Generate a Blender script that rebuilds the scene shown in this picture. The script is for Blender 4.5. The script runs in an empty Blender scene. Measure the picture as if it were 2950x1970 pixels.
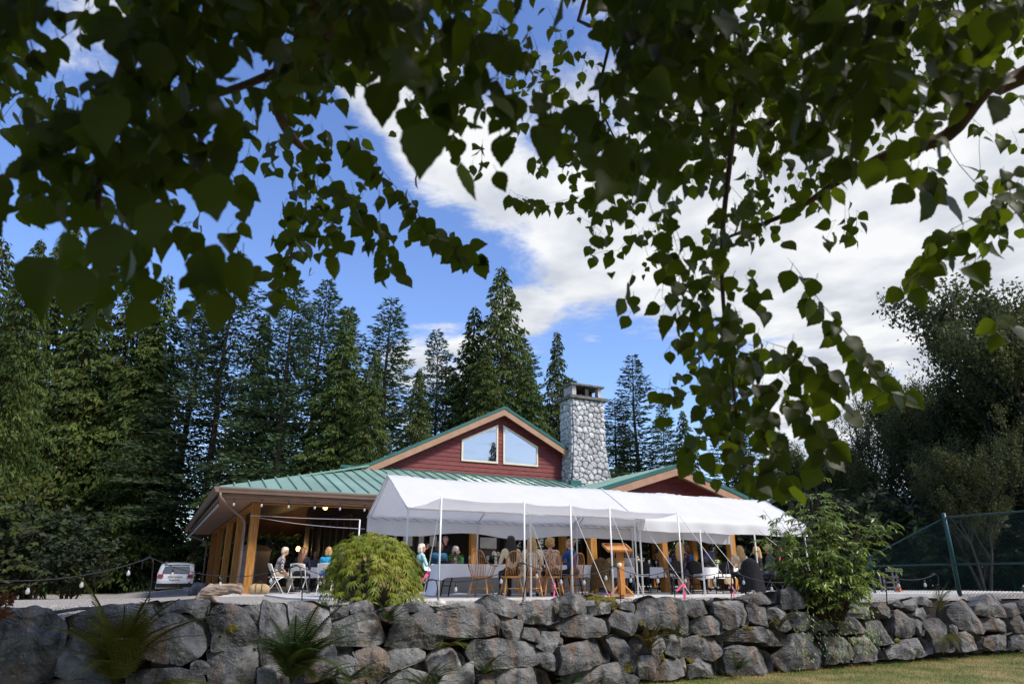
import bpy, bmesh, math, random
import numpy as np
from mathutils import Vector, Matrix, noise
random.seed(7)
rng = np.random.default_rng(7)
scene = bpy.context.scene
col = scene.collection
R = math.radians

# ------------------------------------------------------------------ camera
FPX, CX, CY, HY, EZ = 1967.0, 1475.0, 985.0, 1665.0, 1.64
TH = math.atan((HY - CY) / FPX)
CT, ST = math.cos(TH), math.sin(TH)
cam_d = bpy.data.cameras.new('camera')
cam = bpy.data.objects.new('camera', cam_d)
col.objects.link(cam)
scene.camera = cam
cam.location = (0, 0, EZ)
cam.rotation_euler = (R(90) + TH, 0, 0)
cam_d.sensor_width = 36
cam_d.lens = 36 * FPX / 2950
cam_d.clip_start = .05
cam_d.clip_end = 3000
cam_d.dof.use_dof = True
cam_d.dof.focus_distance = 15.0
cam_d.dof.aperture_fstop = 5.6

def ray(px, py):
    u = (px - CX) / FPX; w = (CY - py) / FPX
    return Vector((u, CT - w * ST, ST + w * CT))
def at_h(px, py, z):                     # point of the picture at height z
    r = ray(px, py); return r * ((z - EZ) / r.z) + Vector((0, 0, EZ))
def at_y(px, py, y):                     # point of the picture at depth y
    r = ray(px, py); return r * (y / r.y) + Vector((0, 0, EZ))
def at_d(px, py, d):                     # point at distance d from the eye
    return ray(px, py).normalized() * d + Vector((0, 0, EZ))

# ------------------------------------------------------------------ world
SUN_AZ, SUN_EL = 122.0, 46.0
world = bpy.data.worlds.new('World'); scene.world = world
world.use_nodes = True
nt = world.node_tree; N = nt.nodes; L = nt.links
for n in list(N): N.remove(n)
def nd(t, **k):
    n = N.new(t)
    for a, b in k.items(): setattr(n, a, b)
    return n
w_out = nd('ShaderNodeOutputWorld')
sky = nd('ShaderNodeTexSky', sky_type='NISHITA')
sky.sun_disc = False
sky.sun_elevation = R(SUN_EL); sky.sun_rotation = R(SUN_AZ)
sky.air_density = 1.0; sky.dust_density = .7; sky.ozone_density = 3.0
bg1 = nd('ShaderNodeBackground'); bg1.inputs[1].default_value = .148
bg2 = nd('ShaderNodeBackground')
bg2.inputs[1].default_value = .60
hue = nd('ShaderNodeHueSaturation'); hue.inputs['Saturation'].default_value = 1.12; hue.inputs['Hue'].default_value = .512
L.new(sky.outputs[0], hue.inputs['Color']); L.new(hue.outputs[0], bg1.inputs[0])
tc = nd('ShaderNodeTexCoord')
sep = nd('ShaderNodeSeparateXYZ'); L.new(tc.outputs['Generated'], sep.inputs[0])
mx = nd('ShaderNodeMath', operation='MAXIMUM'); L.new(sep.outputs[2], mx.inputs[0]); mx.inputs[1].default_value = .12
dv = nd('ShaderNodeVectorMath', operation='DIVIDE'); L.new(tc.outputs['Generated'], dv.inputs[0])
cmb = nd('ShaderNodeCombineXYZ')
for i in range(3): L.new(mx.outputs[0], cmb.inputs[i])
L.new(cmb.outputs[0], dv.inputs[1])
nz = nd('ShaderNodeTexNoise'); nz.inputs['Scale'].default_value = 2.6; nz.inputs['Detail'].default_value = 12
nz.inputs['Roughness'].default_value = .64; nz.inputs['Distortion'].default_value = .35
L.new(dv.outputs[0], nz.inputs['Vector'])
acc = nz.outputs[0]
def addm(a, b, op='ADD'):
    m = nd('ShaderNodeMath', operation=op)
    for i, x in enumerate((a, b)):
        if isinstance(x, (int, float)): m.inputs[i].default_value = x
        else: L.new(x, m.inputs[i])
    return m.outputs[0]
for px, py, rad, wt in [(2650, 750, 24, .27), (2350, 150, 24, .22), (1790, 760, 9, .20), (1330, 500, 7.5, .24), (1130, 260, 6, .16), (1600, 620, 6, .16),
                        (1230, 1000, 5, .22), (1500, 900, 3, .2), (290, 150, 7, .32), (1640, 1000, 3.5, .06),
                        (300, 560, 22, -.30), (1180, 760, 8.5, -.28), (1850, 1180, 11, -.30), (800, 700, 14, -.25), (1480, 560, 3, -.1)]:
    d = ray(px, py).normalized()
    dt = nd('ShaderNodeVectorMath', operation='DOT_PRODUCT'); L.new(tc.outputs['Generated'], dt.inputs[0]); dt.inputs[1].default_value = d
    mr = nd('ShaderNodeMapRange', interpolation_type='SMOOTHSTEP')
    L.new(dt.outputs['Value'], mr.inputs[0]); mr.inputs[1].default_value = math.cos(R(rad)); mr.inputs[2].default_value = math.cos(R(rad * .25))
    mr.inputs[3].default_value = 0; mr.inputs[4].default_value = wt
    acc = addm(acc, mr.outputs[0])
mr = nd('ShaderNodeMapRange', interpolation_type='SMOOTHSTEP'); L.new(acc, mr.inputs[0])
mr.inputs[1].default_value = .47; mr.inputs[2].default_value = .72
# cloud shading: thin parts white, thick parts grey
nz2 = nd('ShaderNodeTexNoise'); nz2.inputs['Scale'].default_value = 3.3; nz2.inputs['Detail'].default_value = 8
L.new(dv.outputs[0], nz2.inputs['Vector'])
cr = nd('ShaderNodeValToRGB'); L.new(nz2.outputs[0], cr.inputs[0])
cr.color_ramp.elements[0].position = .35; cr.color_ramp.elements[0].color = (.60, .64, .72, 1)
cr.color_ramp.elements[1].position = .62; cr.color_ramp.elements[1].color = (.93, .94, .96, 1)
L.new(cr.outputs[0], bg2.inputs[0])
mixs = nd('ShaderNodeMixShader'); L.new(mr.outputs[0], mixs.inputs[0]); L.new(bg1.outputs[0], mixs.inputs[1]); L.new(bg2.outputs[0], mixs.inputs[2])
L.new(mixs.outputs[0], w_out.inputs[0])

# ------------------------------------------------------------------ sun, exposure
sun_d = bpy.data.lights.new('sun', 'SUN'); sun_d.energy = 2.7; sun_d.angle = R(9); sun_d.color = (1, .93, .82)
sun = bpy.data.objects.new('sun', sun_d); col.objects.link(sun)
sdir = Vector((math.sin(R(SUN_AZ)) * math.cos(R(SUN_EL)), math.cos(R(SUN_AZ)) * math.cos(R(SUN_EL)), math.sin(R(SUN_EL))))
sun.rotation_euler = sdir.to_track_quat('Z', 'Y').to_euler()
sun.location = (0, 0, 30)
vs = scene.view_settings
vs.view_transform = 'Standard'; vs.look = 'None'; vs.gamma = 1; vs.exposure = .78; vs.use_curve_mapping = False

# ------------------------------------------------------------------ helpers
def srgb(h):
    c = [int(h[i:i + 2], 16) / 255 for i in (0, 2, 4)]
    return tuple(x / 12.92 if x <= .04045 else ((x + .055) / 1.055) ** 2.4 for x in c)
MATS = {}
def mat(name, c1, c2=None, scale=6, rough=.7, bump=0, bscale=30, stretch=(1, 1, 1), metal=0, spec=.4, trans=0, tcol=None,
        island=0, orand=0, detail=6, coat=0, lo=.35, hi=.65):
    """procedural material: noise between two colours, optional per-leaf / per-object variation, bump, translucency"""
    m = bpy.data.materials.new(name); m.use_nodes = True
    t = m.node_tree; nn = t.nodes; ll = t.links
    p = nn['Principled BSDF']
    p.inputs['Roughness'].default_value = rough; p.inputs['Metallic'].default_value = metal
    p.inputs['Specular IOR Level'].default_value = spec
    if coat: p.inputs['Coat Weight'].default_value = coat
    c2 = c2 or c1
    g = nn.new('ShaderNodeNewGeometry')
    mp = nn.new('ShaderNodeMapping'); mp.inputs['Scale'].default_value = stretch
    ll.new(g.outputs['Position'], mp.inputs['Vector'])
    no = nn.new('ShaderNodeTexNoise'); no.inputs['Scale'].default_value = scale; no.inputs['Detail'].default_value = detail
    ll.new(mp.outputs[0], no.inputs['Vector'])
    rp = nn.new('ShaderNodeValToRGB'); ll.new(no.outputs[0], rp.inputs[0])
    rp.color_ramp.elements[0].position = lo; rp.color_ramp.elements[0].color = (*c1, 1)
    rp.color_ramp.elements[1].position = hi; rp.color_ramp.elements[1].color = (*c2, 1)
    c = rp.outputs[0]
    def vary(c, src, amt):
        h = nn.new('ShaderNodeHueSaturation'); ll.new(c, h.inputs['Color'])
        r = nn.new('ShaderNodeMapRange'); ll.new(src, r.inputs[0]); r.inputs[3].default_value = 1 - amt; r.inputs[4].default_value = 1 + amt
        ll.new(r.outputs[0], h.inputs['Value'])
        r2 = nn.new('ShaderNodeMapRange'); ll.new(src, r2.inputs[0]); r2.inputs[3].default_value = .5 - amt * .06; r2.inputs[4].default_value = .5 + amt * .04
        ll.new(r2.outputs[0], h.inputs['Hue'])
        return h.outputs[0]
    if island: c = vary(c, g.outputs['Random Per Island'], island)
    if orand:
        oi = nn.new('ShaderNodeObjectInfo'); c = vary(c, oi.outputs['Random'], orand)
    ll.new(c, p.inputs['Base Color'])
    if bump:
        n2 = nn.new('ShaderNodeTexNoise'); n2.inputs['Scale'].default_value = bscale; n2.inputs['Detail'].default_value = 5
        ll.new(mp.outputs[0], n2.inputs['Vector'])
        b = nn.new('ShaderNodeBump'); b.inputs['Strength'].default_value = bump; b.inputs['Distance'].default_value = .02
        ll.new(n2.outputs[0], b.inputs['Height']); ll.new(b.outputs[0], p.inputs['Normal'])
    if trans:
        tr = nn.new('ShaderNodeBsdfTranslucent')
        if tcol:
            mxx = nn.new('ShaderNodeMix'); mxx.data_type = 'RGBA'; mxx.inputs[0].default_value = .7
            ll.new(c, mxx.inputs[6]); mxx.inputs[7].default_value = (*tcol, 1); ll.new(mxx.outputs[2], tr.inputs[0])
        else: ll.new(c, tr.inputs[0])
        ms = nn.new('ShaderNodeMixShader'); ms.inputs[0].default_value = trans
        ll.new(p.outputs[0], ms.inputs[1]); ll.new(tr.outputs[0], ms.inputs[2])
        ll.new(ms.outputs[0], nn['Material Output'].inputs[0])
    MATS[name] = m
    return m

def tag(o, label=None, cat=None, group=None, kind=None):
    if label: o['label'] = label
    if cat: o['category'] = cat
    if group: o['group'] = group
    if kind: o['kind'] = kind
    return o
def empty(name, loc=(0, 0, 0), rz=0, label=None, cat=None, group=None, parent=None):
    o = bpy.data.objects.new(name, None); col.objects.link(o)
    o.location = loc; o.rotation_euler = (0, 0, rz); o.empty_display_size = .1
    if parent: o.parent = parent
    return tag(o, label, cat, group)
def put(name, me, parent=None, loc=None, rot=None):
    o = bpy.data.objects.new(name, me); col.objects.link(o)
    if parent: o.parent = parent
    if loc is not None: o.location = loc
    if rot is not None: o.rotation_euler = rot
    return o
KIDS = {}
def copy_tree(o, parent=None):
    c = o.copy(); col.objects.link(c); c.parent = parent
    for ch in [x for x in bpy.data.objects if x.parent == o] if o.name not in KIDS else KIDS[o.name]:
        copy_tree(ch, c)
    return c
def frame(d):
    d = d.normalized()
    a = Vector((0, 0, 1)) if abs(d.z) < .9 else Vector((1, 0, 0))
    s = d.cross(a).normalized(); return s, s.cross(d).normalized()

class MB:
    def __init__(s): s.v = []; s.f = []; s.m = []
    def add(s, vs, fs, mi=0):
        o = len(s.v); s.v.extend([tuple(x) for x in vs])
        s.f.extend([tuple(o + i for i in f) for f in fs]); s.m.extend([mi] * len(fs)); return s
    def box(s, c, d, rot=None, mi=0, taper=1):
        c = Vector(c); vs = []
        for z in (-.5, .5):
            for y in (-.5, .5):
                for x in (-.5, .5):
                    k = taper if z > 0 else 1
                    p = Vector((x * d[0] * k, y * d[1] * k, z * d[2]))
                    if rot is not None: p = rot @ p
                    vs.append(c + p)
        return s.add(vs, [(0, 2, 3, 1), (4, 5, 7, 6), (0, 1, 5, 4), (2, 6, 7, 3), (0, 4, 6, 2), (1, 3, 7, 5)], mi)
    def b2(s, lo, hi, mi=0):
        return s.box([(a + b) / 2 for a, b in zip(lo, hi)], [b - a for a, b in zip(lo, hi)], mi=mi)
    def tube(s, pts, rs, n=8, mi=0, cap=True, flat=1):
        pts = [Vector(p) for p in pts]
        if isinstance(rs, (int, float)): rs = [rs] * len(pts)
        vs = []; a = None
        for i, p in enumerate(pts):
            d = (pts[min(i + 1, len(pts) - 1)] - pts[max(i - 1, 0)])
            if d.length < 1e-9: d = Vector((0, 0, 1))
            d.normalize()
            if a is None: a, b = frame(d)
            else:
                a = (a - d * a.dot(d))
                if a.length < 1e-6: a, b = frame(d)
                a.normalize(); b = a.cross(d)
            for k in range(n):
                t = 2 * math.pi * k / n
                vs.append(p + (a * math.cos(t) + b * math.sin(t) * flat) * rs[i])
        fs = [(i * n + k, i * n + (k + 1) % n, (i + 1) * n + (k + 1) % n, (i + 1) * n + k) for i in range(len(pts) - 1) for k in range(n)]
        if cap: fs += [tuple(range(n - 1, -1, -1)), tuple(range((len(pts) - 1) * n, len(pts) * n))]
        return s.add(vs, fs, mi)
    def lathe(s, prof, n=16, o=(0, 0, 0), mi=0, sx=1, sy=1, cap=True):
        o = Vector(o); vs = []
        for r, z in prof:
            for k in range(n):
                t = 2 * math.pi * k / n; vs.append(o + Vector((r * sx * math.cos(t), r * sy * math.sin(t), z)))
        m = len(prof)
        fs = [(i * n + k, i * n + (k + 1) % n, (i + 1) * n + (k + 1) % n, (i + 1) * n + k) for i in range(m - 1) for k in range(n)]
        if cap: fs += [tuple(range(n - 1, -1, -1)), tuple(range((m - 1) * n, m * n))]
        return s.add(vs, fs, mi)
    def prism(s, poly, vec, mi=0):
        poly = [Vector(p) for p in poly]; vec = Vector(vec); n = len(poly)
        vs = poly + [p + vec for p in poly]
        return s.add(vs, [tuple(range(n - 1, -1, -1)), tuple(range(n, 2 * n))] + [(i, (i + 1) % n, n + (i + 1) % n, n + i) for i in range(n)], mi)
    def ell(s, c, r, n=10, m=7, mi=0):
        c = Vector(c); vs = []
        for i in range(m + 1):
            t = math.pi * i / m
            for k in range(n):
                p = 2 * math.pi * k / n
                vs.append((c.x + r[0] * math.sin(t) * math.cos(p), c.y + r[1] * math.sin(t) * math.sin(p), c.z + r[2] * math.cos(t)))
        return s.add(vs, [(i * n + k, (i + 1) * n + k, (i + 1) * n + (k + 1) % n, i * n + (k + 1) % n) for i in range(m) for k in range(n)], mi)
    def quad(s, a, b, c, d, mi=0): return s.add([a, b, c, d], [(0, 1, 2, 3)], mi)
    def mesh(s, name, mats, smooth=False, fix=True):
        me = bpy.data.meshes.new(name); me.from_pydata(s.v, [], s.f)
        if not isinstance(mats, (list, tuple)): mats = [mats]
        for m in mats: me.materials.append(m)
        if len(mats) > 1: me.polygons.foreach_set('material_index', s.m)
        if fix:
            bm = bmesh.new(); bm.from_mesh(me)
            bmesh.ops.recalc_face_normals(bm, faces=bm.faces); bm.to_mesh(me); bm.free()
        if smooth: me.polygons.foreach_set('use_smooth', [True] * len(me.polygons))
        me.update(); return me
    def build(s, name, mats, parent=None, smooth=False, loc=None, fix=True):
        return put(name, s.mesh(name, mats, smooth, fix), parent, loc)
    def world(s, name, mats, parent=None, smooth=False, base=False):
        """vertices are in world coordinates: give the object its own origin (parents are unrotated empties)"""
        a = np.array(s.v); c = (a.min(0) + a.max(0)) / 2
        if base: c[2] = a[:, 2].min()
        c = Vector(c); s.v = [tuple(Vector(p) - c) for p in s.v]
        o = s.build(name, mats, parent, smooth)
        o.location = c - (parent.location if parent else Vector((0, 0, 0))); return o

def np_mesh(name, V, F, mats, smooth=False):
    """V (n,3), F (m,k) arrays"""
    me = bpy.data.meshes.new(name); k = F.shape[1]
    me.vertices.add(len(V)); me.vertices.foreach_set('co', np.ascontiguousarray(V, dtype=np.float32).ravel())
    me.loops.add(F.size); me.loops.foreach_set('vertex_index', np.ascontiguousarray(F, dtype=np.int32).ravel())
    me.polygons.add(len(F)); me.polygons.foreach_set('loop_start', np.arange(0, F.size, k, dtype=np.int32))
    me.polygons.foreach_set('loop_total', np.full(len(F), k, dtype=np.int32))
    if smooth: me.polygons.foreach_set('use_smooth', np.ones(len(F), dtype=bool))
    for m in (mats if isinstance(mats, (list, tuple)) else [mats]): me.materials.append(m)
    me.update(calc_edges=True); return me
def unit(a): return a / np.maximum(np.linalg.norm(a, axis=1, keepdims=True), 1e-9)
def rhombs(P, D, S, l, w, k=.45):
    """pointed leaf quads: base P, direction D, side S, length l, width w"""
    l = np.asarray(l).reshape(-1, 1); w = np.asarray(w).reshape(-1, 1)
    V = np.stack([P, P + D * l * k + S * w * .5, P + D * l, P + D * l * k - S * w * .5], 1).reshape(-1, 3)
    return V, np.arange(len(V)).reshape(-1, 4)
def scatter(bv, bf, P, D, U, s):
    """copies of a small base mesh: y axis along D, z axis near U, scale s"""
    D = unit(D); X = unit(np.cross(D, U)); Z = np.cross(X, D); s = np.asarray(s).reshape(-1, 1, 1)
    V = (X[:, None] * bv[None, :, :1] + D[:, None] * bv[None, :, 1:2] + Z[:, None] * bv[None, :, 2:3]) * s + P[:, None]
    F = bf[None] + (np.arange(len(P)) * len(bv))[:, None, None]
    return V.reshape(-1, 3), F.reshape(-1, bf.shape[1])
# ------------------------------------------------------------------ materials
T = 1.20                                     # terrace level
def rock_mat():
    m = mat('granite', (.024, .025, .029), (.19, .19, .192), scale=3.4, rough=.88, bump=.85, bscale=30, detail=10, lo=.3, hi=.72, orand=.3)
    t = m.node_tree; nn = t.nodes; ll = t.links; p = nn['Principled BSDF']
    src = p.inputs['Base Color'].links[0].from_socket
    g = nn.new('ShaderNodeNewGeometry'); mp = nn.new('ShaderNodeMapping'); mp.inputs['Scale'].default_value = (4.5, 4.5, .8)
    mp.inputs['Rotation'].default_value = (.12, .1, 0)
    ll.new(g.outputs['Position'], mp.inputs[0])
    def layer(src, scale, vec, lo, hi, colr, amt, det=6):
        n = nn.new('ShaderNodeTexNoise'); n.inputs['Scale'].default_value = scale; n.inputs['Detail'].default_value = det
        ll.new(vec, n.inputs['Vector'])
        r = nn.new('ShaderNodeMapRange'); ll.new(n.outputs[0], r.inputs[0]); r.inputs[1].default_value = lo; r.inputs[2].default_value = hi
        r.inputs[4].default_value = amt
        mx = nn.new('ShaderNodeMix'); mx.data_type = 'RGBA'; ll.new(r.outputs[0], mx.inputs[0]); ll.new(src, mx.inputs[6]); mx.inputs[7].default_value = (*colr, 1)
        return mx.outputs[2]
    src = layer(src, 1.0, mp.outputs[0], .52, .66, (.20, .12, .07), .5)        # rusty run-off streaks
    src = layer(src, 1.3, mp.outputs[0], .56, .70, (.012, .012, .015), .85)      # dark run-off streaks
    src = layer(src, 60, g.outputs['Position'], .60, .70, (.36, .35, .33), .6, 3)  # crystals
    src = layer(src, 45, g.outputs['Position'], .62, .72, (.02, .02, .022), .7, 3)
    src = layer(src, 7, g.outputs['Position'], .62, .70, (.33, .34, .31), .45)      # lichen
    ll.new(src, p.inputs['Base Color']); return m
M_rock = rock_mat()
M_moss = mat('moss', (.045, .045, .006), (.15, .115, .012), scale=22, rough=.95, bump=.8, bscale=70)
M_gravel = mat('gravel', (.10, .09, .08), (.46, .42, .37), scale=26, rough=.95, bump=1.0, bscale=40, detail=4, lo=.38, hi=.60)
M_pebble = mat('pebble', (.28, .26, .24), (.58, .55, .51), scale=9, rough=.8, orand=.2, island=.35)
M_conc = mat('concrete', (.46, .45, .43), (.58, .57, .55), scale=2.5, rough=.8, bump=.15, bscale=60)
M_soil = mat('soil', (.014, .010, .007), (.035, .025, .017), scale=8, rough=.95, bump=.6)
M_lawn = mat('lawn', (.12, .14, .034), (.30, .235, .10), scale=1.1, rough=.95, bump=.7, bscale=90, lo=.42, hi=.66)
M_grass = mat('grass_blades', (.11, .15, .028), (.30, .225, .085), scale=1.1, rough=.8, island=.35, trans=.3, lo=.42, hi=.66)
M_forest = mat('forest_floor', (.012, .014, .007), (.035, .03, .016), scale=.6, rough=.95)
M_black = mat('black_metal', (.012, .012, .013), rough=.4, metal=.3)
M_rubber = mat('black_rubber', (.010, .011, .014), (.02, .022, .028), rough=.5)

# ------------------------------------------------------------------ setting
PH = R(26.6)
U2 = Vector((math.cos(PH), math.sin(PH), 0)); V2 = Vector((-math.sin(PH), math.cos(PH), 0))
WB = Vector((2.95, 12.75, 0))                # foot of the boulder wall
BAT = R(9); WN = Vector((math.sin(PH) * math.cos(BAT), -math.cos(PH) * math.cos(BAT), math.sin(BAT)))
WUP = Vector((-math.sin(PH) * math.sin(BAT), math.cos(PH) * math.sin(BAT), math.cos(BAT)))
def wl(a, b, z): return WB + U2 * a + V2 * b + Vector((0, 0, z))
def sheet(name, pts, m, nx=1):
    o = MB().add(pts, [tuple(range(len(pts)))]).build(name, m); tag(o, kind='structure'); return o
sheet('ground', [(-900, -400, -.30), (900, -400, -.30), (900, 1500, -.30), (-900, 1500, -.30)], M_forest)
lawn = sheet('lawn', [wl(-60, .45, 0), wl(-60, -70, 0), wl(70, -70, 0), wl(70, .45, 0)], M_lawn)
# the terrace: gravel, falling away to the drive on the left
def terr_z(a, b):
    z = T - .01
    if b > 9 and a < -6: z -= .035 * min(b - 9, 12) * min(1, (-6 - a) / 4)
    z += .018 * noise.noise(Vector((a * .5, b * .5, 0)))
    if b < .9: z -= .05 * (0.9 - b) / .9
    return z
tb = MB(); A = [-40 + 1.0 * i for i in range(96)]; B = [.42, .6, .9, 1.4, 2, 3, 4, 5, 6, 7, 8, 9, 10, 11, 12, 13, 14, 16, 18, 20, 22, 26, 32, 40]
tb.v = [tuple(wl(a, b, terr_z(a, b))) for b in B for a in A]
na = len(A)
tb.f = [(j * na + i, j * na + i + 1, (j + 1) * na + i + 1, (j + 1) * na + i) for j in range(len(B) - 1) for i in range(na - 1)]
tb.m = [0] * len(tb.f)
o = tb.build('gravel_terrace', M_gravel, smooth=True, fix=False); tag(o, kind='structure')
fb = MB(); fb.add([wl(-60, .43, -.3), wl(70, .43, -.3), wl(70, .43, T - .07), wl(-60, .43, T - .07)], [(0, 1, 2, 3)])
tag(fb.build('terrace_bank', M_soil), kind='structure')
far = sheet('forest_ground', [wl(-200, 39, .6), wl(200, 39, .6), wl(200, 400, .6), wl(-200, 400, .6)], M_forest)

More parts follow.
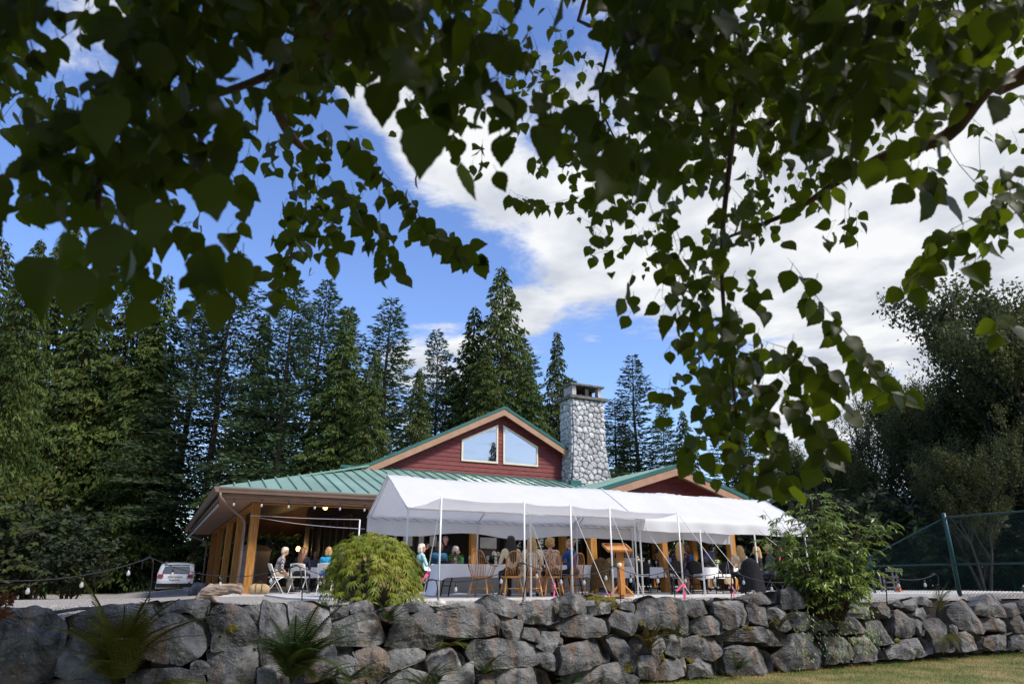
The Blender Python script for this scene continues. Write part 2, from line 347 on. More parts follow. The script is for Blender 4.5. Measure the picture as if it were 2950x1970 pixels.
# ------------------------------------------------------------------ boulder wall: every boulder outlined on the wall face
wall = empty('boulder_wall', WB + Vector((0, 0, 0)), 0, 'dry stacked retaining wall of large grey granite boulders', 'wall')
def to_wall(px, py):
    r = ray(px, py); e = Vector((0, 0, EZ)); k = (WB - e).dot(WN) / r.dot(WN); p = e + r * k - WB
    return p.dot(U2), p.dot(WUP)
CR = {'A': (0, 4.696), 'B': (450, 4.696), 'C': (900, 4.696), 'D': (1350, 4.696), 'E': (1800, 4.696), 'G': (2250, 3.354)}
ROCKS = '''A -250 330 0 300 180 290 500 285 690 285 760 360 890 500 880 640 780 1000 700 1200 400 1300 -250 1330
A 920 400 1100 340 1250 300 1800 230 2100 195 2220 340 2200 400 1850 510 1300 620 1000 650 900 560
A 880 690 1100 700 1400 720 1420 1200 1000 1230 780 1180 820 900
A 700 1250 1000 1260 1500 1250 1700 1420 650 1420
B -550 560 -200 470 0 430 210 365 520 385 700 520 775 610 760 700 600 930 330 1050 -100 980 -380 850
B 20 240 300 190 720 180 745 240 720 310 610 440 540 400 430 345 100 345
B 740 240 1000 235 1200 330 1330 540 1370 790 1100 815 760 835 770 640 700 480 720 330
B 1180 260 1390 245 1395 400 1370 500 1280 400 1190 310
B 730 850 1000 830 1360 815 1395 1000 1350 1200 1310 1400 740 1400 715 1100
B 480 1060 560 985 680 1010 710 1080 660 1160 520 1165 465 1120
B -350 1150 0 1110 330 1090 420 1130 620 1190 660 1420 -400 1420
B 1440 210 1760 235 1800 600 1750 1000 1450 1050 1390 800 1395 500
B 1820 200 2120 195 2340 280 2350 560 2300 900 1850 950 1800 500
C -350 1150 -100 900 80 850 240 700 300 850 340 1180 150 1240 0 1290 -300 1310
B 1400 1080 1760 1060 1850 1380 1380 1400
C 240 340 300 310 520 240 545 330 520 360 330 425 250 430
C 540 300 590 185 720 200 900 250 910 330 820 345 550 345
C 270 470 450 390 660 355 830 360 900 480 1000 690 960 740 840 780 700 800 400 800 310 780 260 620
C 1010 800 1100 530 1280 430 1450 335 1600 345 1690 420 1760 580 1750 800 1600 825 1200 820
C 830 350 1100 270 1330 290 1290 420 1100 500 950 440
C 1270 270 1330 200 1500 215 1620 270 1670 320 1500 335 1350 330
D -650 290 -290 250 -100 235 150 240 270 400 390 590 380 640 200 680 0 695 -250 690 -450 640 -580 560 -660 420
D 160 235 240 130 320 105 480 150 640 200 690 300 690 350 570 410 370 345 210 315
D 695 330 740 220 930 185 1130 200 1215 290 1215 460 1100 485 900 485 740 475 690 420
D 1225 160 1300 100 1480 100 1560 150 1600 350 1400 365 1250 390 1220 280
D 1120 205 1210 150 1225 280 1218 390
D 1570 140 1700 130 1920 180 1990 250 1900 340 1780 370 1615 365 1600 250
D 260 365 350 350 420 480 490 660 430 670 350 540
D 370 390 560 415 720 470 735 560 725 720 600 710 490 655 425 480
D 745 555 980 570 985 700 960 735 850 725 745 690
D 1000 605 1220 630 1220 800 1160 895 1020 860 940 800 990 700
D 1225 660 1290 720 1280 780 1225 780
D 1160 510 1280 440 1380 380 1560 385 1730 430 1870 425 1890 560 1880 640 1680 660 1560 690 1370 650 1250 580
D 0 870 60 720 430 705 700 740 880 780 955 1000 900 1040 600 1085 400 1110 150 1100 60 1000
D 960 880 1080 900 1250 940 1230 1010 1150 1120 1050 1100 965 1000
D 1220 830 1500 740 1830 670 1960 760 1940 900 1880 1010 1650 1070 1450 1150 1250 1180 1235 1000
D 1890 690 1990 645 2100 720 2170 850 2280 960 2290 1140 2180 1130 2010 960 1960 880
D 180 1200 450 1120 880 1070 1050 1150 1170 1400 200 1420
D 1400 1190 1600 1110 1880 1035 2000 1015 2100 1130 2310 1240 2300 1360 1380 1360
C 1680 1360 1790 1200 1980 1110 2160 1010 2180 1250 2190 1400
C 570 870 700 830 870 800 960 840 1070 1010 1070 1140 950 1290 800 1300 650 1150
C 975 835 1200 845 1400 830 1490 890 1470 1000 1300 1050 1085 1140 1070 960
C 1540 950 1700 860 1850 805 1920 860 2040 970 2030 1060 1900 1110 1750 1190 1600 1150
C 950 1300 1100 1170 1300 1100 1560 1180 1660 1300 1600 1400 950 1400
C 340 850 560 860 640 1150 760 1310 400 1400 340 1200
E -210 500 -120 310 0 260 150 400 160 560 60 650 -40 600
E -110 280 0 200 150 200 165 290 110 330 -60 265
E 180 210 250 150 340 120 430 165 480 140 700 180 760 340 880 480 930 600 850 630 600 565 330 560 165 440 175 290
E 770 210 840 175 1060 180 1200 260 1210 340 1000 385 920 400 770 330
E 890 470 1040 400 1250 395 1310 470 1340 600 1250 630 1100 650 950 610
E 1220 200 1260 145 1430 175 1620 185 1650 330 1690 420 1680 510 1530 520 1400 565 1330 520 1290 400 1225 330
E 1510 155 1640 110 1850 65 2050 70 2040 200 1900 235 1700 220 1650 180
E 1665 240 1800 235 1880 300 1920 520 1830 510 1700 440 1695 340
E 1290 660 1420 590 1560 560 1800 545 1960 570 2170 650 2160 780 2000 790 1850 750 1680 740 1350 720
E 780 650 950 660 1100 670 1240 640 1340 740 1330 900 1200 985 1000 970 860 940 775 920 790 800
E 600 680 700 640 760 680 765 800 740 940 690 950 560 890 580 790
E 370 660 540 640 560 720 540 830 420 920 360 880
E 170 960 300 930 480 930 480 1000 390 1100 380 1250 220 1230 180 1080
E 400 1100 560 975 720 955 780 1080 770 1200 600 1240 420 1240
E 860 1060 960 985 1180 995 1220 1080 1230 1190 1000 1210 900 1220
E 1390 830 1500 800 1730 810 1940 880 1990 1000 2000 1150 1800 1200 1600 1220 1420 1150 1400 960
E 2010 1000 2180 790 2250 650 2348 620 2500 650 2560 800 2480 1000 2230 1140 2150 1090
E -60 860 120 880 165 980 160 1130 60 1110 -80 1000
E 0 1180 120 1190 200 1250 190 1360 -20 1360
E 750 950 820 980 830 1100 860 1190 790 1100
E 2040 460 2200 400 2260 500 2200 600 2090 580
E 1930 300 2100 260 2200 390 2050 450 1950 420
E 2300 430 2450 400 2500 560 2360 600 2270 520
G 215 500 330 520 400 600 390 770 190 790 190 620
G 420 480 600 500 700 650 640 720 430 740
G 700 480 830 450 930 560 990 690 720 720
G 830 320 960 340 1080 460 1080 540 950 555 850 440
G 300 280 480 300 520 400 330 420
G 100 260 230 250 290 380 250 420 120 380
G 540 300 800 290 820 430 600 450
G 0 30 200 15 235 190 40 215
G 240 25 480 35 500 175 250 185
G 505 35 760 45 755 185 520 195
G 700 200 900 190 960 310 800 300 640 280
G 380 180 620 200 640 290 420 280
G 940 190 970 150 1060 170 1090 230 1050 290 980 250
G 1060 165 1180 115 1200 190 1150 195
G 1195 140 1270 125 1330 170 1300 230 1210 190
G 1255 105 1370 95 1500 110 1500 190 1345 170
G 1310 210 1420 195 1450 260 1370 310 1290 265
G 1090 240 1180 200 1240 240 1320 400 1290 460 1150 490 1095 450
G 1255 270 1320 320 1390 400 1370 455 1325 400
G 1150 510 1380 490 1460 550 1450 650 1250 690 1040 680 1030 600
G 1370 320 1500 300 1620 400 1690 560 1680 620 1490 625 1450 480
G 1620 190 1800 120 1850 200 1950 430 1900 460 1730 400 1640 290
G 1625 350 1700 400 1720 450 1690 480 1635 420
G 1725 450 1790 430 1940 490 1950 590 1850 610 1730 630 1715 540
G 1890 180 1960 80 2040 60 2090 140 2140 290 2000 285 1900 260
G 2105 170 2270 155 2300 260 2170 295
G 1920 310 2150 310 2270 420 2200 450 1960 400
G 1980 480 2150 455 2230 500 2220 600 2030 610 1970 560
G 2190 300 2348 270 2400 440 2275 440
G 2230 480 2400 460 2450 600 2235 600
G 2310 160 2348 130 2450 180 2400 270 2305 250'''
def rock_mesh(poly, seed, back=.42):
    rd = random.Random(seed)
    P = [Vector((a, b)) for a, b in poly]
    c = sum(P, Vector((0, 0))) / len(P)
    size = math.sqrt(abs(sum(P[i].x * P[(i + 1) % len(P)].y - P[(i + 1) % len(P)].x * P[i].y for i in range(len(P)))) / 2)
    per = sum((P[(i + 1) % len(P)] - P[i]).length for i in range(len(P)))
    n = 64; out = []
    seg = [(P[i], P[(i + 1) % len(P)]) for i in range(len(P))]
    for k in range(n):                                   # even points along the outline
        d = per * k / n
        for a, b in seg:
            l = (b - a).length
            if d <= l: out.append(a.lerp(b, d / max(l, 1e-6))); break
            d -= l
        else: out.append(P[0])
    out = [(out[i - 1] + out[i] * 6 + out[(i + 1) % n]) / 8 for i in range(n)]; out = [c + (q - c) * (1 + .040 / max(size, .25)) for q in out]
    bulge = min(.15, .17 * size) * rd.uniform(.7, 1.4); tilt = Vector((rd.uniform(-.16, .16), rd.uniform(-.05, .28)))
    fac = [(Vector((rd.uniform(-1, 1), rd.uniform(-1, 1))).normalized(), rd.uniform(.25, .9), rd.uniform(.12, .5) * size) for _ in range(6)]
    rings = [(1.0, None), (1.0, -.3), (1.0, .3), (.985, .72), (.95, .92), (.80, .98), (.70, 1.0), (.60, 1.0), (.48, 1.01), (.36, 1.02), (.24, 1.02), (.12, 1.03)]
    vs = []
    for rr, h in rings:
        for q in out:
            p = c + (q - c) * rr * (1 if h is not None else .9)
            if h is None: dep = -back
            else:
                dl = p - c; dep = bulge * h - tilt.dot(dl) * max(0, h)
                for fn, fs, fo in fac: dep = min(dep, bulge * 1.0 - max(0, dl.dot(fn) - fo * .6) * fs) if h > 0 else dep
                w = Vector((p.x * 1.9, p.y * 1.9, seed * 3.7))
                dep += noise.fractal(w, 1, 2, 5) * .05 * min(1.3, .5 + size) + .05 * size * (noise.cell(w * 1.3) - .5) * .4
                dep += (abs(noise.noise(w * 2.3)) - .2) * .05 * min(1, size)
                dep += .012 * noise.noise(w * 7) + .007 * noise.noise(w * 15)
                if h is not None and rr > .95: p = p + Vector((noise.noise(w * 3.1), noise.noise(w * 3.1 + Vector((9, 9, 9))))) * .03
            vs.append((p.x, dep, p.y))
    m = len(rings)
    dl = Vector((0, 0)); vs.append((c.x, bulge * 1.03 + noise.fractal(Vector((c.x * 1.9, c.y * 1.9, seed * 3.7)), 1, 2, 5) * .055 * min(1.3, .5 + size), c.y))
    fs = [(i * n + k, i * n + (k + 1) % n, (i + 1) * n + (k + 1) % n, (i + 1) * n + k) for i in range(m - 1) for k in range(n)]
    fs += [((m - 1) * n + k, (m - 1) * n + (k + 1) % n, m * n) for k in range(n)]
    fs += [tuple(range(n - 1, -1, -1))]
    # wall frame -> world
    return [tuple(WB + U2 * x + WN * y + WUP * z) for x, y, z in vs], fs, c
RKV, RKF = [], []
for i, ln in enumerate(ROCKS.split('\n')):
    w = ln.split(); x0, sc = CR[w[0]]; q = [float(t) for t in w[1:]]
    poly = [to_wall(x0 + q[k] / sc, 1690 + q[k + 1] / sc) for k in range(0, len(q), 2)]
    vs, fs, c = rock_mesh(poly, i + 1)
    RKF += [tuple(len(RKV) + q for q in f) for f in fs]; RKV += vs
    o = MB().add(vs, fs).world('boulder', M_rock, wall, smooth=False)
# dark infill stones deep in the joints
for k in range(70):
    a = -13 + k * .36 + random.uniform(-.1, .1); b = random.uniform(.1, 1.0); s = random.uniform(.14, .3)
    vs, fs, c = rock_mesh([(a + s * math.cos(t) * random.uniform(.7, 1.1), b + s * .8 * math.sin(t) * random.uniform(.7, 1.1)) for t in np.linspace(0, 6.28, 8)[:-1]], 300 + k, .2)
    vs = [tuple(Vector(v) - WN * .30) for v in vs]
    if k % 1 == 0: MB().add(vs, fs).world('chinking_stone', M_rock, wall, smooth=True)
# ------------------------------------------------------------------ the hall (local axes: s along the front, t towards the back, z up)
M_green = mat('green_metal_roof', (.16, .265, .215), (.215, .335, .28), scale=.8, rough=.42, spec=.5, orand=.10, bump=.05, bscale=4)
M_gtrim = mat('green_trim', (.012, .085, .075), (.02, .11, .095), scale=2, rough=.4)
M_tan = mat('tan_fascia', (.30, .17, .10), (.36, .21, .13), scale=3, rough=.6, bump=.06, bscale=40)
M_gutter = mat('brown_gutter', (.17, .115, .085), (.20, .14, .105), scale=3, rough=.4)
M_side = mat('red_siding', (.125, .022, .020), (.195, .042, .037), scale=5, rough=.7, stretch=(1, 1, 6), bump=.25, bscale=9, orand=.12)
M_post = mat('cedar_post', (.26, .105, .016), (.44, .20, .038), scale=5, rough=.55, stretch=(7, 7, .5), bump=.15, bscale=10, orand=.12)
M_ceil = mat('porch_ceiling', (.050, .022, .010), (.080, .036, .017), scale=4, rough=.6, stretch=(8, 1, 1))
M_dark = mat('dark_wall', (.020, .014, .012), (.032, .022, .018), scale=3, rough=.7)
M_frame = mat('brown_window_frame', (.075, .050, .036), (.095, .065, .046), scale=3, rough=.5)
M_cream = mat('cream_window_frame', (.60, .53, .40), (.66, .59, .46), scale=4, rough=.5)
M_stone = mat('chimney_stone', (.27, .26, .26), (.56, .55, .545), scale=6, rough=.85, bump=.5, bscale=30, orand=.22)
M_mortar = mat('mortar', (.24, .23, .22), (.32, .31, .30), scale=12, rough=.9)
M_cap = mat('chimney_cap', (.08, .077, .07), (.17, .16, .145), scale=8, rough=.85, bump=.3)
M_white = mat('white_metal', (.74, .74, .73), (.80, .80, .79), scale=3, rough=.35)
def glass_mat(name, refl, body):
    m = bpy.data.materials.new(name); m.use_nodes = True; t = m.node_tree; p = t.nodes['Principled BSDF']
    p.inputs['Base Color'].default_value = (*body, 1); p.inputs['Roughness'].default_value = .4; p.inputs['Specular IOR Level'].default_value = 0
    g = t.nodes.new('ShaderNodeBsdfGlossy'); g.inputs['Roughness'].default_value = .015
    n = t.nodes.new('ShaderNodeTexNoise'); n.inputs['Scale'].default_value = 1.5; b = t.nodes.new('ShaderNodeBump'); b.inputs['Strength'].default_value = .015
    t.links.new(n.outputs[0], b.inputs['Height']); t.links.new(b.outputs[0], g.inputs['Normal'])
    ly = t.nodes.new('ShaderNodeLayerWeight'); ly.inputs[0].default_value = .35
    mr = t.nodes.new('ShaderNodeMapRange'); t.links.new(ly.outputs['Facing'], mr.inputs[0]); mr.inputs[3].default_value = refl; mr.inputs[4].default_value = .9
    ms = t.nodes.new('ShaderNodeMixShader'); t.links.new(mr.outputs[0], ms.inputs[0]); t.links.new(p.outputs[0], ms.inputs[1]); t.links.new(g.outputs[0], ms.inputs[2])
    t.links.new(ms.outputs[0], t.nodes['Material Output'].inputs[0]); return m
M_glass = glass_mat('window_glass', .42, (.006, .007, .008))
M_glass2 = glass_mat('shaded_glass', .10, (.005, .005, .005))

HO = Vector((-7.5, 20.5, 0))
hall = empty('event_hall', HO, PH, 'timber posted hall with green metal roof and dark red gables', 'building')
def hw(s, t, z): return HO + U2 * s + V2 * t + Vector((0, 0, z))
def part(mb, name, m, parent=None, smooth=False): return mb.build(name, m, parent or hall, smooth)
PITCH = .305; EV = -1.15; ER = 21.6; ZE = 4.0; BK = 17.6
GP = .5; RS = 9.83; RZ = 8.44             # upper gable ridge
KS = (ZE - PITCH * EV - RZ + GP * RS) / (GP - PITCH)       # where the two roof pitches meet on the left
def zlow(d): return ZE + PITCH * d        # d = distance in from the eave
# standing seam panels on the front slope
PW = .42; k = 0; s0 = EV
GT = 4.0                                   # gable wall line
while s0 < ER - .05:
    s1 = min(s0 + PW, ER); d0 = 0
    top = [min(GT - EV, s - EV, ER - s) for s in (s0, s1)]
    # wing valley cut: the projecting wing covers s 8.8-16 below its own slopes; panels simply run under it
    mb = MB(); e = .02
    P = [(s0 + .004, EV - .03, zlow(0) + .0), (s1 - .004, EV - .03, zlow(0)), (s1 - .004, EV + top[1], zlow(top[1])), (s0 + .004, EV + top[0], zlow(top[0]))]
    P = [(a, b, c + .03) for a, b, c in P]
    if top[0] < .01: P = P[:3]
    if top[1] < .01: P = [P[0], P[1], P[-1]]
    mb.prism(P, (0, 0, -.03))
    if top[1] > .05:
        mb.prism([(s1 - .035, EV - .03, zlow(0) + .03), (s1 - .003, EV - .03, zlow(0) + .03), (s1 - .003, EV + top[1], zlow(top[1]) + .03), (s1 - .035, EV + top[1], zlow(top[1]) + .03)], (0, 0, .05))
    part(mb, 'roof_panel', M_green); s0 = s1
# other slopes (not seen face on): left, right, back and the upper gable roof
mb = MB()
def slab(mb, pts, th=.06): mb.prism([(a, b, c - .004) for a, b, c in pts], (0, 0, -th))
slab(mb, [(EV, EV, ZE), (KS, GT - .45 + 0, zlow(KS - EV)), (KS, BK - 5, zlow(KS - EV)), (EV, BK, ZE)])
slab(mb, [(ER, EV, ZE), (ER, BK, ZE), (ER - 5.1, BK - 5, zlow(5.1)), (ER - 5.1, GT - .05, zlow(5.1))])
slab(mb, [(EV, BK, ZE), (KS, BK - 5, zlow(5.1)), (ER - 5.1, BK - 5, zlow(5.1)), (ER, BK, ZE)])
part(mb, 'lower_roof', M_green)
RT = GT - .45
mb = MB()
slab(mb, [(KS - .0, RT, zlow(KS - EV) + .02), (RS, RT, RZ), (RS, BK - 3, RZ), (KS, BK - 3, zlow(KS - EV) + .02)], .05)
KR = RS + (RS - KS)
slab(mb, [(RS, RT, RZ), (KR, RT, RZ - GP * (KR - RS)), (KR, BK - 3, RZ - GP * (KR - RS)), (RS, BK - 3, RZ)], .05)
part(mb, 'upper_roof', M_green)
# rake boards with green trim
def rake(pts, t, h, th=.05, name='rake_fascia'):
    for a, b in zip(pts[:-1], pts[1:]):
        mb = MB(); mb.prism([(a[0], t, a[1] - .07), (b[0], t, b[1] - .07), (b[0], t, b[1] - .07 - h), (a[0], t, a[1] - .07 - h)], (0, th, 0)); part(mb, name, M_tan)
        mb = MB(); mb.prism([(a[0], t - .03, a[1] + .05), (b[0], t - .03, b[1] + .05), (b[0], t - .03, b[1] - .068), (a[0], t - .03, a[1] - .068)], (0, .10, 0)); part(mb, 'rake_trim', M_gtrim)
CHS = 12.86
rake([(KS - 1.05, zlow(KS - EV - 1.05) + .02), (KS, zlow(KS - EV) + .02), (RS, RZ)], RT, .27)
rake([(RS, RZ), (CHS, RZ - GP * (CHS - RS))], RT, .27)
mb = MB(); slab(mb, [(KS - 1, RT + .02, zlow(KS - EV - 1) - .08), (KS, RT + .02, zlow(KS - EV) - .08), (KS, GT, zlow(KS - EV) - .08), (KS - 1, GT, zlow(KS - EV - 1) - .08)], .02)
slab(mb, [(KS, RT + .05, zlow(KS - EV) - .08), (RS, RT + .05, RZ - .08), (RS, GT, RZ - .08), (KS, GT, zlow(KS - EV) - .08)], .02)
slab(mb, [(RS, RT + .05, RZ - .08), (CHS, RT + .05, RZ - .08 - GP * (CHS - RS)), (CHS, GT, RZ - .08 - GP * (CHS - RS)), (RS, GT, RZ - .08)], .02)
part(mb, 'rake_soffit', M_tan)
# lap siding boards on the main gable
def gable_boards(t, s_lo, s_hi, zbase, ridge_s, ridge_z, pitch, extra=None, n=30, hgt=.172, right_cut=99):
    z = zbase
    for k in range(n):
        z1 = z + hgt
        def span(zz):
            d = (ridge_z - zz) / pitch; return max(s_lo, ridge_s - d), min(s_hi, ridge_s + d, right_cut)
        a0, b0 = span(z); a1, b1 = span(z1)
        if a0 >= b0 - .05: break
        if a1 > b1: a1 = b1 = (a1 + b1) / 2
        mb = MB(); mb.add([(a0, t - .034, z), (b0, t - .034, z), (b1, t - .012, z1 + .012), (a1, t - .012, z1 + .012), (a0, t + .02, z), (b0, t + .02, z), (b1, t + .02, z1 + .012), (a1, t + .02, z1 + .012)],
                          [(0, 1, 2, 3), (7, 6, 5, 4), (0, 4, 5, 1), (3, 2, 6, 7), (0, 3, 7, 4), (1, 5, 6, 2)])
        part(mb, 'siding_board', M_side); z = z1
gable_boards(GT, KS - .6, 99, zlow(GT - EV) + .0, RS, RZ - .02, GP, right_cut=13.2)
mb = MB(); mb.prism([(KS - .3, GT + .03, zlow(GT - EV) - .1), (13.4, GT + .03, zlow(GT - EV) - .1), (13.4, GT + .03, 6.7), (RS, GT + .03, RZ - .1), (KS, GT + .03, 5.65)], (0, .08, 0)); part(mb, 'gable_wall', M_dark)
mb = MB(); mb.b2((KS - 1, GT - .10, zlow(GT - EV) - .04), (13.0, GT - .036, zlow(GT - EV) + .055)); part(mb, 'wall_flashing', M_gtrim)
# the two trapezoid gable windows
for pts in ([(8.07, 6.12), (9.71, 6.12), (9.71, 7.76), (8.07, 6.98)], [(9.95, 6.12), (11.60, 6.12), (11.60, 6.98), (9.95, 7.76)]):
    c = [sum(p[i] for p in pts) / 4 for i in (0, 1)]
    w = empty('gable_window', (0, 0, 0), parent=hall)
    inn = []
    for p in pts:
        dx = .075 if p[0] < c[0] else -.075; inn.append((p[0] + dx, p[1] + (.075 if p[1] < 6.5 else -.075 - (.03 if p[1] > 7.4 else 0))))
    for i in range(4):
        j = (i + 1) % 4
        mb = MB(); mb.prism([(pts[i][0], GT - .075, pts[i][1]), (pts[j][0], GT - .075, pts[j][1]), (inn[j][0], GT - .075, inn[j][1]), (inn[i][0], GT - .075, inn[i][1])], (0, .07, 0)); mb.build('frame', M_cream, w)
    mb = MB(); mb.prism([(a, GT - .05, b) for a, b in inn], (0, .012, 0)); mb.build('pane', M_glass, w)
# eaves: gutter, fascia, soffit, downspouts
def run(name, m, prof, a, b, axis):
    """sweep a profile (outward, z) along an eave from a to b"""
    mb = MB()
    for i in range(len(prof)):
        j = (i + 1) % len(prof)
    n = len(prof)
    if axis == 's': vs = [(a - (0 if a > EV else 0) - 0, EV - o, z) for o, z in prof] + [(b, EV - o, z) for o, z in prof]
    else: vs = [(EV - o, a, z) for o, z in prof] + [(EV - o, b, z) for o, z in prof]
    mb.add(vs, [tuple(range(n)), tuple(range(2 * n - 1, n - 1, -1))] + [(i, n + i, n + (i + 1) % n, (i + 1) % n) for i in range(n)])
    return part(mb, name, m)
gut = [(0, ZE + .0), (.13, ZE + .0), (.13, ZE - .04), (.10, ZE - .09), (.085, ZE - .15), (0, ZE - .15)]
run('gutter', M_gutter, gut, EV - .13, 8.6, 's'); run('gutter', M_gutter, gut, 16.2, ER, 's'); run('gutter', M_gutter, gut, EV - .128, BK, 't')
fas = [(-.03, ZE - .15), (.0, ZE - .15), (.0, ZE - .30), (-.03, ZE - .30)]
fas = [(o - .10, z) for o, z in fas]
run('fascia', M_tan, fas, EV + .1, 8.6, 's'); run('fascia', M_tan, fas, 16.2, ER, 's'); run('fascia', M_tan, fas, EV + .102, BK, 't')
mb = MB(); mb.b2((EV + .12, EV + .13, ZE - .26), (ER - .1, -.13, ZE - .22)); mb.b2((EV + .135, -.125, ZE - .259), (-.13, BK - .1, ZE - .221)); part(mb, 'soffit', M_tan)
# sloping board ceilings over the porch
n = 26
for k in range(n):
    a = -.12 + (GT + .1) * k / n; b = -.12 + (GT + .1) * (k + 1) / n - .008
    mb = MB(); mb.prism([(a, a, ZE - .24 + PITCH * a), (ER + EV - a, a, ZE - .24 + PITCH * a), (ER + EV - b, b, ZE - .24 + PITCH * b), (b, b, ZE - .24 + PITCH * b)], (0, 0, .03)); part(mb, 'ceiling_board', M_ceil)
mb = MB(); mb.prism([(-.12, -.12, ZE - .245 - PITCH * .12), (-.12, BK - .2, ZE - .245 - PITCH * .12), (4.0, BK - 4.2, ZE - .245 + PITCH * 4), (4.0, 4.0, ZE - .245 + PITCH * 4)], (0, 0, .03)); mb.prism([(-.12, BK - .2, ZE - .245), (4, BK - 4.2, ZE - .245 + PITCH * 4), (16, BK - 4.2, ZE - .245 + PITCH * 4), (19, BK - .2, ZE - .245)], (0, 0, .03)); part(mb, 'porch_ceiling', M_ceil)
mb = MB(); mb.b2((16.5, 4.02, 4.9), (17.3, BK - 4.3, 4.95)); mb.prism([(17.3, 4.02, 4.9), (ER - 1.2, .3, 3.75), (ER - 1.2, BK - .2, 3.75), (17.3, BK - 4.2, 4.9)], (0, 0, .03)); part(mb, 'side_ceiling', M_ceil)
# posts and beams
def post(s, t, top=ZE - .30, w=.235):
    mb = MB(); b = .018; h = w / 2
    pr = [(-h + b, -h), (h - b, -h), (h, -h + b), (h, h - b), (h - b, h), (-h + b, h), (-h, h - b), (-h, -h + b)]
    mb.prism([(s + x, t + y, T + .028) for x, y in pr], (0, 0, top - T - .028)); part(mb, 'post', M_post)
for t in (0, 3.8, 7.6, 11.4, 15.2): post(0, t)
for s in (3.5, 6.95, 10.4): post(s, 0)
WT = -3.4
for s in (9.4, 12.1, 15.0): post(s, WT, 3.62)
for s, t in ((17.7, 0), (20.5, 0), (20.5, 4), (20.5, 8), (20.5, 12), (16.3, 0)): post(s, t)
mb = MB(); mb.b2((-.12, -.11, ZE - .30), (8.6, .11, ZE - .245)); part(mb, 'front_beam', M_post)
mb = MB(); mb.b2((16.1, -.11, ZE - .42), (20.62, .11, ZE - .30)); part(mb, 'front_beam', M_post)
mb = MB(); mb.b2((-.11, .12, ZE - .34), (.11, 15.4, ZE - .245)); part(mb, 'side_beam', M_post)
mb = MB(); mb.b2((20.39, .12, ZE - .45), (20.61, 12.2, ZE - .25)); part(mb, 'side_beam', M_post)
mb = MB(); mb.b2((9.28, WT - .11, 3.62), (15.12, WT + .11, 3.84)); part(mb, 'wing_beam', M_post)
for s in (9.4, 15.0):
    mb = MB(); mb.b2((s - .1, WT + .112, 3.62), (s + .1, -.12, 3.84)); part(mb, 'wing_beam', M_post)
# hall walls with glazing (inside the porch)
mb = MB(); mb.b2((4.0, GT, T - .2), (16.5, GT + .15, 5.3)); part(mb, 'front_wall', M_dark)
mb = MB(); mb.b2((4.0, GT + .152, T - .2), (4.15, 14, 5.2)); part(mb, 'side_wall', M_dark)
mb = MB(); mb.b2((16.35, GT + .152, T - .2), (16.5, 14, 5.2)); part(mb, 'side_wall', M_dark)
def glaze(name, a, b, z0, z1, axis, off, mull=0, trans=None):
    w = empty(name, parent=hall); d = .06; f = .085
    def bx(x0, x1, za, zb, nm, m, o0=0, o1=d):
        mb = MB()
        if axis == 's': mb.b2((x0, off - o1, za), (x1, off - o0, zb))
        else: mb.b2((off - o1, x0, za), (off - o0, x1, zb))
        mb.build(nm, m, w)
    bx(a, a + f, z0, z1, 'frame', M_frame); bx(b - f, b, z0, z1, 'frame', M_frame)
    bx(a + f, b - f, z1 - f, z1, 'frame', M_frame, .001); bx(a + f, b - f, z0, z0 + f, 'frame', M_frame, .001)
    if trans: bx(a + f, b - f, trans - .035, trans + .035, 'transom_bar', M_frame, .002, d - .01)
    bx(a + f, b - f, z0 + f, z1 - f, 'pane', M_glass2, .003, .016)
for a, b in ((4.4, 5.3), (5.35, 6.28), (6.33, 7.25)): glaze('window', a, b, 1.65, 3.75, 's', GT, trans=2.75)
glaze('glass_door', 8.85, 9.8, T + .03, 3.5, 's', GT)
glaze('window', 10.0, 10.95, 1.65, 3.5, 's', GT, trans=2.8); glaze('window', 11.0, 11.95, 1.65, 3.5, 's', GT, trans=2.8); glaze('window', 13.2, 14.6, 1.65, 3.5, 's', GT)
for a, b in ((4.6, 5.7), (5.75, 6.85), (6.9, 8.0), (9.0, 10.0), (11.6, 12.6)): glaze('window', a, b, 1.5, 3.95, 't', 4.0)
# projecting wing gable on the right
WS, WZ, WE = 12.4, 5.10, 8.75; WR = 2 * WS - WE; WRT = WT - .65
ZW = WZ - PITCH * (WS - WE)
tb_ = (WZ - ZE) / PITCH + EV               # where the wing ridge dies into the front slope
k = 0; t0 = WRT
mb = MB(); slab(mb, [(WE, WRT, ZW + .03), (WS, WRT, WZ + .03), (WS, tb_ + 1.0, WZ + .03), (WE, EV + .1, ZW + .03)], .05)
slab(mb, [(WS, WRT, WZ + .03), (WR, WRT, ZW + .03), (WR, EV + .1, ZW + .03), (WS, tb_ + 1.0, WZ + .03)], .05); part(mb, 'wing_roof', M_green)
for k in range(8):
    t = WRT + .2 + k * .42
    for sg in (-1, 1):
        mb = MB(); mb.prism([(WS + sg * .02, t, WZ + .028), (WS + sg * (WS - WE), t, ZW + .028), (WS + sg * (WS - WE), t + .03, ZW + .028), (WS + sg * .02, t + .03, WZ + .028)], (0, 0, .05)); part(mb, 'roof_seam', M_green)
rake([(WE, ZW + .03), (WS, WZ + .03)], WRT, .25); rake([(WS, WZ + .03), (WR, ZW + .03)], WRT, .25)
mb = MB(); slab(mb, [(WE, WRT + .05, ZW - .06), (WS, WRT + .05, WZ - .06), (WS, WT + .1, WZ - .06), (WE, WT + .1, ZW - .06)], .02); slab(mb, [(WS, WRT + .05, WZ - .06), (WR, WRT + .05, ZW - .06), (WR, WT + .1, ZW - .06), (WS, WT + .1, WZ - .06)], .02); part(mb, 'wing_soffit', M_tan)
gable_boards(WT, 9.0, 15.8, 3.84, WS, WZ - .04, PITCH)
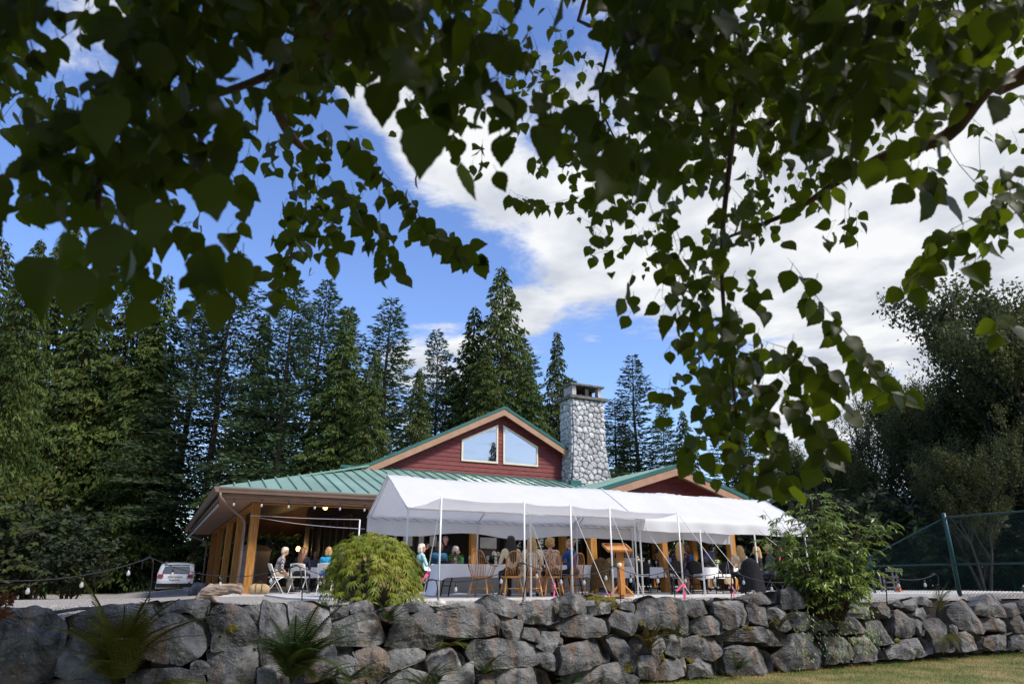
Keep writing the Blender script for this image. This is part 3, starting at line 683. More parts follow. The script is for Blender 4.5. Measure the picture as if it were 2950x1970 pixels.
mb = MB(); mb.prism([(9.1, WT + .03, 3.85), (15.7, WT + .03, 3.85), (WS, WT + .03, WZ - .1)], (0, .06, 0)); part(mb, 'wing_gable_wall', M_dark)
mb = MB(); mb.b2((9.2, WT + .12, 3.80), (15.2, -.13, 3.835)); part(mb, 'wing_ceiling', M_ceil)
# porch slab
SL = [(-.95, BK), (-.95, -.95), (.35, -1.2), (.35, -4.6), (.9, -6.6), (2.0, -7.55), (23.5, -7.7), (23.5, BK)]
mb = MB(); mb.prism([(a, b, T + .028) for a, b in SL], (0, 0, -.2)); o = part(mb, 'porch_slab', M_conc)
# chimney: stone veneer on a mortar core
chim = empty('chimney', (0, 0, 0), parent=hall)
CT0, CT1 = 3.2, 4.2; CZ0, CZ1 = 5.05, 9.12; CC = 13.76
def chw(z): return .83 + (.16 * min(1, max(0, (7.0 - z) / 1.7)))
mb = MB(); zz = [CZ0, 5.3, 6.2, 7.0, CZ1]
vs = [];
for z in zz:
    w = chw(z) - .03; f = .16 * min(1, max(0, (7.0 - z) / 1.7)); vs += [(CC - w, CT0 + .03 - f * .4, z), (CC + w, CT0 + .03 - f * .4, z), (CC + w, CT1, z), (CC - w, CT1, z)]
mb.add(vs, [(i * 4 + k, i * 4 + (k + 1) % 4, i * 4 + 4 + (k + 1) % 4, i * 4 + 4 + k) for i in range(4) for k in range(4)] + [(16, 17, 18, 19), (3, 2, 1, 0)]); mb.build('mortar_core', M_mortar, chim)
def clip(poly, px, py, nx, ny):
    out = []
    for i in range(len(poly)):
        a, b = poly[i], poly[(i + 1) % len(poly)]
        da = (a[0] - px) * nx + (a[1] - py) * ny; db = (b[0] - px) * nx + (b[1] - py) * ny
        if da <= 0: out.append(a)
        if da * db < 0: k = da / (da - db); out.append((a[0] + (b[0] - a[0]) * k, a[1] + (b[1] - a[1]) * k))
    return out
def veneer(width, z0, z1, nx, ny, place, rd, off=.5):
    H = z1 - z0; S = []
    for j in range(ny):
        for i in range(nx + (j % 2)):
            S.append(((i + .5 - .5 * (j % 2) + rd.uniform(-.44, .44)) / nx * width, (j + .5 + rd.uniform(-.44, .44)) / ny * H))
    for i, (x, y) in enumerate(S):
        poly = [(0, 0), (width, 0), (width, H), (0, H)]
        for k, (a, b) in enumerate(S):
            if k != i and abs(a - x) + abs(b - y) < 1.1:
                d = math.hypot(a - x, b - y); poly = clip(poly, (a + x) / 2 - (a - x) / d * .0045, (b + y) / 2 - (b - y) / d * .0045, a - x, b - y)
                if len(poly) < 3: break
        if len(poly) < 3: continue
        q = []
        for k in range(len(poly)):
            a, b = poly[k], poly[(k + 1) % len(poly)]
            q += [(a[0] * .78 + b[0] * .22, a[1] * .78 + b[1] * .22), (a[0] * .22 + b[0] * .78, a[1] * .22 + b[1] * .78)]
        cx = sum(p[0] for p in q) / len(q); cy = sum(p[1] for p in q) / len(q); n = len(q)
        dep = rd.uniform(.045, .085); tx, ty = rd.uniform(-.12, .12), rd.uniform(-.12, .12)
        vs = []
        for sc, h in ((1, -.03), (.98, .35), (.88, .8), (.6, 1.0), (.3, 1.03)):
            for a, b in q:
                xx, yy = cx + (a - cx) * sc, cy + (b - cy) * sc
                hh = h * dep + (xx - cx) * tx + (yy - cy) * ty + .012 * noise.noise(Vector((xx * 9, yy * 9, i)))
                vs.append(place(xx, yy + z0, hh))
        fs = [(r * n + k, r * n + (k + 1) % n, (r + 1) * n + (k + 1) % n, (r + 1) * n + k) for r in range(4) for k in range(n)] + [tuple(range(4 * n, 5 * n))]
        o = MB().add(vs, fs).build('stone', M_stone, chim, smooth=True)
rd = random.Random(5)
def pf(x, z, h):
    f = .16 * min(1, max(0, (7.0 - z) / 1.7)); return (CC + (x / .83 - 1) * chw(z), CT0 - f * .4 - h, z)
veneer(1.66, CZ0, CZ1 - .01, 7, 16, pf, rd)
def pl(x, z, h): return (CC - chw(z) - h, CT0 + x, z)
veneer(CT1 - CT0 - .02, CZ0, CZ1 - .01, 4, 16, pl, rd)
mb = MB(); mb.b2((CC - 1.0, CT0 - .17, CZ1), (CC + 1.0, CT1 + .12, CZ1 + .12)); mb.build('lower_cap', M_cap, chim)
for x0, x1, m_ in ((-.76, -.56, M_stone), (-.09, .09, M_dark), (.60, .76, M_stone)):
    mb = MB(); mb.b2((CC + x0, CT0 + .06, CZ1 + .12), (CC + x1, CT0 + .32, CZ1 + .62)); mb.build('cap_pier', m_, chim)
for x0, x1, z0, z1 in ((-.76, -.46, .12, .62), (-.16, .12, .12, .62), (.42, .76, .12, .62), (-.46, -.16, .12, .2), (.12, .42, .12, .2), (-.46, -.16, .52, .62), (.12, .42, .52, .62)):
    mb = MB(); mb.b2((CC + x0, CT1 - .2, CZ1 + z0), (CC + x1, CT1 - .06, CZ1 + z1)); mb.build('flue_wall', M_dark, chim)
mb = MB(); mb.b2((CC - .76, CT0 + .32, CZ1 + .12), (CC - .70, CT1 - .2, CZ1 + .62)); mb.build('flue_wall', M_stone, chim)
mb = MB(); mb.b2((CC - .88, CT0 - .05, CZ1 + .62), (CC + .88, CT1 + .02, CZ1 + .70)); mb.build('upper_cap', M_cap, chim)
for lo, hi in (((CHS - .22, CT0 - .20, 5.12), (CHS + .30, CT0 - .02, 5.52)), ((14.3, CT0 - .28, 5.1), (15.2, CT0 - .02, 5.45))):
    mb = MB(); mb.b2(lo, hi); part(mb, 'chimney_flashing', M_gtrim)
mb = MB(); mb.b2((CHS - .1, CT0 - .6, 5.05), (14.9, CT0 - .22, 5.16)); part(mb, 'chimney_flashing', M_gtrim)
# downspout from the front corner to the first post
mb = MB(); mb.tube([(EV + .05, EV - .05, ZE - .14), (EV + .05, EV - .05, ZE - .26), (EV + .25, EV + .2, ZE - .42), (-.36, -.16, ZE - .72), (-.28, -.05, ZE - .82), (-.26, -.03, ZE - 1.0), (-.26, -.03, T + .03)], .042, 8); part(mb, 'downspout', M_gutter, smooth=True)
mb = MB(); mb.tube([(EV + .05, BK - .1, ZE - .14), (EV + .05, BK - .1, ZE - .3), (-.34, 15.3, ZE - .7), (-.28, 15.2, ZE - .9), (-.26, 15.2, T)], .042, 8); part(mb, 'downspout', M_gutter, smooth=True)
# lit porch lamps
M_bulbglow = bpy.data.materials.new('lamp_glow'); M_bulbglow.use_nodes = True
_p = M_bulbglow.node_tree.nodes['Principled BSDF']; _p.inputs['Base Color'].default_value = (1, .6, .2, 1); _p.inputs['Emission Color'].default_value = (1, .50, .13, 1); _p.inputs['Emission Strength'].default_value = 6
def lamp(name, loc_w, label, e, r=.07):
    o = empty(name, loc_w, 0, label, 'lamp')
    mb = MB(); mb.ell((0, 0, 0), (r, r, r * 1.25), 12, 8); mb.build('globe', M_bulbglow, o, True)
    mb = MB(); mb.lathe([(r * .5, r), (r * .7, r * 1.3), (r * .3, r * 1.7), (.02, r * 1.9)], 10); mb.build('fitting', M_black, o, True)
    ld = bpy.data.lights.new(name + '_light', 'POINT'); ld.energy = e; ld.color = (1, .6, .25); ld.shadow_soft_size = r
    lo = bpy.data.objects.new('bulb_light', ld); col.objects.link(lo); lo.parent = o; lo.location = (0, -r * 2.2, -.02)
lamp('wall_lamp', hw(3.86, 14.6, 3.02), 'glowing amber wall lamp far back on the porch wall', 25, .10)
lamp('ceiling_lamp', hw(2.6, 2.9, 3.98), 'glowing round lamp hanging under the porch ceiling', 8, .085)
# ------------------------------------------------------------------ canopies
def cloth_mat(name, c, tr, rough=.75):
    m = mat(name, tuple(x * .96 for x in c), c, scale=2, rough=rough, bump=.10, bscale=5, trans=tr, spec=.25); return m
M_tent = cloth_mat('white_tarp', (.79, .79, .80), .38, .5)
M_cloth = cloth_mat('white_tablecloth', (.86, .86, .90), .06)
M_rope = mat('white_rope', (.62, .60, .56), (.72, .70, .66), scale=40, rough=.8)
M_pink = mat('pink_ribbon', (.85, .10, .25), (.92, .16, .33), scale=10, rough=.6, trans=.2)
TO = Vector((-2.93, 16.27, T)); TA = math.atan2(21.81 - 16.27, 7.82 + 2.93)
TU = Vector((math.cos(TA), math.sin(TA), 0)); TV = Vector((-math.sin(TA), math.cos(TA), 0))
def tw(x, y, z): return TO + TU * x + TV * y + Vector((0, 0, z))
HEV, HRG, HALF = 1.88, 2.75, 1.5
def canopy(x0, x1, legs, label, front_flap, front_val):
    o = empty('party_canopy', tw(x0, 0, 0), TA, label, 'canopy', 'white carport canopies in front of the hall')
    L_ = x1 - x0; nx = 60
    prof = []                                     # (y, z, part): rear valance, rear slope, front slope, front valance
    for k in range(4): prof.append((HALF + .02, HEV - .34 + .085 * k, 'v'))
    for k in range(11): f = k / 10; prof.append((HALF * (1 - f), HEV + (HRG - HEV) * f, 's'))
    for k in range(1, 11): f = k / 10; prof.append((-HALF * f, HRG - (HRG - HEV) * f, 's'))
    if front_val:
        for k in range(1, 5): prof.append((-HALF - .02, HEV - .075 * k, 'w'))
    V = []; sd = x0 * 7.7
    for i in range(nx + 1):
        x = L_ * i / nx
        near = min(abs(x - l) for l in legs) / (L_ / (len(legs) - 1) / 2)     # 0 at a frame, 1 mid-bay
        for y, z, p in prof:
            sl = math.sin(math.pi * min(1, abs(y) / HALF))
            dz = 0; dy = 0
            if p == 's':
                dz -= .045 * (near ** 1.5) * (.35 + sl)
                dz += .022 * noise.noise(Vector((x * 1.2 + y * 2.2 + sd, y * .7, 3))) + .017 * noise.noise(Vector((x * 5 + y * 4 + sd, y * 1.2, 7)))
                dz += .009 * math.sin(x * 26 + y * 7 + 3 * noise.noise(Vector((x, y, sd)))) * (.4 + near)
                if 0 < i < nx and abs(y) < .01: dz -= .02 * near
            elif p == 'v':
                f = (HEV - z) / .34
                dz -= f * (.05 * math.sin(x * 1.9 + sd) + .06 * near); dy += f * (.06 * math.sin(x * 3.1 + sd) + .03 * math.sin(x * 9))
                dy -= .0
            else:
                f = (HEV - z) / .3
                dz -= f * .03 * near; dy -= f * .03 * math.sin(x * 7 + sd) - .015 * f
            V.append((x, y + dy, z + dz))
    n = len(prof)
    F = [(i * n + k, i * n + k + 1, (i + 1) * n + k + 1, (i + 1) * n + k) for i in range(nx) for k in range(n - 1)]
    mb = MB(); mb.v = V; mb.f = F; mb.m = [0] * len(F); mb.build('tarp', M_tent, o, True, fix=False)
    # folded end hems
    for i in (0, nx):
        mb = MB(); pts = [Vector(V[i * n + k]) + Vector((0, 0, .004)) for k in range(4, len(prof) - (4 if front_val else 0))]
        mb.tube(pts, .022, 6); mb.build('end_hem', M_tent, o, True)
    for l in legs:
        for sg in (1, -1):
            mb = MB(); mb.tube([(l, sg * (HALF - .03), 0), (l, sg * (HALF - .03), HEV - .05), (l, sg * (HALF - .12), HEV + .03)], .021, 8); mb.build('leg', M_white, o, True)
            mb = MB(); mb.box((l, sg * (HALF - .03), .006), (.12, .12, .012)); mb.build('foot_plate', M_white, o)
            mb = MB(); mb.tube([(l, sg * (HALF - .12), HEV + .0), (l, sg * .05, HRG - .05)], .019, 8); mb.build('rafter', M_white, o, True)
    for y, z in ((HALF - .05, HEV - .03), (-HALF + .05, HEV - .03), (0, HRG - .05)):
        mb = MB(); mb.tube([(.02, y, z), (L_ - .02, y, z)], .019, 8); mb.build('rail', M_white, o, True)
    # fairy-light cord wound on the rear rail
    mb = MB(); pts = [(x, HALF - .05 + .026 * math.cos(x * 22), HEV - .03 + .026 * math.sin(x * 22)) for x in np.arange(.05, L_, .05)]
    mb.tube(pts, .004, 4); mb.build('fairy_light_cord', M_black, o)
    return o, V, n
LL = 6.05
cl, VL, nl = canopy(0, LL, (.04, 3.02, 6.0), 'white canopy with raised front flap beside the planter', True, False)
cr_, VR, nr = canopy(LL + .02, 2 * LL + .02, (.08, 2.05, 4.0, 5.98), 'white canopy with hanging front valance towards the leafy shrub', False, True)
# raised flap along the left canopy, held up by thin poles
APX = [(1272, 1433), (1510, 1448), (1643, 1456), (1756, 1465), (1952, 1478)]
AP = [at_h(px, py, T + 1.99 - .012 * i) for i, (px, py) in enumerate(APX)]
flap = MB(); rows = 7; cols = 48; V = []
def along(pts, f):
    d = [0]
    for a, b in zip(pts[:-1], pts[1:]): d.append(d[-1] + (b - a).length)
    x = f * d[-1]
    for i in range(len(pts) - 1):
        if x <= d[i + 1] + 1e-6:
            q = (x - d[i]) / (d[i + 1] - d[i]); return pts[i].lerp(pts[i + 1], q), q, i
    return pts[-1], 1, len(pts) - 2
for i in range(cols + 1):
    f = i / cols
    a = tw(.02 + f * (LL + .25), -HALF + .01, HEV - .015); b, q, seg = along(AP, f)
    sag = math.sin(math.pi * q)
    for j in range(rows + 1):
        g = j / rows; p = a.lerp(b, g)
        p.z -= .05 * math.sin(math.pi * g) * (.7 + .3 * math.sin(f * 20)) + .035 * sag * g ** 2
        p.z += .012 * noise.noise(Vector((f * 18 + g * 6, g * 3, 5)))
        p += TV * (.04 * sag * g)
        V.append(tuple(p))
flap.v = V; flap.f = [(i * (rows + 1) + j, i * (rows + 1) + j + 1, (i + 1) * (rows + 1) + j + 1, (i + 1) * (rows + 1) + j) for i in range(cols) for j in range(rows)]; flap.m = [0] * len(flap.f)
flap.v = [tuple(Matrix.Rotation(-TA, 3, 'Z') @ (Vector(p) - tw(0, 0, 0))) for p in flap.v]
flap.build('front_flap', M_tent, cl, True, fix=False)
for i, p in enumerate(AP):
    b = Vector((p.x, p.y, T - .02))
    mb = MB(); mb.tube([b, p + Vector((0, 0, .04))], .0185, 8)
    o = mb.world('awning_pole', M_white, None, True, True)
    tag(o, ['thin white pole nearest the planter holding up the canopy flap', 'thin white pole of the canopy flap behind the second wooden chair', 'thin white pole of the canopy flap in front of the last wooden chair',
            'thin white pole of the canopy flap in front of the lectern', 'thin white pole at the end of the flap with pink ribbon'][i], 'pole', 'flap poles')
# side pole on the porch with the lines back to the first post
sp = at_h(1037, 1496, T + 1.85)
mb = MB(); mb.tube([(sp.x, sp.y, T), sp], .0185, 8); o = mb.world('awning_pole', M_white, None, True, True); tag(o, 'thin white pole behind the planter tied to the timber post', 'pole', 'flap poles')
# guy ropes
def rope(a, b, label, r=.008, sag=0):
    a, b = Vector(a), Vector(b)
    pts = [a.lerp(b, k / 8) - Vector((0, 0, sag * math.sin(math.pi * k / 8))) for k in range(9)]
    mb = MB(); mb.tube(pts, r, 5); o = mb.world('guy_rope', M_rope, None, True); tag(o, label, 'rope', 'canopy guy ropes'); return a, b
def gnd(px, py): return at_h(px, py, T + .0)
RP = []
RP.append(rope(AP[0], gnd(1217, 1731), 'white guy rope running down beside the green planter'))
RP.append(rope(AP[1], gnd(1612, 1724), 'white guy rope crossing the fourth wooden chair'))
RP.append(rope(AP[2], gnd(1758, 1727), 'white guy rope crossing the dark doorway before the coat'))
RP.append(rope(AP[3], gnd(1858, 1724), 'white guy rope crossing the lectern and the white table'))
RP.append(rope(tw(LL + .1, -HALF + .03, HEV - .03), gnd(1998, 1724), 'white guy rope from the canopy joint past the seated woman in glasses'))
RP.append(rope(AP[4], gnd(2132, 1722), 'white guy rope from the flap end past the black chairs'))
RP.append(rope(tw(LL + 2.07, -HALF + .03, HEV - .1), gnd(2184, 1716), 'white guy rope ending by the last canopy leg'))
RP.append(rope(tw(LL + 4.02, -HALF + .03, HEV - .1), gnd(2420, 1712), 'white guy rope running into the leafy shrub'))
pp = hw(.02, -.125, 0); pz = at_y(740, 1485, pp.y).z
rope((pp.x + .08, pp.y - .02, pz), sp, 'upper white line from timber post to side pole', .007, .02); rope((pp.x + .09, pp.y - .02, pz - .06), tw(-.05, HALF, HEV - .28), 'lower white line from timber post to canopy valance', .007, .05)
mb = MB(); mb.tube([hw(-.16, -.145, pz), hw(.15, -.145, pz), hw(.15, .14, pz)], .012, 6); o = mb.world('rope_knot', M_rope, None, True); tag(o, 'white rope tied round the corner timber post', 'rope')
# pink flagging ribbons tied on the ropes
def on_rope(i, py):
    a, b = RP[i]
    lo, hi = 0., 1.
    for _ in range(30):
        m = (lo + hi) / 2; p = a.lerp(b, m) - Vector((0, 0, EZ)); y = CY - FPX * (p.z * CT - p.y * ST) / (p.y * CT + p.z * ST)
        if y < py: lo = m
        else: hi = m
    return a.lerp(b, lo)
def ribbon(p, tails, label):
    mb = MB(); mb.ell(p, (.03, .03, .03), 8, 6)
    for dx, dz, w in tails:
        pts = []
        for k in range(9):
            f = k / 8; c = Vector(p) + TU * (dx * f) + Vector((0, 0, dz * f + .03 * math.sin(f * 5))) - TV * (.02 + .02 * math.sin(f * 4))
            pts.append(c)
        for sgn in (0,):
            vs = []
            for k, c in enumerate(pts):
                tw_ = Vector((math.sin(k * .6) * .3, 0, math.cos(k * .6) * 1)).cross(TV) if abs(dz) > abs(dx) else Vector((0, 0, 1))
                vs += [c + tw_.normalized() * w, c - tw_.normalized() * w]
            mb.add(vs, [(2 * k, 2 * k + 1, 2 * k + 3, 2 * k + 2) for k in range(8)])
    o = mb.world('ribbon', M_pink, None, True); tag(o, label, 'ribbon', 'pink flagging ribbons')
ribbon(on_rope(0, 1656), [(-.14, -.12, .035), (.03, .06, .03), (-.10, -.06, .03)], 'pink ribbon bow tied low on the rope by the planter')
ribbon(on_rope(1, 1683), [(-.04, -.34, .02)], 'pink ribbon dangling below the fourth wooden chair')
ribbon(on_rope(2, 1713), [(-.08, -.10, .03)], 'short pink ribbon near the ground before the brown coat')
ribbon(on_rope(4, 1684), [(-.24, -.09, .028), (-.05, -.36, .035)], 'pink ribbon with two long tails on the middle rope')
ribbon(on_rope(5, 1688), [(.02, -.33, .025)], 'pink ribbon tail hanging beside the hooked stake')
ribbon(on_rope(6, 1674), [(-.24, -.12, .022), (.02, .05, .03)], 'pink ribbon bow flying sideways before the cream cardigan')
ribbon(on_rope(7, 1580), [(-.16, -.34, .022)], 'pink ribbon high on the rope beside the grey haired man')

# ------------------------------------------------------------------ shepherd hooks and festoon string
M_steel = mat('dark_iron', (.012, .012, .014), (.03, .03, .035), scale=20, rough=.35, metal=.6)
M_bulb = mat('clear_bulb', (.70, .70, .68), rough=.08, spec=.9, trans=.5)
M_cable = mat('festoon_cable', (.015, .014, .016), (.04, .04, .05), scale=30, rough=.5)
HK = [((428, 1738), (443, 1603), 1), ((872, 1740), (865, 1627), 1), ((1262, 1736), (1258, 1668), 1), ((1502, 1738), (1508, 1620), 1), ((1787, 1731), (1783, 1630), 1), ((1944, 1727), (1938, 1637), 1), ((2105, 1727), (2107, 1637), 1), ((2553, 1730), (2551, 1652), 1), ((2703, 1722), (2703, 1652), 1)]
HL = ['black shepherd hook on the gravel before the parked car', 'black shepherd hook in front of the white folding chairs', 'black stake half hidden by the planter', 'bent black shepherd hook before the middle wooden chairs', 'slim dark stake before the lectern',
      'dark stake before the woman in glasses', 'black stake before the black folding chairs', 'dark stake at the edge of the leafy shrub', 'dark hooked stake before the green fence']
TIPS = []
for i, (b, t, k) in enumerate(HK):
    g = gnd(*b); tp = at_y(t[0], t[1], g.y)
    if i == 3: tp = at_y(t[0] + 14, t[1], g.y)
    w = .10
    pts = [g - Vector((0, 0, .1)), g.lerp(tp, .5) + Vector((.01, 0, 0))]
    c = tp + Vector((-w, 0, -w))
    top = g.lerp(tp, .86); pts.append(top)
    for q in range(7):
        an = math.pi * q / 6; pts.append(Vector((top.x - w + w * math.cos(an), top.y, top.z + (tp.z - top.z) * math.sin(an))))
    pts.append(pts[-1] - Vector((-.01, 0, .10)))
    mb = MB(); mb.tube(pts, .011, 7); o = mb.world('shepherd_hook', M_steel, None, True, True); tag(o, HL[i], 'hook', 'hooks along the wall top')
    TIPS.append(Vector((top.x - w * .6, g.y, tp.z - .01)))
fest = empty('festoon_string', TIPS[0], 0, 'black festoon cable with clear bulbs strung low along the wall top', 'string lights')
def strand(parent, a, b, sag, nb, drop, cable=True, rb=.03, skip=()):
    pts = [a.lerp(b, k / 20) - Vector((0, 0, sag * 4 * (k / 20) * (1 - k / 20))) for k in range(21)]
    MB().tube(pts, .0075, 5).world('cable', M_cable, parent, True)
    for j in range(nb):
        f = (j + .5) / nb; p = a.lerp(b, f) - Vector((0, 0, sag * 4 * f * (1 - f)))
        if j in skip: continue
        sk = empty('lamp_drop', p - parent.location, parent=parent)
        MB().tube([(0, 0, 0), (.004, 0, -drop * .45)], .004, 4).tube([(0, 0, -drop * .42), (0, 0, -drop)], [.018, .02], 8).build('socket', M_cable, sk, True)
        MB().lathe([(.013, 0), (.018, -.02), (rb, -.05), (rb * 1.03, -.065), (rb * .75, -.088), (.006, -.098)], 10, (0, 0, -drop)).build('bulb', M_bulb, sk, True)
start = at_y(0, 1672, 10.5)
strand(fest, start, TIPS[0], .12, 3, .10)
for i in range(len(TIPS) - 1):
    if i == 6: continue
    d = (TIPS[i + 1] - TIPS[i]).length
    strand(fest, TIPS[i], TIPS[i + 1], [.26, .20, .14, .19, .15, .14, .1, .12][i], [3, 3, 2, 4, 2, 2, 2, 2][i], .09)
strand(fest, TIPS[6], at_y(2330, 1660, 17), .2, 3, .09)
# festoon along the eaves
ev = empty('eave_festoon', hw(EV, EV, ZE - .2), 0, 'row of small clear bulbs hung along the hall eaves', 'string lights')
def eave(a, b, n):
    MB().tube([a.lerp(b, k / 30) - Vector((0, 0, .02 + .012 * math.sin(k * 2.1))) for k in range(31)], .006, 4).world('cable', M_cable, ev, True)
    for j in range(n):
        p = a.lerp(b, (j + .5) / n); sk = empty('lamp_drop', p - ev.location, parent=ev)
        MB().tube([(0, 0, 0), (0, 0, -.13)], [.01, .02], 6).build('socket', M_cable, sk, True)
        MB().lathe([(.016, 0), (.032, -.05), (.03, -.075), (.006, -.10)], 8, (0, 0, -.12)).build('bulb', M_bulb, sk, True)
eave(hw(EV + .07, EV + .06, ZE - .27), hw(8.4, EV + .06, ZE - .27), 13); eave(hw(EV + .07, EV + .3, ZE - .27), hw(EV + .07, BK, ZE - .27), 26); eave(hw(16.4, EV + .06, ZE - .30), hw(21, EV + .06, ZE - .30), 7)
eave(hw(20.5, .2, ZE - .55), hw(20.5, 12, ZE - .55), 8)
# ------------------------------------------------------------------ furniture
FL = T + .028                                   # slab surface
def floor_pt(px, py): return at_h(px, py, FL)
def by_y(px, y, z=FL):                          # floor point in the column px at depth y
    u = (px - CX) / FPX; return Vector((u * (y * CT + (z - EZ) * ST), y, z))
M_oak = mat('honey_oak', (.36, .155, .030), (.52, .25, .065), scale=9, rough=.38, stretch=(1, 1, .4), orand=.12, coat=.3)
M_blk = mat('black_fabric', (.010, .010, .013), (.018, .018, .022), scale=30, rough=.8)
M_blkf = mat('black_frame', (.012, .013, .018), rough=.4, metal=.4)
M_cream_pl = mat('cream_plastic', (.60, .57, .50), (.66, .63, .57), scale=5, rough=.5)
M_lectern = mat('lectern_wood', (.42, .16, .035), (.56, .25, .07), scale=6, rough=.4, stretch=(1, 1, .3))
def turned(a, b, r, n=10):
    a, b = Vector(a), Vector(b)
    prof = [(0, .62), (.12, .8), (.22, .7), (.26, 1.15), (.30, .8), (.5, 1.25), (.68, .95), (.72, 1.3), (.76, .85), (1, .95)]
    return [a.lerp(b, f) for f, _ in prof], [r * k for _, k in prof]
def windsor(arms):
    o = empty('windsor_chair', (0, 0, 0), 0)
    sh = []
    for k in range(28):
        t = 2 * math.pi * k / 28; x = .235 * math.copysign(abs(math.cos(t)) ** .75, math.cos(t)); y = .215 * math.copysign(abs(math.sin(t)) ** .8, math.sin(t))
        sh.append((x * (1.06 if y > 0 else .95), y))
    mb = MB(); n = 28; vs = []
    for z, s in ((.418, .86), (.43, .97), (.452, 1.0), (.462, .96), (.452, .6), (.448, .2)): vs += [(x * s, y * s, z) for x, y in sh]
    mb.add(vs, [(i * n + k, i * n + (k + 1) % n, (i + 1) * n + (k + 1) % n, (i + 1) * n + k) for i in range(5) for k in range(n)] + [tuple(range(n - 1, -1, -1)), tuple(range(5 * n, 6 * n))]); mb.build('seat', M_oak, o, True)
    for sx in (-1, 1):
        for sy in (-1, 1):
            p, r = turned((sx * .15, sy * .14, .43), (sx * .235, sy * .235, 0), .0195); MB().tube(p, r, 9).build('leg', M_oak, o, True)
        a = Vector((sx * .195, -.19, .19)); b = Vector((sx * .195, .19, .19)); MB().tube([a, a.lerp(b, .3), a.lerp(b, .5), a.lerp(b, .7), b], [.009, .012, .016, .012, .009], 8).build('stretcher', M_oak, o, True)
    MB().tube([(-.195, 0, .19), (0, 0, .19), (.195, 0, .19)], [.009, .015, .009], 8).build('stretcher', M_oak, o, True)
    hoop = []; H = 1.0 if not arms else 1.02
    for k in range(25):
        t = math.pi * k / 24; c, s = math.cos(t), math.sin(t)
        x = .20 * math.copysign(abs(c) ** .62, c); z = .455 + (H - .455) * s ** .75
        if abs(c) > .96: x *= .93
        hoop.append(Vector((x, -.165 - (z - .455) * .27, z)))
    if arms:
        top = [h for h in hoop if h.z > .74]
        L1 = top[0]; R1 = top[-1]
        e0 = [Vector((.335, .17, .68)), Vector((.33, .08, .685)), Vector((.30, -.06, .69)), Vector((.255, -.17, .71))]
        e1 = [Vector((-p.x, p.y, p.z)) for p in reversed(e0)]
        hoop = e0 + top + e1
        for sx in (-1, 1):
            for q, (x, y) in enumerate(((.315, .12), (.32, .03), (.31, -.05), (.27, -.13))):
                MB().tube([(sx * (x - .09), y * .9 - .01, .455), (sx * x, y, .68)], .0075, 6).build('arm_spindle', M_oak, o, True)
    MB().tube(hoop, .0135, 8).build('bow', M_oak, o, True)
    for k in range(9):
        f = (k - 4) / 4.0; xb = f * .145; xt = f * .172
        zt = .455 + (H - .455) * (max(0, 1 - (abs(xt) / .205) ** 3.2)) ** .42 - .01
        b = Vector((xb, -.16, .45)); t = Vector((xt, -.165 - (zt - .455) * .27, zt))
        MB().tube([b, b.lerp(t, .35), b.lerp(t, .5), t], [.008, .0095, .008, .0055], 6).build('spindle', M_oak, o, True)
    return o
KIDS.clear()
def place(o, p, az, label, cat, group=None):
    o.location = p; o.rotation_euler = (0, 0, -R(az)); tag(o, label, cat, group); return o
WC = [((1386, 1720), 16, 'empty honey oak bow back armchair with spindles pulled out from the table'),
      ((1474, 1720), -14, 'oak spindle chair under the woman with long dark hair'),
      ((1534, 1719), 2, 'oak spindle chair under the woman with wavy blond hair'),
      ((1592, 1718), -8, 'oak spindle chair under the woman with short blond hair'),
      ((1652, 1716), -28, 'oak spindle chair under the man in the blue shirt')]
arm = windsor(True); wp = [floor_pt(*c[0]) for c in WC]
place(arm, wp[0], WC[0][1], WC[0][2], 'chair', 'wooden chairs at the long table')
base_chair = windsor(False)
for i in range(1, 5):
    c = base_chair if i == 1 else copy_tree(base_chair); place(c, wp[i], WC[i][1], WC[i][2], 'chair', 'wooden chairs at the long table')
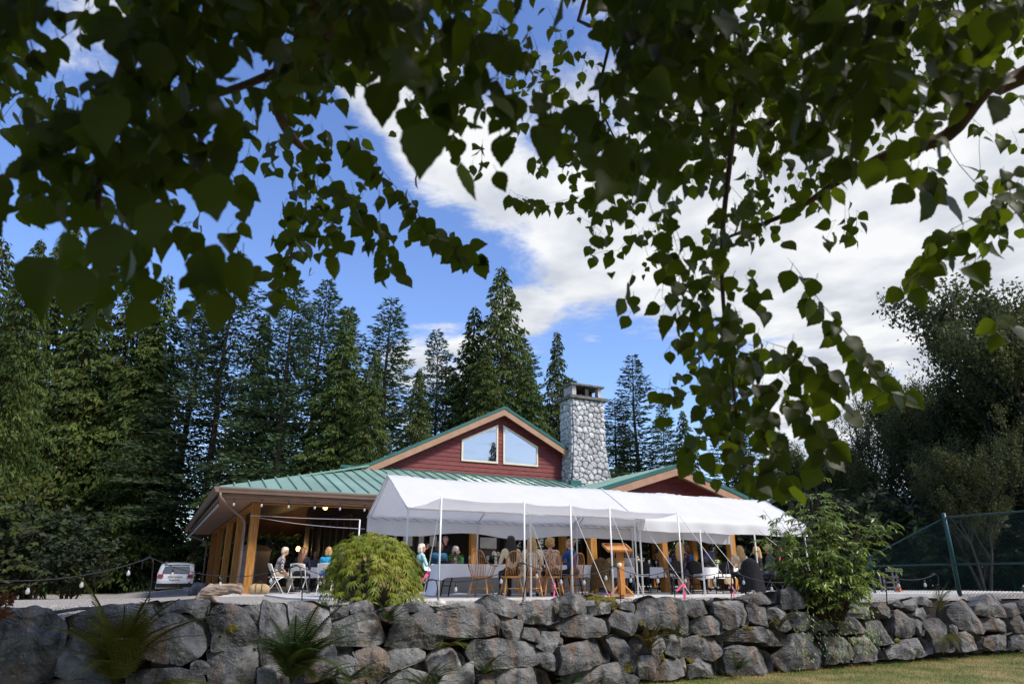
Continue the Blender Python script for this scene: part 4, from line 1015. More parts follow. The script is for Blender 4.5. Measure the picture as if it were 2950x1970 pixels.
def folding(white=True):
    o = empty('folding_chair', (0, 0, 0)); fm = M_white if white else M_blkf; sm = M_cream_pl if white else M_blk
    for sx in (-1, 1):
        x = sx * .205
        MB().tube([(x, .21, .0), (x, -.05, .43), (x, -.20, .79)], .0115, 7).build('back_leg', fm, o, True)     # front foot up to the back
        MB().tube([(x * .9, -.26, 0), (x * .9, .0, .36), (x * .9, .15, .44)], .0115, 7).build('cross_leg', fm, o, True)
    MB().tube([(-.185, -.24, .035), (.185, -.24, .035)], .009, 6).build('stretcher', fm, o, True); MB().tube([(-.2, .17, .08), (.2, .17, .08)], .009, 6).build('stretcher', fm, o, True)
    mb = MB(); mb.box((0, .0, .445), (.38, .37, .03)); s = mb.build('seat', sm, o)
    mb = MB(); vs = []; hh = .10 if white else .17; cz = .71 if white else .69
    nx, nz = 12, 8
    for side in (0, 1):
        for j in range(nz + 1):
            for i in range(nx + 1):
                x = (i / nx - .5) * 2; z = (j / nz - .5) * 2
                k = 1 - .35 * max(0, z) ** 3 if not white else 1 - .1 * abs(z) ** 3
                y = -.155 - .42 * (cz + z * hh - .69) - .045 * (1 - x * x) - side * .018 + .0
                vs.append((x * .195 * k, y, cz + z * hh * (1 - .12 * x * x)))
    m1 = (nx + 1) * (nz + 1)
    f = [(j * (nx + 1) + i, j * (nx + 1) + i + 1, (j + 1) * (nx + 1) + i + 1, (j + 1) * (nx + 1) + i) for j in range(nz) for i in range(nx)]
    f += [tuple(m1 + q for q in reversed(t)) for t in f]
    rim = [i for i in range(nx + 1)] + [j * (nx + 1) + nx for j in range(1, nz + 1)] + [nz * (nx + 1) + i for i in range(nx - 1, -1, -1)] + [j * (nx + 1) for j in range(nz - 1, 0, -1)]
    f += [(rim[k], m1 + rim[k], m1 + rim[(k + 1) % len(rim)], rim[(k + 1) % len(rim)]) for k in range(len(rim))]
    mb.add(vs, f).build('backrest', sm, o, True)
    return o
wf = folding(True)
place(wf, floor_pt(790, 1710), 62, 'white folding chair under the man in the plaid shirt', 'chair', 'white folding chairs on the porch')
for p, az, lb in (((858, 1710), 8, 'white folding chair under the woman with long brown hair'), ((935, 1711), -4, 'white folding chair under the person in turquoise'), ):
    place(copy_tree(wf), floor_pt(*p), az, lb, 'chair', 'white folding chairs on the porch')
bf = folding(False)
BF = [((1852, 21.0), 0, 'black folding chair before the white table beside the lectern'), ((1957, 19.4), 20, 'black folding chair under the blond woman in dark floral top'), ((2012, 19.6), 30, 'empty tilted black folding chair before the small cloth corner'),
      ((2092, 20.6), -6, 'black folding chair with cream bag hanging beneath it'), ((2172, 19.0), 24, 'chair hidden under a long black coat near the last canopy leg'), ((1735, 18.9), 10, 'chair under the draped brown coat'),
      ((1262, 19.4), -35, 'black chair under the woman in the blue top'), ((1206, 20.5), 30, 'chair under the person in mint green'), ((1978, 21.8), 5, 'black chair under the person with curly brown hair'), ((2222, 20.6), -70, 'chair under the grey suited man'), ((2150, 21.6), -15, 'chair under the woman in cream cardigan')]
for i, ((px, y), az, lb) in enumerate(BF):
    c = bf if i == 0 else copy_tree(bf); place(c, by_y(px, y), az, lb, 'chair', 'dark folding chairs')
# draped coats
def drape(p, az, m, label, w=.27, zb=.12, zt=.90, name='draped_coat'):
    mb = MB(); vs = []; n = 26; rows = 14
    for j in range(rows + 1):
        g = j / rows; z = zt + .0 - (zt - zb) * g ** .9
        for k in range(n):
            t = 2 * math.pi * k / n; wob = 1 + (.10 * math.sin(t * 5 + 1.3) + .06 * math.sin(t * 9)) * g
            rx = (w * (.45 + .55 * min(1, g * 3.2) ** .5) + .07 * g) * wob; ry = (.07 + .16 * g) * wob
            zz = z if g > 0 else zt; drop = .16 * max(0, math.sin(t)) * g + .05 * math.sin(t * 3) * g
            vs.append((rx * math.cos(t) * (.25 if j == 0 else 1), -.18 + ry * math.sin(t) * (.25 if j == 0 else 1) - .05 * (1 - g), zz + drop))
    mb.add(vs, [(j * n + k, j * n + (k + 1) % n, (j + 1) * n + (k + 1) % n, (j + 1) * n + k) for j in range(rows) for k in range(n)] + [tuple(range(n))])
    o = mb.build(name, m, None, True); place(o, p, az, label, 'coat'); return o
M_brownc = mat('brown_wool', (.075, .042, .014), (.12, .07, .028), scale=12, rough=.95, bump=.3, bscale=80)
M_blackc = mat('black_wool', (.008, .008, .010), (.014, .014, .017), scale=12, rough=.95)
drape(by_y(1735, 18.9), 10, M_brownc, 'brown wool coat draped over a chair back before the timber post', .24, .14, .93)
drape(by_y(2172, 19.0), 24, M_blackc, 'long black coat draped over a chair by the last canopy leg', .23, .08, .92)
# tables with cloths: local x along the table, y towards the back
def table(c, ang, L_, W, label, front=.30, end_l=.30, end_r=.30, rear=.30, legs=True, clothlabel=None, group='white clothed tables'):
    o = empty('banquet_table', c, ang, label, 'table', group); H = .735
    mb = MB(); mb.b2((-L_ / 2, -W / 2, H - .03), (L_ / 2, W / 2, H)); mb.build('tabletop', M_cream_pl, o)
    for sx in (-1, 1):
        for sy in (-1, 1):
            x = sx * (L_ / 2 - .28); y = sy * (W / 2 - .09)
            MB().tube([(x - sx * .03, y, H - .03), (x - sx * .03, y, .40), (x + sx * .02, y, .22), (x + sx * .05, y, 0)], .016, 7).build('leg', M_blkf, o, True)
        MB().tube([(sx * (L_ / 2 - .29), -W / 2 + .09, .24), (sx * (L_ / 2 - .29), W / 2 - .09, .24)], .012, 6).build('leg_brace', M_blkf, o, True)
    cl_ = empty('tablecloth', c + Vector((0, 0, 0)), ang, clothlabel or ('white cloth over ' + label), 'tablecloth', 'white tablecloths')
    # perimeter walk with drops per side
    per = []; st = .05
    for k in range(int(L_ / st) + 1): per.append((-L_ / 2 + k * L_ / int(L_ / st), -W / 2, 0, -1, front))
    for k in range(1, int(W / st)): per.append((L_ / 2, -W / 2 + k * W / int(W / st), 1, 0, end_r))
    for k in range(int(L_ / st) + 1): per.append((L_ / 2 - k * L_ / int(L_ / st), W / 2, 0, 1, rear))
    for k in range(1, int(W / st)): per.append((-L_ / 2, W / 2 - k * W / int(W / st), -1, 0, end_l))
    n = len(per); vs = []
    drops = [p[4] for p in per]
    for _ in range(3): drops = [(drops[i - 1] + drops[i] * 2 + drops[(i + 1) % n]) / 4 for i in range(n)]
    rows = 8; sd = c.x * 3
    for j in range(rows + 1):
        g = j / rows
        for i, (x, y, nx_, ny_, _) in enumerate(per):
            wv = .5 + .5 * math.sin(i * .55 + 2.2 * noise.noise(Vector((i * .12, sd, 0)))); d = drops[i]
            cor = 1.0 if (abs(abs(x) - L_ / 2) < .12 and abs(abs(y) - W / 2) < .12) else 0
            out = .008 + g * (.018 + .055 * wv * min(1, d / .3) + .09 * (d > .55) * g) + cor * .04 * g
            ox, oy = (nx_, ny_)
            if cor: q = Vector((x, y)).normalized(); ox, oy = math.copysign(.7, x), math.copysign(.7, y)
            z = H + .006 - d * g - .012 * math.sin(i * .3 + sd) * g - .05 * cor * g * (d < .5)
            if d > .6: z = max(z, .012)
            vs.append((x + ox * out, y + oy * out, z))
    mb = MB(); mb.add(vs, [(j * n + i, (j + 1) * n + i, (j + 1) * n + (i + 1) % n, j * n + (i + 1) % n) for j in range(rows) for i in range(n)]); mb.build('skirt', M_cloth, cl_, True)
    mb = MB(); mb.b2((-L_ / 2 - .008, -W / 2 - .008, H + .001), (L_ / 2 + .008, W / 2 + .008, H + .0065)); mb.build('cloth_top', M_cloth, cl_)
    return o
p1 = floor_pt(1268, 1718); p2 = floor_pt(1706, 1713.5)
def table_between(a, b, W, *ar, **kw):
    d = b - a; ang = math.atan2(d.y, d.x); c = (a + b) / 2 + Vector((-math.sin(ang), math.cos(ang), 0)) * W / 2; c.z = FL
    return table(c, ang, d.length, W, *ar, **kw), c, ang
_, TC, TAN = table_between(p1, p2, .80, 'long banquet table before the wooden chairs', front=.30, end_l=.72, end_r=.62, rear=.70)
_, T2C, T2A = table_between(by_y(1792, 21.6), by_y(1958, 23.2), .80, 'banquet table beside the lectern', front=.31)
_, T3C, T3A = table_between(by_y(2022, 22.6), by_y(2140, 23.8), .80, 'banquet table towards the leafy shrub', front=.33)
_, T4C, T4A = table_between(by_y(880, 22.6), by_y(960, 23.2), 1.4, 'porch table behind the white folding chairs', front=.30)
_, T5C, T5A = table_between(by_y(1214, 20.6), by_y(1258, 21.0), 1.6, 'table crosswise behind the mint green guest', front=.42)
# lace runner
M_lace = mat('lace_runner', (.42, .33, .22), (.62, .54, .42), scale=22, rough=.9, lo=.45, hi=.55)
run_ = empty('lace_runner', TC + Vector((0, 0, 0)), TAN, 'beige lace runner hanging over the long table edge', 'runner')
mb = MB(); x0, x1 = -.36, .22; mb.b2((x0, -.412, .7445), (x1, .3, .7475)); 
for k in range(6):
    x = x0 + (k + .5) * (x1 - x0) / 6; w = (x1 - x0) / 12
    mb.prism([(x + w * math.cos(t), -.452 - .012 * (1 + math.sin(t)), .61 + w * math.sin(t)) for t in np.linspace(0, 6.28, 15)[:-1]], (0, .004, 0))
mb.b2((x0, -.447, .61), (x1, -.443, .7445)); mb.build('lace', M_lace, run_)
# things on the tables
M_leafg = mat('bouquet_green', (.05, .13, .02), (.11, .22, .04), scale=20, rough=.6, island=.4, trans=.25)
M_petal = mat('cream_petals', (.72, .62, .48), (.80, .66, .58), scale=8, rough=.7, island=.2)
M_petalp = mat('pink_petals', (.62, .38, .36), (.72, .52, .48), scale=8, rough=.7, island=.25)
M_gcup = mat('green_cup', (.06, .36, .10), rough=.35)
M_vase = mat('white_vase', (.66, .64, .60), rough=.3)
M_redcup = mat('red_cup', (.48, .02, .02), rough=.35)
M_glassy = mat('drinking_glass', (.55, .57, .58), rough=.05, spec=.9, trans=.5)
M_bottle = mat('dark_bottle', (.012, .014, .008), rough=.1)
def on_table(c, ang, x, y): return c + Matrix.Rotation(ang, 3, 'Z') @ Vector((x, y, .7425))
def bouquet(p, label, r=.12, h=.17, vase=M_vase, petal=M_petal, flowers=12, greens=60, vr=.035):
    o = empty('bouquet', p, 0, label, 'flowers', 'table flowers')
    MB().lathe([(vr * .8, 0), (vr, .02), (vr * 1.05, h * .8), (vr * 1.15, h)], 14).build('vase', vase, o, True)
    rd = random.Random(int(p.x * 977)); mb = MB()
    P = []; D = []
    for k in range(greens):
        d = Vector((rd.gauss(0, 1), rd.gauss(0, 1), rd.gauss(.6, .8))).normalized(); P.append(Vector((0, 0, h)) + d * rd.uniform(.3, .8) * r); D.append((d + Vector((rd.gauss(0, .5), rd.gauss(0, .5), -.2))).normalized())
    P = np.array(P); D = np.array(D); S = unit(np.cross(D, rng.normal(size=D.shape)))
    V, F = rhombs(P, D, S, rng.uniform(.07, .13, len(P)), rng.uniform(.025, .045, len(P)))
    put('greenery', np_mesh('greenery', V, F, M_leafg), o)
    for k in range(flowers):
        d = Vector((rd.gauss(0, 1), rd.gauss(0, 1), rd.uniform(.2, 1.4))).normalized(); c = Vector((0, 0, h + .02)) + d * r * rd.uniform(.7, 1.05); q = rd.uniform(.022, .036)
        mb = MB()
        for a in range(6):
            t = a * 1.047; s, u = frame(d); e = c + (s * math.cos(t) + u * math.sin(t)) * q * .55; mb.ell(e, (q * .6, q * .6, q * .5), 7, 5)
        mb.ell(c + d * q * .2, (q * .6, q * .6, q * .6), 7, 5); mb.build('bloom', petal, o, True)
def cup(p, m, label, r=.04, h=.11, name='cup', cat='cup'):
    o = MB().lathe([(r * .75, 0), (r * .78, .005), (r, h), (r * .94, h), (r * .72, .01)], 14).build(name, m, None, True); o.location = p; tag(o, label, cat)
def wineglass(p, label, group='wine glasses'):
    o = MB().lathe([(.032, 0), (.03, .005), (.005, .012), (.0045, .09), (.012, .10), (.034, .13), (.038, .17), (.032, .21), (.030, .21), (.034, .17)], 12).build('wine_glass', M_glassy, None, True); o.location = p; tag(o, label, 'glass', group)
bouquet(on_table(TC, TAN, -1.60, -.12), 'white vase with green foliage and pink blooms at the table end', .15, .15, M_vase, M_petalp, 5, 90)
cup(on_table(TC, TAN, -1.46, -.20), M_gcup, 'bright green cup on the long white table', .055, .16)
bouquet(on_table(TC, TAN, -.42, .15), 'cream rose bouquet beside the dark haired woman', .12, .20, M_vase, M_petal, 16, 30)
bouquet(on_table(TC, TAN, .22, .2), 'cream bouquet between the dark haired and blond women', .11, .18, M_vase, M_petalp, 12, 30)
bouquet(on_table(TC, TAN, 1.22, .2), 'low mixed bouquet before the man in blue', .15, .12, M_vase, M_petal, 9, 50)
wineglass(on_table(TC, TAN, -.68, .05), 'stemmed wine glass beside the lace runner'); wineglass(on_table(TC, TAN, -1.1, .22), 'stemmed wine glass behind the empty oak armchair'); wineglass(on_table(TC, TAN, .95, .22), 'stemmed wine glass before the woman with short blond hair')
cup(on_table(TC, TAN, 1.02, -.15), M_redcup, 'red cup held by the man in the blue shirt', .042, .12)
for k, x in enumerate((-.35, -.1)): cup(on_table(T5C, T5A, x, -.6), M_redcup, ['red cup beside the mint green guest', 'second red cup nearer the blue top woman'][k], .045, .13)
bouquet(on_table(T2C, T2A, -.05, .0), 'white flowers and greens on the table by the lectern', .17, .13, M_vase, M_petal, 9, 60)
for k, x in enumerate((.05, .32, -.35)):
    o = MB().lathe([(.037, 0), (.037, .17), (.014, .23), (.014, .29)], 12).build('bottle', M_bottle, None, True); o.location = on_table(T2C, T2A, x, -.12); tag(o, ['dark bottle amid the white flowers by the lectern', 'dark bottle before the woman in glasses', 'dark bottle near the cream shirted woman'][k], 'bottle', 'wine bottles')
for k, x in enumerate((.55, -.2, .2)): wineglass(on_table(T2C, T2A, x, -.18), ['wine glass before the woman in glasses', 'wine glass left of the white flowers', 'wine glass right of the white flowers'][k])
bouquet(on_table(T3C, T3A, .35, .0), 'small white flowers on the table before the cream cardigan', .13, .12, M_vase, M_petal, 7, 40)
# lectern
lp = floor_pt(1792, 1719); lec = empty('lectern', lp, R(12), 'orange wooden lectern with slanted top on a single post', 'lectern')
MB().box((0, 0, .53), (.15, .12, 1.0)).build('post', M_lectern, lec)
mb = MB(); rt = Matrix.Rotation(R(22), 3, 'X'); mb.box((-.07, 0, 1.08), (.60, .44, .03), rt); mb.build('top_board', M_lectern, lec)
for x, y, sx, sy in ((-.07, -.213, .60, .03), (-.07, .213, .60, .03), (-.36, 0, .03, .40), (.22, 0, .03, .40)):
    mb = MB(); q = rt @ Vector((0, y, .03)); mb.box((x, q.y, 1.08 + q.z), (sx, sy, .035), rt); mb.build('rim', M_lectern, lec)
mb = MB(); mb.box((0, 0, .035), (.12, .62, .05)); mb.build('foot', M_lectern, lec)
mb = MB(); mb.box((0, 0, .0355), (.56, .11, .05)); mb.build('foot', M_lectern, lec)
for sg in (-1, 1): MB().tube([(sg * .26, 0, .06), (sg * .05, 0, .27)], .03, 4).build('brace', M_lectern, lec)
o = MB().lathe([(.045, 0), (.05, .01), (.05, .06), (.03, .07)], 14).build('post_cap', M_vase, None, True); o.location = TIPS[4] + Vector((.07, 0, 0)); tag(o, 'small white cup sitting on top of the stake before the lectern', 'cup')
# hanging cream bag
o = MB().lathe([(.10, 0), (.13, .03), (.12, .14), (.09, .18)], 14, sy=.5).build('shoulder_bag', mat('straw_bag', (.55, .42, .22), (.66, .52, .30), scale=30, rough=.8), None, True); o.location = by_y(2103, 20.3) + Vector((0, 0, .26)); tag(o, 'small cream straw bag hanging below the black chair', 'bag')
mb = MB(); mb.tube([(-.06, 0, .17), (-.02, .02, .45), (.03, .02, .62), (.06, 0, .17)], .005, 5); mb.build('strap', M_vase, o)
# ------------------------------------------------------------------ people
M_skin = mat('skin', (.50, .27, .19), (.58, .33, .24), scale=6, rough=.55, spec=.35)
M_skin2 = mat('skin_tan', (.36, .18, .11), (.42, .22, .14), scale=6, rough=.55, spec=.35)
M_eye = mat('eye_dark', (.02, .015, .012), rough=.2); M_lip = mat('lips', (.38, .11, .09), rough=.5)
M_shoe = mat('shoes', (.02, .018, .017), rough=.5)
def cm(name, a, b=None, **k): return mat(name, a, b or tuple(x * 1.3 for x in a), scale=k.pop('scale', 14), rough=k.pop('rough', .85), bump=.2, bscale=18, **k)
CLOTH = {k: cm(k + '_cloth', v) for k, v in dict(mint=(.36, .58, .53), blue=(.012, .06, .22), denim=(.05, .10, .24), navy=(.008, .010, .022), cream=(.58, .50, .37), cream2=(.62, .55, .45), black=(.008, .008, .010), grey=(.065, .07, .085),
         turq=(.02, .26, .42), lav=(.10, .09, .17), maroon=(.06, .012, .016), khaki=(.30, .26, .19), tan=(.42, .24, .14), teal=(.01, .075, .14), yellow=(.45, .33, .12), white=(.62, .58, .52)).items()}
HAIRM = {k: mat(k + '_hair', v, tuple(x * 1.7 for x in v), scale=9, rough=.45, stretch=(6, 6, .6), lo=.4, hi=.6) for k, v in dict(dark=(.008, .005, .006), brown=(.06, .030, .014), blond=(.34, .21, .085), white=(.52, .46, .36), grey=(.22, .20, .18), sandy=(.22, .12, .05), auburn=(.10, .04, .015)).items()}
def pattern(name, c1, c2, c3, scale, kind):
    m = bpy.data.materials.new(name); m.use_nodes = True; t = m.node_tree; p = t.nodes['Principled BSDF']; p.inputs['Roughness'].default_value = .85
    tc_ = t.nodes.new('ShaderNodeTexCoord')
    if kind == 'plaid':
        k = t.nodes.new('ShaderNodeTexChecker'); k.inputs['Scale'].default_value = scale; k.inputs[1].default_value = (*c1, 1); k.inputs[2].default_value = (*c2, 1); t.links.new(tc_.outputs['Object'], k.inputs[0]); t.links.new(k.outputs[0], p.inputs['Base Color'])
    else:
        v = t.nodes.new('ShaderNodeTexVoronoi'); v.inputs['Scale'].default_value = scale; t.links.new(tc_.outputs['Object'], v.inputs['Vector'])
        r = t.nodes.new('ShaderNodeValToRGB'); t.links.new(v.outputs['Distance'], r.inputs[0]); r.color_ramp.interpolation = 'CONSTANT'
        r.color_ramp.elements[0].color = (*c1, 1); r.color_ramp.elements[1].color = (*c2, 1); r.color_ramp.elements[1].position = .32
        e = r.color_ramp.elements.new(.5); e.color = (*c3, 1); t.links.new(r.outputs[0], p.inputs['Base Color'])
    return m
CLOTH['plaid'] = pattern('plaid_cloth', (.50, .47, .45), (.035, .012, .018), (0, 0, 0), 24, 'plaid')
CLOTH['floral'] = pattern('floral_cloth', (.45, .12, .14), (.010, .012, .025), (.010, .012, .025), 22, 'f')
CLOTH['blush'] = pattern('blush_floral_cloth', (.05, .03, .05), (.55, .36, .28), (.58, .42, .34), 18, 'f')
CLOTH['bluefl'] = pattern('blue_floral_cloth', (.55, .6, .7), (.02, .10, .38), (.02, .10, .38), 20, 'f')
def capsule(mb, a, ra, b, rb, n=12):
    a, b = Vector(a), Vector(b); d = b - a
    if d.length < 1e-5: d = Vector((0, 0, 1e-3)); b = a + d
    u = d.normalized(); pts = []; rs = []
    for k in range(5): t = math.pi / 2 * (1 - k / 4); pts.append(a - u * ra * math.sin(t)); rs.append(max(ra * math.cos(t), ra * .05))
    for k in range(5): t = math.pi / 2 * (k / 4); pts.append(b + u * rb * math.sin(t)); rs.append(max(rb * math.cos(t), rb * .05))
    mb.tube(pts, rs, n)
def remesh(caps, vox, smooth=3, disp=None):
    mb = MB()
    for c in caps: capsule(mb, c[0], c[1], c[2], c[3])
    me = mb.mesh('tmp', M_skin); o = bpy.data.objects.new('tmp', me); col.objects.link(o)
    m = o.modifiers.new('r', 'REMESH'); m.mode = 'VOXEL'; m.voxel_size = vox
    s = o.modifiers.new('s', 'SMOOTH'); s.iterations = smooth; s.factor = .5
    dg = bpy.context.evaluated_depsgraph_get(); r = bpy.data.meshes.new_from_object(o.evaluated_get(dg)); 
    bpy.data.objects.remove(o); bpy.data.meshes.remove(me)
    return r
def capdist(P, caps):
    D = np.empty((len(caps), len(P)))
    for i, c in enumerate(caps):
        a = np.array(c[0]); b = np.array(c[2]); ab = b - a; h = np.clip(((P - a) @ ab) / max(ab @ ab, 1e-9), 0, 1)
        D[i] = np.linalg.norm(P - a - h[:, None] * ab, axis=1) - (c[1] + (c[3] - c[1]) * h)
    return D
def person(pos, az, label, top, bottom, hair, style, pose='sit', lean=8, yaw=0, nod=0, arms=('lap', 'lap'), sleeve='long', skin=None, scale=1.0, vox=.013, shin='bottom', wide=1.0, glasses=False, beard=False):
    """one continuous figure, facing azimuth az (clockwise from straight ahead); hair and facial features are its parts"""
    hz = .56 if pose == 'sit' else .95
    hip = Vector((0, 0, hz)); Rl = Matrix.Rotation(-R(lean), 3, 'X')
    def up(x, y, z): return hip + Rl @ Vector((x * wide, y, z))         # torso frame, z above the hips
    caps = []
    def C(a, ra, b, rb, tg): caps.append((tuple(a), ra, tuple(b), rb, tg))
    C((-.085 * wide, 0, hz), .118, (.085 * wide, 0, hz), .118, 'bottom')
    C(up(0, .012, .06), .128 * wide, up(0, .0, .26), .118 * wide, 'top'); C(up(-.07, -.005, .38), .115, up(.07, -.005, .38), .115, 'top'); C(up(0, 0, .22), .122, up(0, 0, .40), .120, 'top')
    C(up(-.155, -.012, .455), .058, up(.155, -.012, .455), .058, 'top'); C(up(0, -.01, .46), .07, up(0, -.002, .52), .055, 'top' if sleeve == 'long' else 'skin')
    Rh = Rl @ Matrix.Rotation(R(yaw), 3, 'Z') @ Matrix.Rotation(-R(nod - lean * .7), 3, 'X'); nb = up(0, .005, .55)
    def hd(x, y, z): return nb + Rh @ Vector((x, y, z))
    C(up(0, -.005, .47), .054, hd(0, 0, .04), .050, 'skin')
    C(hd(0, -.02, .15), .088, hd(0, .012, .155), .085, 'skin'); C(hd(0, .03, .115), .068, hd(0, .045, .06), .050, 'skin'); C(hd(0, .055, .045), .035, hd(0, .065, .04), .028, 'skin')
    C(hd(0, .092, .125), .011, hd(0, .112, .09), .0145, 'skin')
    for sx in (-1, 1): C(hd(sx * .083, -.005, .125), .014, hd(sx * .083, -.012, .09), .011, 'skin'); C(hd(sx * .030, .074, .137), .016, hd(sx * .014, .08, .138), .012, 'skin')
    for sx, md in zip((-1, 1), arms):
        sh = up(sx * .18, -.01, .445)
        T_ = {'lap': ((.225, .03, .20), (.14, .24, .12)), 'table': ((.235, .11, .20), (.13, .34, .24)), 'reach': ((.24, .18, .25), (.20, .44, .33)), 'chin': ((.20, .20, .22), (.07, .17, .50)), 'down': ((.235, -.02, .16), (.25, .03, -.10)), 'phone': ((.22, .16, .24), (.12, .27, .50)), 'knee': ((.235, .06, .17), (.13, .34, .04))}[md]
        el = up(sx * T_[0][0], T_[0][1], T_[0][2]); wr = up(sx * T_[1][0], T_[1][1], T_[1][2])
        ft = {'long': 'top', 'short': 'skin', 'none': 'skin'}[sleeve]; ut = 'skin' if sleeve == 'none' else 'top'
        C(sh, .056, el, .043, ut); C(el, .042, wr, .029, ft)
        f = (wr - el).normalized(); side = f.cross(Rl @ Vector((0, 0, 1))).normalized() * -sx; nrm = side.cross(f).normalized()
        pm = wr + f * .085; C(wr + f * .02, .027, pm, .030, 'skin'); C(wr + f * .03 + side * .012, .022, pm + side * .018, .02, 'skin'); C(wr + f * .03 - side * .012, .022, pm - side * .018, .02, 'skin')
        dn = -Vector((0, 0, 1))
        for q in range(4):
            o_ = (q - 1.5) * .021; l = (.07, .08, .074, .056)[q]; a = pm + side * o_; b = a + f * l * .55 + dn * .008; c = b + f * l * .35 + dn * .028
            C(a, .0105, b, .0098, 'skin'); C(b, .0098, c, .0085, 'skin')
        a = wr + f * .035 + side * .03; b = a + f * .035 + side * .022 + dn * .008; C(a, .014, b, .012, 'skin'); C(b, .012, b + f * .03 + dn * .01, .0095, 'skin')
    for sx in (-1, 1):
        if pose == 'sit':
            k = (sx * .105 * wide, .43, .52); an = (sx * .11, .40, .10)
            C((sx * .085 * wide, .02, .545), .092, k, .066, 'bottom'); C(k, .060, (sx * .108, .39, .30), .055, shin); C((sx * .108, .39, .30), .052, an, .040, shin); C(an, .042, (sx * .12, .55, .045), .036, 'shoe'); C((an[0], an[1] - .03, .05), .036, (sx * .12, .5, .04), .036, 'shoe')
        else:
            k = (sx * .10, .02, .50); an = (sx * .11, -.01, .09)
            C((sx * .085, 0, hz - .03), .095, k, .062, 'bottom'); C(k, .060, (sx * .105, -.015, .32), .054, 'bottom'); C((sx * .105, -.015, .32), .052, an, .043, 'bottom'); C(an, .044, (sx * .13, .15, .04), .036, 'shoe')
    me = remesh(caps, vox)
    P = np.empty(len(me.vertices) * 3); me.vertices.foreach_get('co', P); P = P.reshape(-1, 3)
    N_ = np.empty(len(me.vertices) * 3); me.vertex_normals.foreach_get('vector', N_); N_ = N_.reshape(-1, 3)
    tags = [c[4] for c in caps]; near = capdist(P, caps).argmin(0); istop = np.array([tags[i] in ('top', 'bottom') for i in near])
    w = np.array([noise.noise(Vector(p) * 9 + Vector((pos.x, pos.y, 0))) + .6 * noise.noise(Vector((p[0] * 22, p[1] * 22, p[2] * 9))) for p in P]) * istop
    P = P + N_ * (w * .008)[:, None]; me.vertices.foreach_set('co', P.ravel())
    me.materials.clear()
    order = ['skin', 'top', 'bottom', 'shoe']
    for m in (skin or M_skin, CLOTH[top], CLOTH[bottom], M_shoe): me.materials.append(m)
    vi = np.array([order.index(tags[i]) for i in near]); mi = [int(np.bincount([vi[v] for v in p.vertices]).argmax()) for p in me.polygons]
    me.polygons.foreach_set('material_index', mi); me.polygons.foreach_set('use_smooth', [True] * len(me.polygons)); me.update()
    o = put('person', me); o.location = pos; o.rotation_euler = (0, 0, -R(az)); o.scale = (scale,) * 3
    tag(o, label, 'person')
    # hair
    hc = []
    def H(a, ra, b, rb): hc.append((tuple(a), ra, tuple(b), rb))
    H(hd(0, -.030, .165), .092, hd(0, .004, .178), .083); H(hd(0, -.035, .12), .086, hd(0, -.03, .155), .09)
    am = .004
    if style in ('short',): H(hd(0, -.05, .09), .06, hd(0, -.03, .1), .07)
    if style == 'bob':
        for sx in (-1, 1): H(hd(sx * .068, -.025, .13), .045, hd(sx * .078, -.015, .03), .036); H(hd(sx * .04, -.065, .12), .06, hd(sx * .04, -.065, .03), .05)
        H(hd(0, .03, .19), .055, hd(.05, .04, .165), .035); am = .008
    if style == 'long':
        for sx in (-1, 1):
            H(hd(sx * .068, -.03, .13), .044, hd(sx * .088, -.01, .0), .035); H(hd(sx * .088, -.01, .0), .036, up(sx * .10, -.055, .38), .032)
            H(hd(sx * .045, -.07, .12), .055, up(sx * .05, -.11, .40), .05); H(up(sx * .05, -.11, .40), .05, up(sx * .045, -.125, .22), .022)
        H(up(0, -.11, .42), .055, up(0, -.13, .18), .022); H(hd(0, -.075, .1), .06, up(0, -.10, .45), .06); am = .010
    if style == 'mid':
        for sx in (-1, 1):
            H(hd(sx * .068, -.03, .13), .046, hd(sx * .088, -.01, .0), .042); H(hd(sx * .085, -.02, .0), .042, up(sx * .09, -.05, .44), .026)
            H(hd(sx * .045, -.075, .12), .06, up(sx * .055, -.095, .47), .045)
        H(hd(0, -.08, .1), .062, up(0, -.09, .46), .05); am = .012
    if style == 'curly':
        for k in range(14): t = k * 2.4; z = .06 + .13 * (k / 14); H(hd(.075 * math.cos(t), -.045 + .055 * math.sin(t), z), .045, hd(.078 * math.cos(t + .3), -.045 + .055 * math.sin(t + .3), z + .02), .04)
        am = .016
    if style == 'bald': hc = [(tuple(hd(0, -.045, .10)), .066, tuple(hd(0, -.035, .125)), .07)]
    hm = remesh(hc, .011, 2); P = np.empty(len(hm.vertices) * 3); hm.vertices.foreach_get('co', P); P = P.reshape(-1, 3)
    Nh = np.empty(len(hm.vertices) * 3); hm.vertex_normals.foreach_get('vector', Nh); Nh = Nh.reshape(-1, 3)
    fq = 40 if style != 'curly' else 26
    w = np.array([noise.noise(Vector((p[0] * fq, p[1] * fq, p[2] * (8 if style != 'curly' else 26)))) for p in P]); P = P + Nh * (w * am)[:, None]
    hm.vertices.foreach_set('co', P.ravel()); hm.materials.clear(); hm.materials.append(HAIRM[hair]); hm.polygons.foreach_set('use_smooth', [True] * len(hm.polygons)); hm.update()
    put('hair', hm, o)
    for sx in (-1, 1): MB().ell(hd(sx * .031, .083, .118), (.0115, .006, .007), 8, 6).build('eye', M_eye, o, True)
    for sx in (-1, 1): MB().tube([hd(sx * .048, .076, .137), hd(sx * .03, .088, .142), hd(sx * .014, .09, .139)], .0045, 5).build('eyebrow', HAIRM[hair if hair != 'white' else 'grey'], o, True)
    MB().tube([hd(-.023, .082, .052), hd(0, .091, .053), hd(.023, .082, .052)], [.004, .0075, .004], 6).build('mouth', M_lip, o, True)
